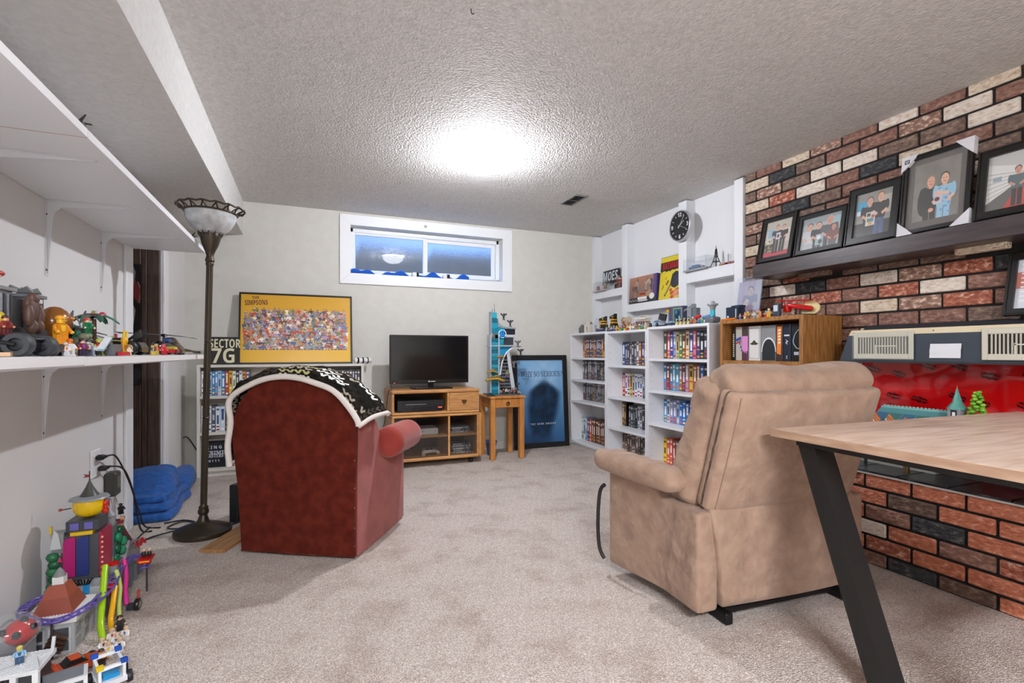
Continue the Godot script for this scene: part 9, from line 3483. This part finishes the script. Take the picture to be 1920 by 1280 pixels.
func model_tower() -> void:
	var base := Vector3(1.815, 0.6175, -4.69)
	var t := thing("model_tower", "tall teal and grey brick-built model tower with a ringed A emblem on the side table", "model building", base)
	var m := MB.new()
	m.brick(Vector3(-0.01, 0, 0), Vector3(0.30, 0.010, 0.20), "5c6066")
	put(m, "base_plate", vmat(0.35), t)
	# glass shaft on the left
	for k in 15:
		m = MB.new(["1f7c94", "2a94ac", "18667c"][k % 3])
		m.box(Vector3(-0.09, 0.03 + k * 0.037, 0.01), Vector3(0.075, 0.034, 0.09), 0.001)
		put(m, "teal_pane", vmat(0.08), t)
	for x in [-0.134, -0.048]:
		m = MB.new("a8b0b8")
		m.bb(Vector3(x - 0.007, 0.01, -0.03), Vector3(x + 0.007, 0.60, 0.06), 0.001)
		put(m, "grey_column", vmat(0.3), t)
	for k in 4:
		m = MB.new(["1f8098", "2a98b0", "1a6c82", "39a8bc"][k])
		m.box(Vector3(-0.083, 0.64 + k * 0.052, 0.0), Vector3(0.062 - k * 0.003, 0.05, 0.07 - 0.006 * k), 0.001)
		put(m, "teal_pane", vmat(0.08), t)
	m = MB.new("98a0a8")
	m.bb(Vector3(-0.122, 0.60, -0.03), Vector3(-0.113, 0.83, 0.03))
	put(m, "grey_column", vmat(0.3), t)
	m = MB.new("8c9098")
	m.cyl(Vector3(-0.085, 0.825, 0), Vector3(-0.085, 0.855, 0), 0.02, 0.014, 8)
	m.cyl(Vector3(-0.075, 0.85, 0), Vector3(-0.075, 0.912, 0), 0.003, -1, 6)
	put(m, "antenna", vmat(0.3), t)
	# swept head
	m = MB.new("8c98a0")
	m.prism(PackedVector2Array([Vector2(-0.055, 0.76), Vector2(-0.045, 0.72), Vector2(-0.02, 0.695), Vector2(0.03, 0.680), Vector2(0.135, 0.672), Vector2(0.135, 0.660), Vector2(0.02, 0.664), Vector2(-0.055, 0.68)]), -0.03, 0.055)
	put(m, "swept_roof", vmat(0.3), t)
	m = MB.new("2494ac")
	m.prism(PackedVector2Array([Vector2(-0.055, 0.49), Vector2(0.0, 0.49), Vector2(0.02, 0.664), Vector2(-0.055, 0.68)]), -0.03, 0.05)
	put(m, "teal_head", vmat(0.08), t)
	m = MB.new("2a2e36")
	m.bb(Vector3(0.0, 0.605, -0.03), Vector3(0.132, 0.660, 0.045), 0.001)
	put(m, "dark_gallery", vmat(0.15), t)
	m = MB.new("3c424a")
	m.bb(Vector3(0.0, 0.50, -0.03), Vector3(0.115, 0.575, 0.04), 0.001)
	put(m, "lower_gallery", vmat(0.25), t)
	m = MB.new("c0c6cc")
	m.bb(Vector3(0.0, 0.578, -0.03), Vector3(0.135, 0.600, 0.048), 0.001)
	put(m, "grey_balcony", vmat(0.3), t)
	m = MB.new("b0b8c0")
	m.bb(Vector3(-0.15, 0.484, -0.04), Vector3(0.14, 0.494, 0.062), 0.001)
	put(m, "landing_deck", vmat(0.3), t)
	m = MB.new("5c6268")
	m.bb(Vector3(0.14, 0.482, -0.02), Vector3(0.205, 0.490, 0.04), 0.001)
	put(m, "landing_pad", vmat(0.3), t)
	m = MB.new("2490c0")
	m.prism(PackedVector2Array([Vector2(-0.04, 0.484), Vector2(0.12, 0.484), Vector2(0.06, 0.45), Vector2(0.015, 0.40), Vector2(-0.04, 0.36)]), -0.02, 0.03)
	put(m, "blue_underside", vmat(0.08), t)
	m = MB.new("dce0e4")
	var rows := spline([Vector3(0.14, 0.484, 0.045), Vector3(0.075, 0.455, 0.045), Vector3(0.02, 0.395, 0.045), Vector3(-0.015, 0.30, 0.045), Vector3(-0.028, 0.20, 0.045)], 5)
	m.tube(rows, 0.008, 6)
	put(m, "white_rib", vmat(0.25), t)
	# dark gridded body
	m = MB.new("1d2026")
	m.prism(PackedVector2Array([Vector2(-0.035, 0.01), Vector2(-0.032, 0.30), Vector2(0.03, 0.42), Vector2(0.05, 0.42), Vector2(0.105, 0.01)]), -0.05, 0.03)
	put(m, "dark_body", vmat(0.15), t)
	for k in 10:
		var yy := 0.04 + k * 0.034
		m = MB.new("7c8288")
		var xr := lerpf(0.105, 0.05, yy / 0.42)
		m.bb(Vector3(-0.034, yy, 0.029), Vector3(xr, yy + 0.008, 0.033))
		put(m, "floor_band", vmat(0.3), t)
	for k in 5:
		m = MB.new("6c7278")
		m.bb(Vector3(-0.02 + k * 0.022, 0.012, 0.029), Vector3(-0.014 + k * 0.022, 0.30 - maxf(0, k - 2) * 0.06, 0.0325))
		put(m, "mullion", vmat(0.3), t)
	m = MB.new("c4cad0")
	m.prism(PackedVector2Array([Vector2(0.04, 0.43), Vector2(0.062, 0.45), Vector2(0.075, 0.40), Vector2(0.142, 0.01), Vector2(0.10, 0.01)]), -0.05, 0.045)
	put(m, "white_buttress", vmat(0.3), t)
	# ringed letter
	m = MB.new("eceef0")
	var ring := PackedVector3Array()
	for k in 28:
		ring.append(Vector3(-0.012 + cos(TAU * k / 28) * 0.038, 0.61 + sin(TAU * k / 28) * 0.038, 0.062))
	m.tube(ring, 0.005, 6, true)
	put(m, "emblem_ring", vmat(0.25), t)
	words("A", 0.075, 0.008, mat("2a8ce0", 0.2), t, at(Vector3(-0.014, 0.607, 0.066), 0, 0, 0.0), "emblem_letter")
	# fliers on clear rods
	var gm := StandardMaterial3D.new()
	gm.albedo_color = Color(0.9, 0.95, 1.0, 0.15)
	gm.transparency = BaseMaterial3D.TRANSPARENCY_ALPHA
	gm.roughness = 0.05
	for q in [[0.005, 0.785, -0.045, 0.735, "dark winged toy figure flying beside the model tower's spire", "33312f"], [0.075, 0.72, 0.06, 0.672, "dark toy figure leaping off the model tower's swept roof", "3a3836"], [0.19, 0.43, 0.19, 0.484, "dark toy figure hanging below the model tower's landing pad", "2c2a2c"], [0.115, 0.31, 0.10, 0.28, "grey and red toy figure flying at the model tower's right side", "6c6668"], [0.16, 0.515, 0.16, 0.491, "grey toy figure with a round pack on the landing pad", "5c6066"]]:
		var f := thing("flying_figure", q[4], "toy figure", base + Vector3(q[0], q[1], 0.05), 0.0, "flying figures round the model tower")
		m = MB.new(q[5])
		m.ball(Vector3.ZERO, Vector3(0.012, 0.02, 0.010), 8)
		m.ball(Vector3(0.004, 0.024, 0), Vector3(0.009, 0.009, 0.009), 8)
		m.cyl(Vector3(0, -0.012, 0), Vector3(0.012, -0.04, 0), 0.006, 0.004, 6)
		m.cyl(Vector3(0, -0.012, 0), Vector3(-0.010, -0.036, 0.006), 0.006, 0.004, 6)
		put(m, "body", vmat(0.4), f)
		for s in [-1, 1]:
			m = MB.new(q[5])
			m.x = at(Vector3(s * 0.006, 0.008, 0), 0, 0, s * 0.5)
			m.prism(PackedVector2Array([Vector2(0, 0.006), Vector2(s * 0.034, 0.012), Vector2(s * 0.03, -0.004), Vector2(0, -0.006)]), -0.002, 0.002)
			put(m, "wing", vmat(0.4), f)
		m = MB.new()
		m.cyl(Vector3.ZERO, Vector3(q[2] - q[0], q[3] - q[1], -0.03), 0.0018, -1, 6)
		put(m, "clear_rod", gm, f)
	# golden winged creature
	for q in [[Vector3(-0.075, 0.165, 0.09), 1.0, "golden winged toy creature circling the foot of the model tower"], [Vector3(-0.11, 0.24, 0.08), 0.6, "small golden toy creature on the model tower's left side"], [Vector3(-0.02, 0.385, 0.07), 0.45, "gold and grey toy figure clinging high on the model tower's glass"]]:
		var c := thing("golden_creature", q[2], "toy figure", base + q[0], 0.0, "golden creatures round the model tower")
		var k: float = q[1]
		m = MB.new("b08c34")
		m.tube(spline([Vector3(-0.10, -0.02, 0), Vector3(-0.05, 0.0, 0), Vector3(0.0, 0.0, 0.01), Vector3(0.045, -0.016, 0.01)], 4), 0.012, 8)
		m.x = Transform3D(Basis().scaled(Vector3.ONE * k), Vector3.ZERO)
		var mm := MB.new("b08c34")
		mm.x = Transform3D(Basis().scaled(Vector3.ONE * k), Vector3.ZERO)
		mm.tube(spline([Vector3(-0.12, -0.014, 0), Vector3(-0.05, 0.0, 0), Vector3(0.0, 0.0, 0.01), Vector3(0.05, -0.018, 0.01)], 4), 0.013, 8)
		put(mm, "body", vmat(0.25), c)
		for s in [-1, 1]:
			m = MB.new("9c7c3c" if s > 0 else "c8a448")
			m.x = Transform3D(Basis(Vector3.RIGHT, s * 0.6).scaled(Vector3.ONE * k), Vector3.ZERO)
			m.prism(PackedVector2Array([Vector2(-0.02, 0), Vector2(-0.075, 0.035), Vector2(-0.03, 0.03), Vector2(0.0, 0.045), Vector2(0.02, 0.018), Vector2(0.03, 0)]), -0.003, 0.003)
			put(m, "wing", vmat(0.3), c)
		m = MB.new("8c7040")
		m.x = Transform3D(Basis().scaled(Vector3.ONE * k), Vector3.ZERO)
		m.ball(Vector3(0.058, -0.02, 0.01), Vector3(0.018, 0.015, 0.014), 8)
		put(m, "head", vmat(0.3), c)
		m = MB.new()
		m.cyl(Vector3(0, 0, 0), Vector3(0.02, 0, -0.06), 0.002, -1, 6)
		put(m, "clear_rod", gm, c)
	toy_fig("muscular olive toy figure climbing the front of the model tower", base + Vector3(0.045, 0.175, 0.05), 0.4, 0.085, ["6a5c78", "8c9464", "98a070", "2c2c24", "8c9464"], 1)
	var fc := [["grey", "8c9096"], ["black", "2a2a2e"], ["white", "d8d8d8"], ["blue", "2c4c8c"], ["red", "a8303c"], ["dark green", "3c5c4c"], ["silver", "b0b4b8"]]
	for i in 7:
		toy_fig("tiny %s toy figure in the crowd along the front of the model tower's base" % fc[i][0], base + Vector3(-0.045 + i * 0.033, 0.011 if i < 6 else 0.0, 0.088 if i < 6 else 0.10), 0.3 * (i % 3 - 1), 0.05 + 0.008 * (i % 3), ["3a3c40", fc[i][1], "d8b890", "3a3028"], 1 + i % 2, "tiny toy figures round the model tower")
	var v := toy_car("dark teal toy vehicle left of the model tower on the side table", base + Vector3(-0.155, 0.0, 0.13), 0.7, 0.085, "3a5c60", "24343a", "5c7c80")
	m = MB.new("46484c")
	m.cyl(Vector3.ZERO, Vector3(0, 0.11, 0), 0.004, 0.003, 6)
	m.box(Vector3(0.0, 0.11, 0), Vector3(0.03, 0.02, 0.012))
	m.c("2c2c30")
	m.box(Vector3(0, 0.006, 0), Vector3(0.03, 0.012, 0.03))
	solo(m, "toy_lamp_post", vmat(0.35), "dark toy signal post at the right of the model tower's base", "toy", "", Transform3D(Basis(), base + Vector3(0.152, 0.0, 0.07)))


func hearth_toys() -> void:
	# brick-built castle on the hearth behind the desk
	var base := Vector3(2.90, 0.4595, -1.55)
	var t := thing("toy_castle", "teal roofed brick-built toy castle on the hearth behind the desk", "toy building", base)
	var m := MB.new()
	m.brick(Vector3(0, 0, -0.035), Vector3(0.26, 0.17, 0.31), "a9a9a4", false)
	put(m, "castle_wall", vmat(0.35), t)
	m = MB.new("5a8f90")
	m.x = Transform3D(Basis(), Vector3(0.0, 0, 0))
	m.prism(PackedVector2Array([Vector2(-0.16, 0.17), Vector2(0.12, 0.17), Vector2(0.03, 0.285), Vector2(0.0, 0.285)]), -0.20, 0.125)
	put(m, "teal_roof", vmat(0.3), t)
	m = MB.new("7fb0aa")
	m.bb(Vector3(0.0, 0.283, -0.20), Vector3(0.03, 0.293, 0.125))
	for k in 18:
		m.ball(Vector3(0.015, 0.294, -0.19 + k * 0.0176), Vector3(0.006, 0.006, 0.008), 6)
	put(m, "roof_ridge", vmat(0.3), t)
	for k in 5:
		m = MB.new("4a7470" if k % 2 else "456a86")
		m.x = at(Vector3(-0.082, 0.226, -0.165 + k * 0.062), 0, 0, 0.62)
		m.box(Vector3.ZERO, Vector3(0.12, 0.006, 0.055), 0.001)
		put(m, "roof_panel", vmat(0.3), t)
	for k in 3:
		m = MB.new("c47c4c")
		for i in 6:
			m.x = at(Vector3(-0.165 + i * 0.006, 0.19 + i * 0.012 - k * 0.008, -0.15 + k * 0.075 + i * 0.002), 0, 0.9)
			m.box(Vector3.ZERO, Vector3(0.012, 0.008, 0.055), 0.0008)
		m.c("e4dccc")
		m.x = at(Vector3(-0.15, 0.215 - k * 0.008, -0.135 + k * 0.075), 0, 0.9)
		m.box(Vector3.ZERO, Vector3(0.012, 0.004, 0.09))
		put(m, "timber_gable", vmat(0.35), t)
	m = MB.new()
	m.brick(Vector3(-0.10, 0.0, -0.24), Vector3(0.07, 0.27, 0.07), "9a9e9e", true)
	put(m, "corner_tower", vmat(0.35), t)
	m = MB.new("6c7274")
	for k in 4:
		m.cyl(Vector3(-0.12 + k * 0.014, 0.27, -0.23), Vector3(-0.12 + k * 0.014, 0.30 - 0.004 * k, -0.23), 0.005, -1, 6)
	put(m, "battlement", vmat(0.35), t)
	var bt := thing("toy_bell_tower", "small grey toy bell tower with a pointed teal roof and orange tip on the hearth", "toy building", Vector3(2.85, 0.4595, -1.382))
	m = MB.new()
	m.brick(Vector3.ZERO, Vector3(0.055, 0.315, 0.05), "8f9499", false)
	put(m, "shaft", vmat(0.35), bt)
	m = MB.new("e4e4e2")
	m.bb(Vector3(-0.0285, 0.275, -0.006), Vector3(-0.0275, 0.30, 0.006))
	put(m, "white_window", vmat(0.3), bt)
	m = MB.new("2f3338")
	m.bb(Vector3(-0.0282, 0.265, -0.012), Vector3(-0.0272, 0.308, 0.012))
	put(m, "arched_opening", vmat(0.3), bt)
	m = MB.new("5c9c90")
	m.lathe(PackedVector2Array([Vector2(0.046, 0.312), Vector2(0.022, 0.345), Vector2(0.010, 0.385), Vector2(0.003, 0.412)]), 4, Vector3.ZERO)
	put(m, "pointed_roof", vmat(0.3), bt)
	m = MB.new("d86a3c")
	m.cyl(Vector3(0, 0.39, 0), Vector3(0, 0.425, 0), 0.005, 0.0008, 6)
	put(m, "orange_tip", vmat(0.3), bt)
	var tr := thing("toy_tree", "bright green layered toy tree beside the small bell tower on the hearth", "toy tree", Vector3(2.84, 0.4595, -1.30))
	m = MB.new("5a3c24")
	m.cyl(Vector3.ZERO, Vector3(0, 0.25, 0), 0.012, 0.008, 8)
	put(m, "trunk", vmat(0.5), tr)
	var r := RandomNumberGenerator.new()
	r.seed = 5
	for k in 46:
		var u := k / 45.0
		var a := k * 2.4
		var rr := lerpf(0.052, 0.008, u) * r.randf_range(0.75, 1.1)
		m = MB.new(["6fae2c", "5a9a24", "84c03c"][k % 3])
		m.ball(Vector3(cos(a) * rr, 0.2 + u * 0.2, sin(a) * rr), Vector3(0.015, 0.010, 0.015) * lerpf(1.1, 0.7, u), 8)
		put(m, "leaf_piece", vmat(0.3), tr)
	var yb := thing("toy_bush", "golden yellow toy bush in front of the castle roof on the hearth", "toy tree", Vector3(2.675, 0.4595, -1.50))
	m = MB.new("6a5030")
	m.cyl(Vector3.ZERO, Vector3(0, 0.2, 0), 0.014, 0.010, 8)
	put(m, "trunk", vmat(0.5), yb)
	for k in 30:
		m = MB.new(["e0a820", "ecc030", "cc9018"][k % 3])
		m.ball(Vector3(r.randf_range(-0.025, 0.025), 0.2 + r.randf_range(-0.02, 0.045), -0.07 + k * 0.0048), Vector3(0.014, 0.011, 0.014), 8)
		put(m, "leaf_piece", vmat(0.3), yb)
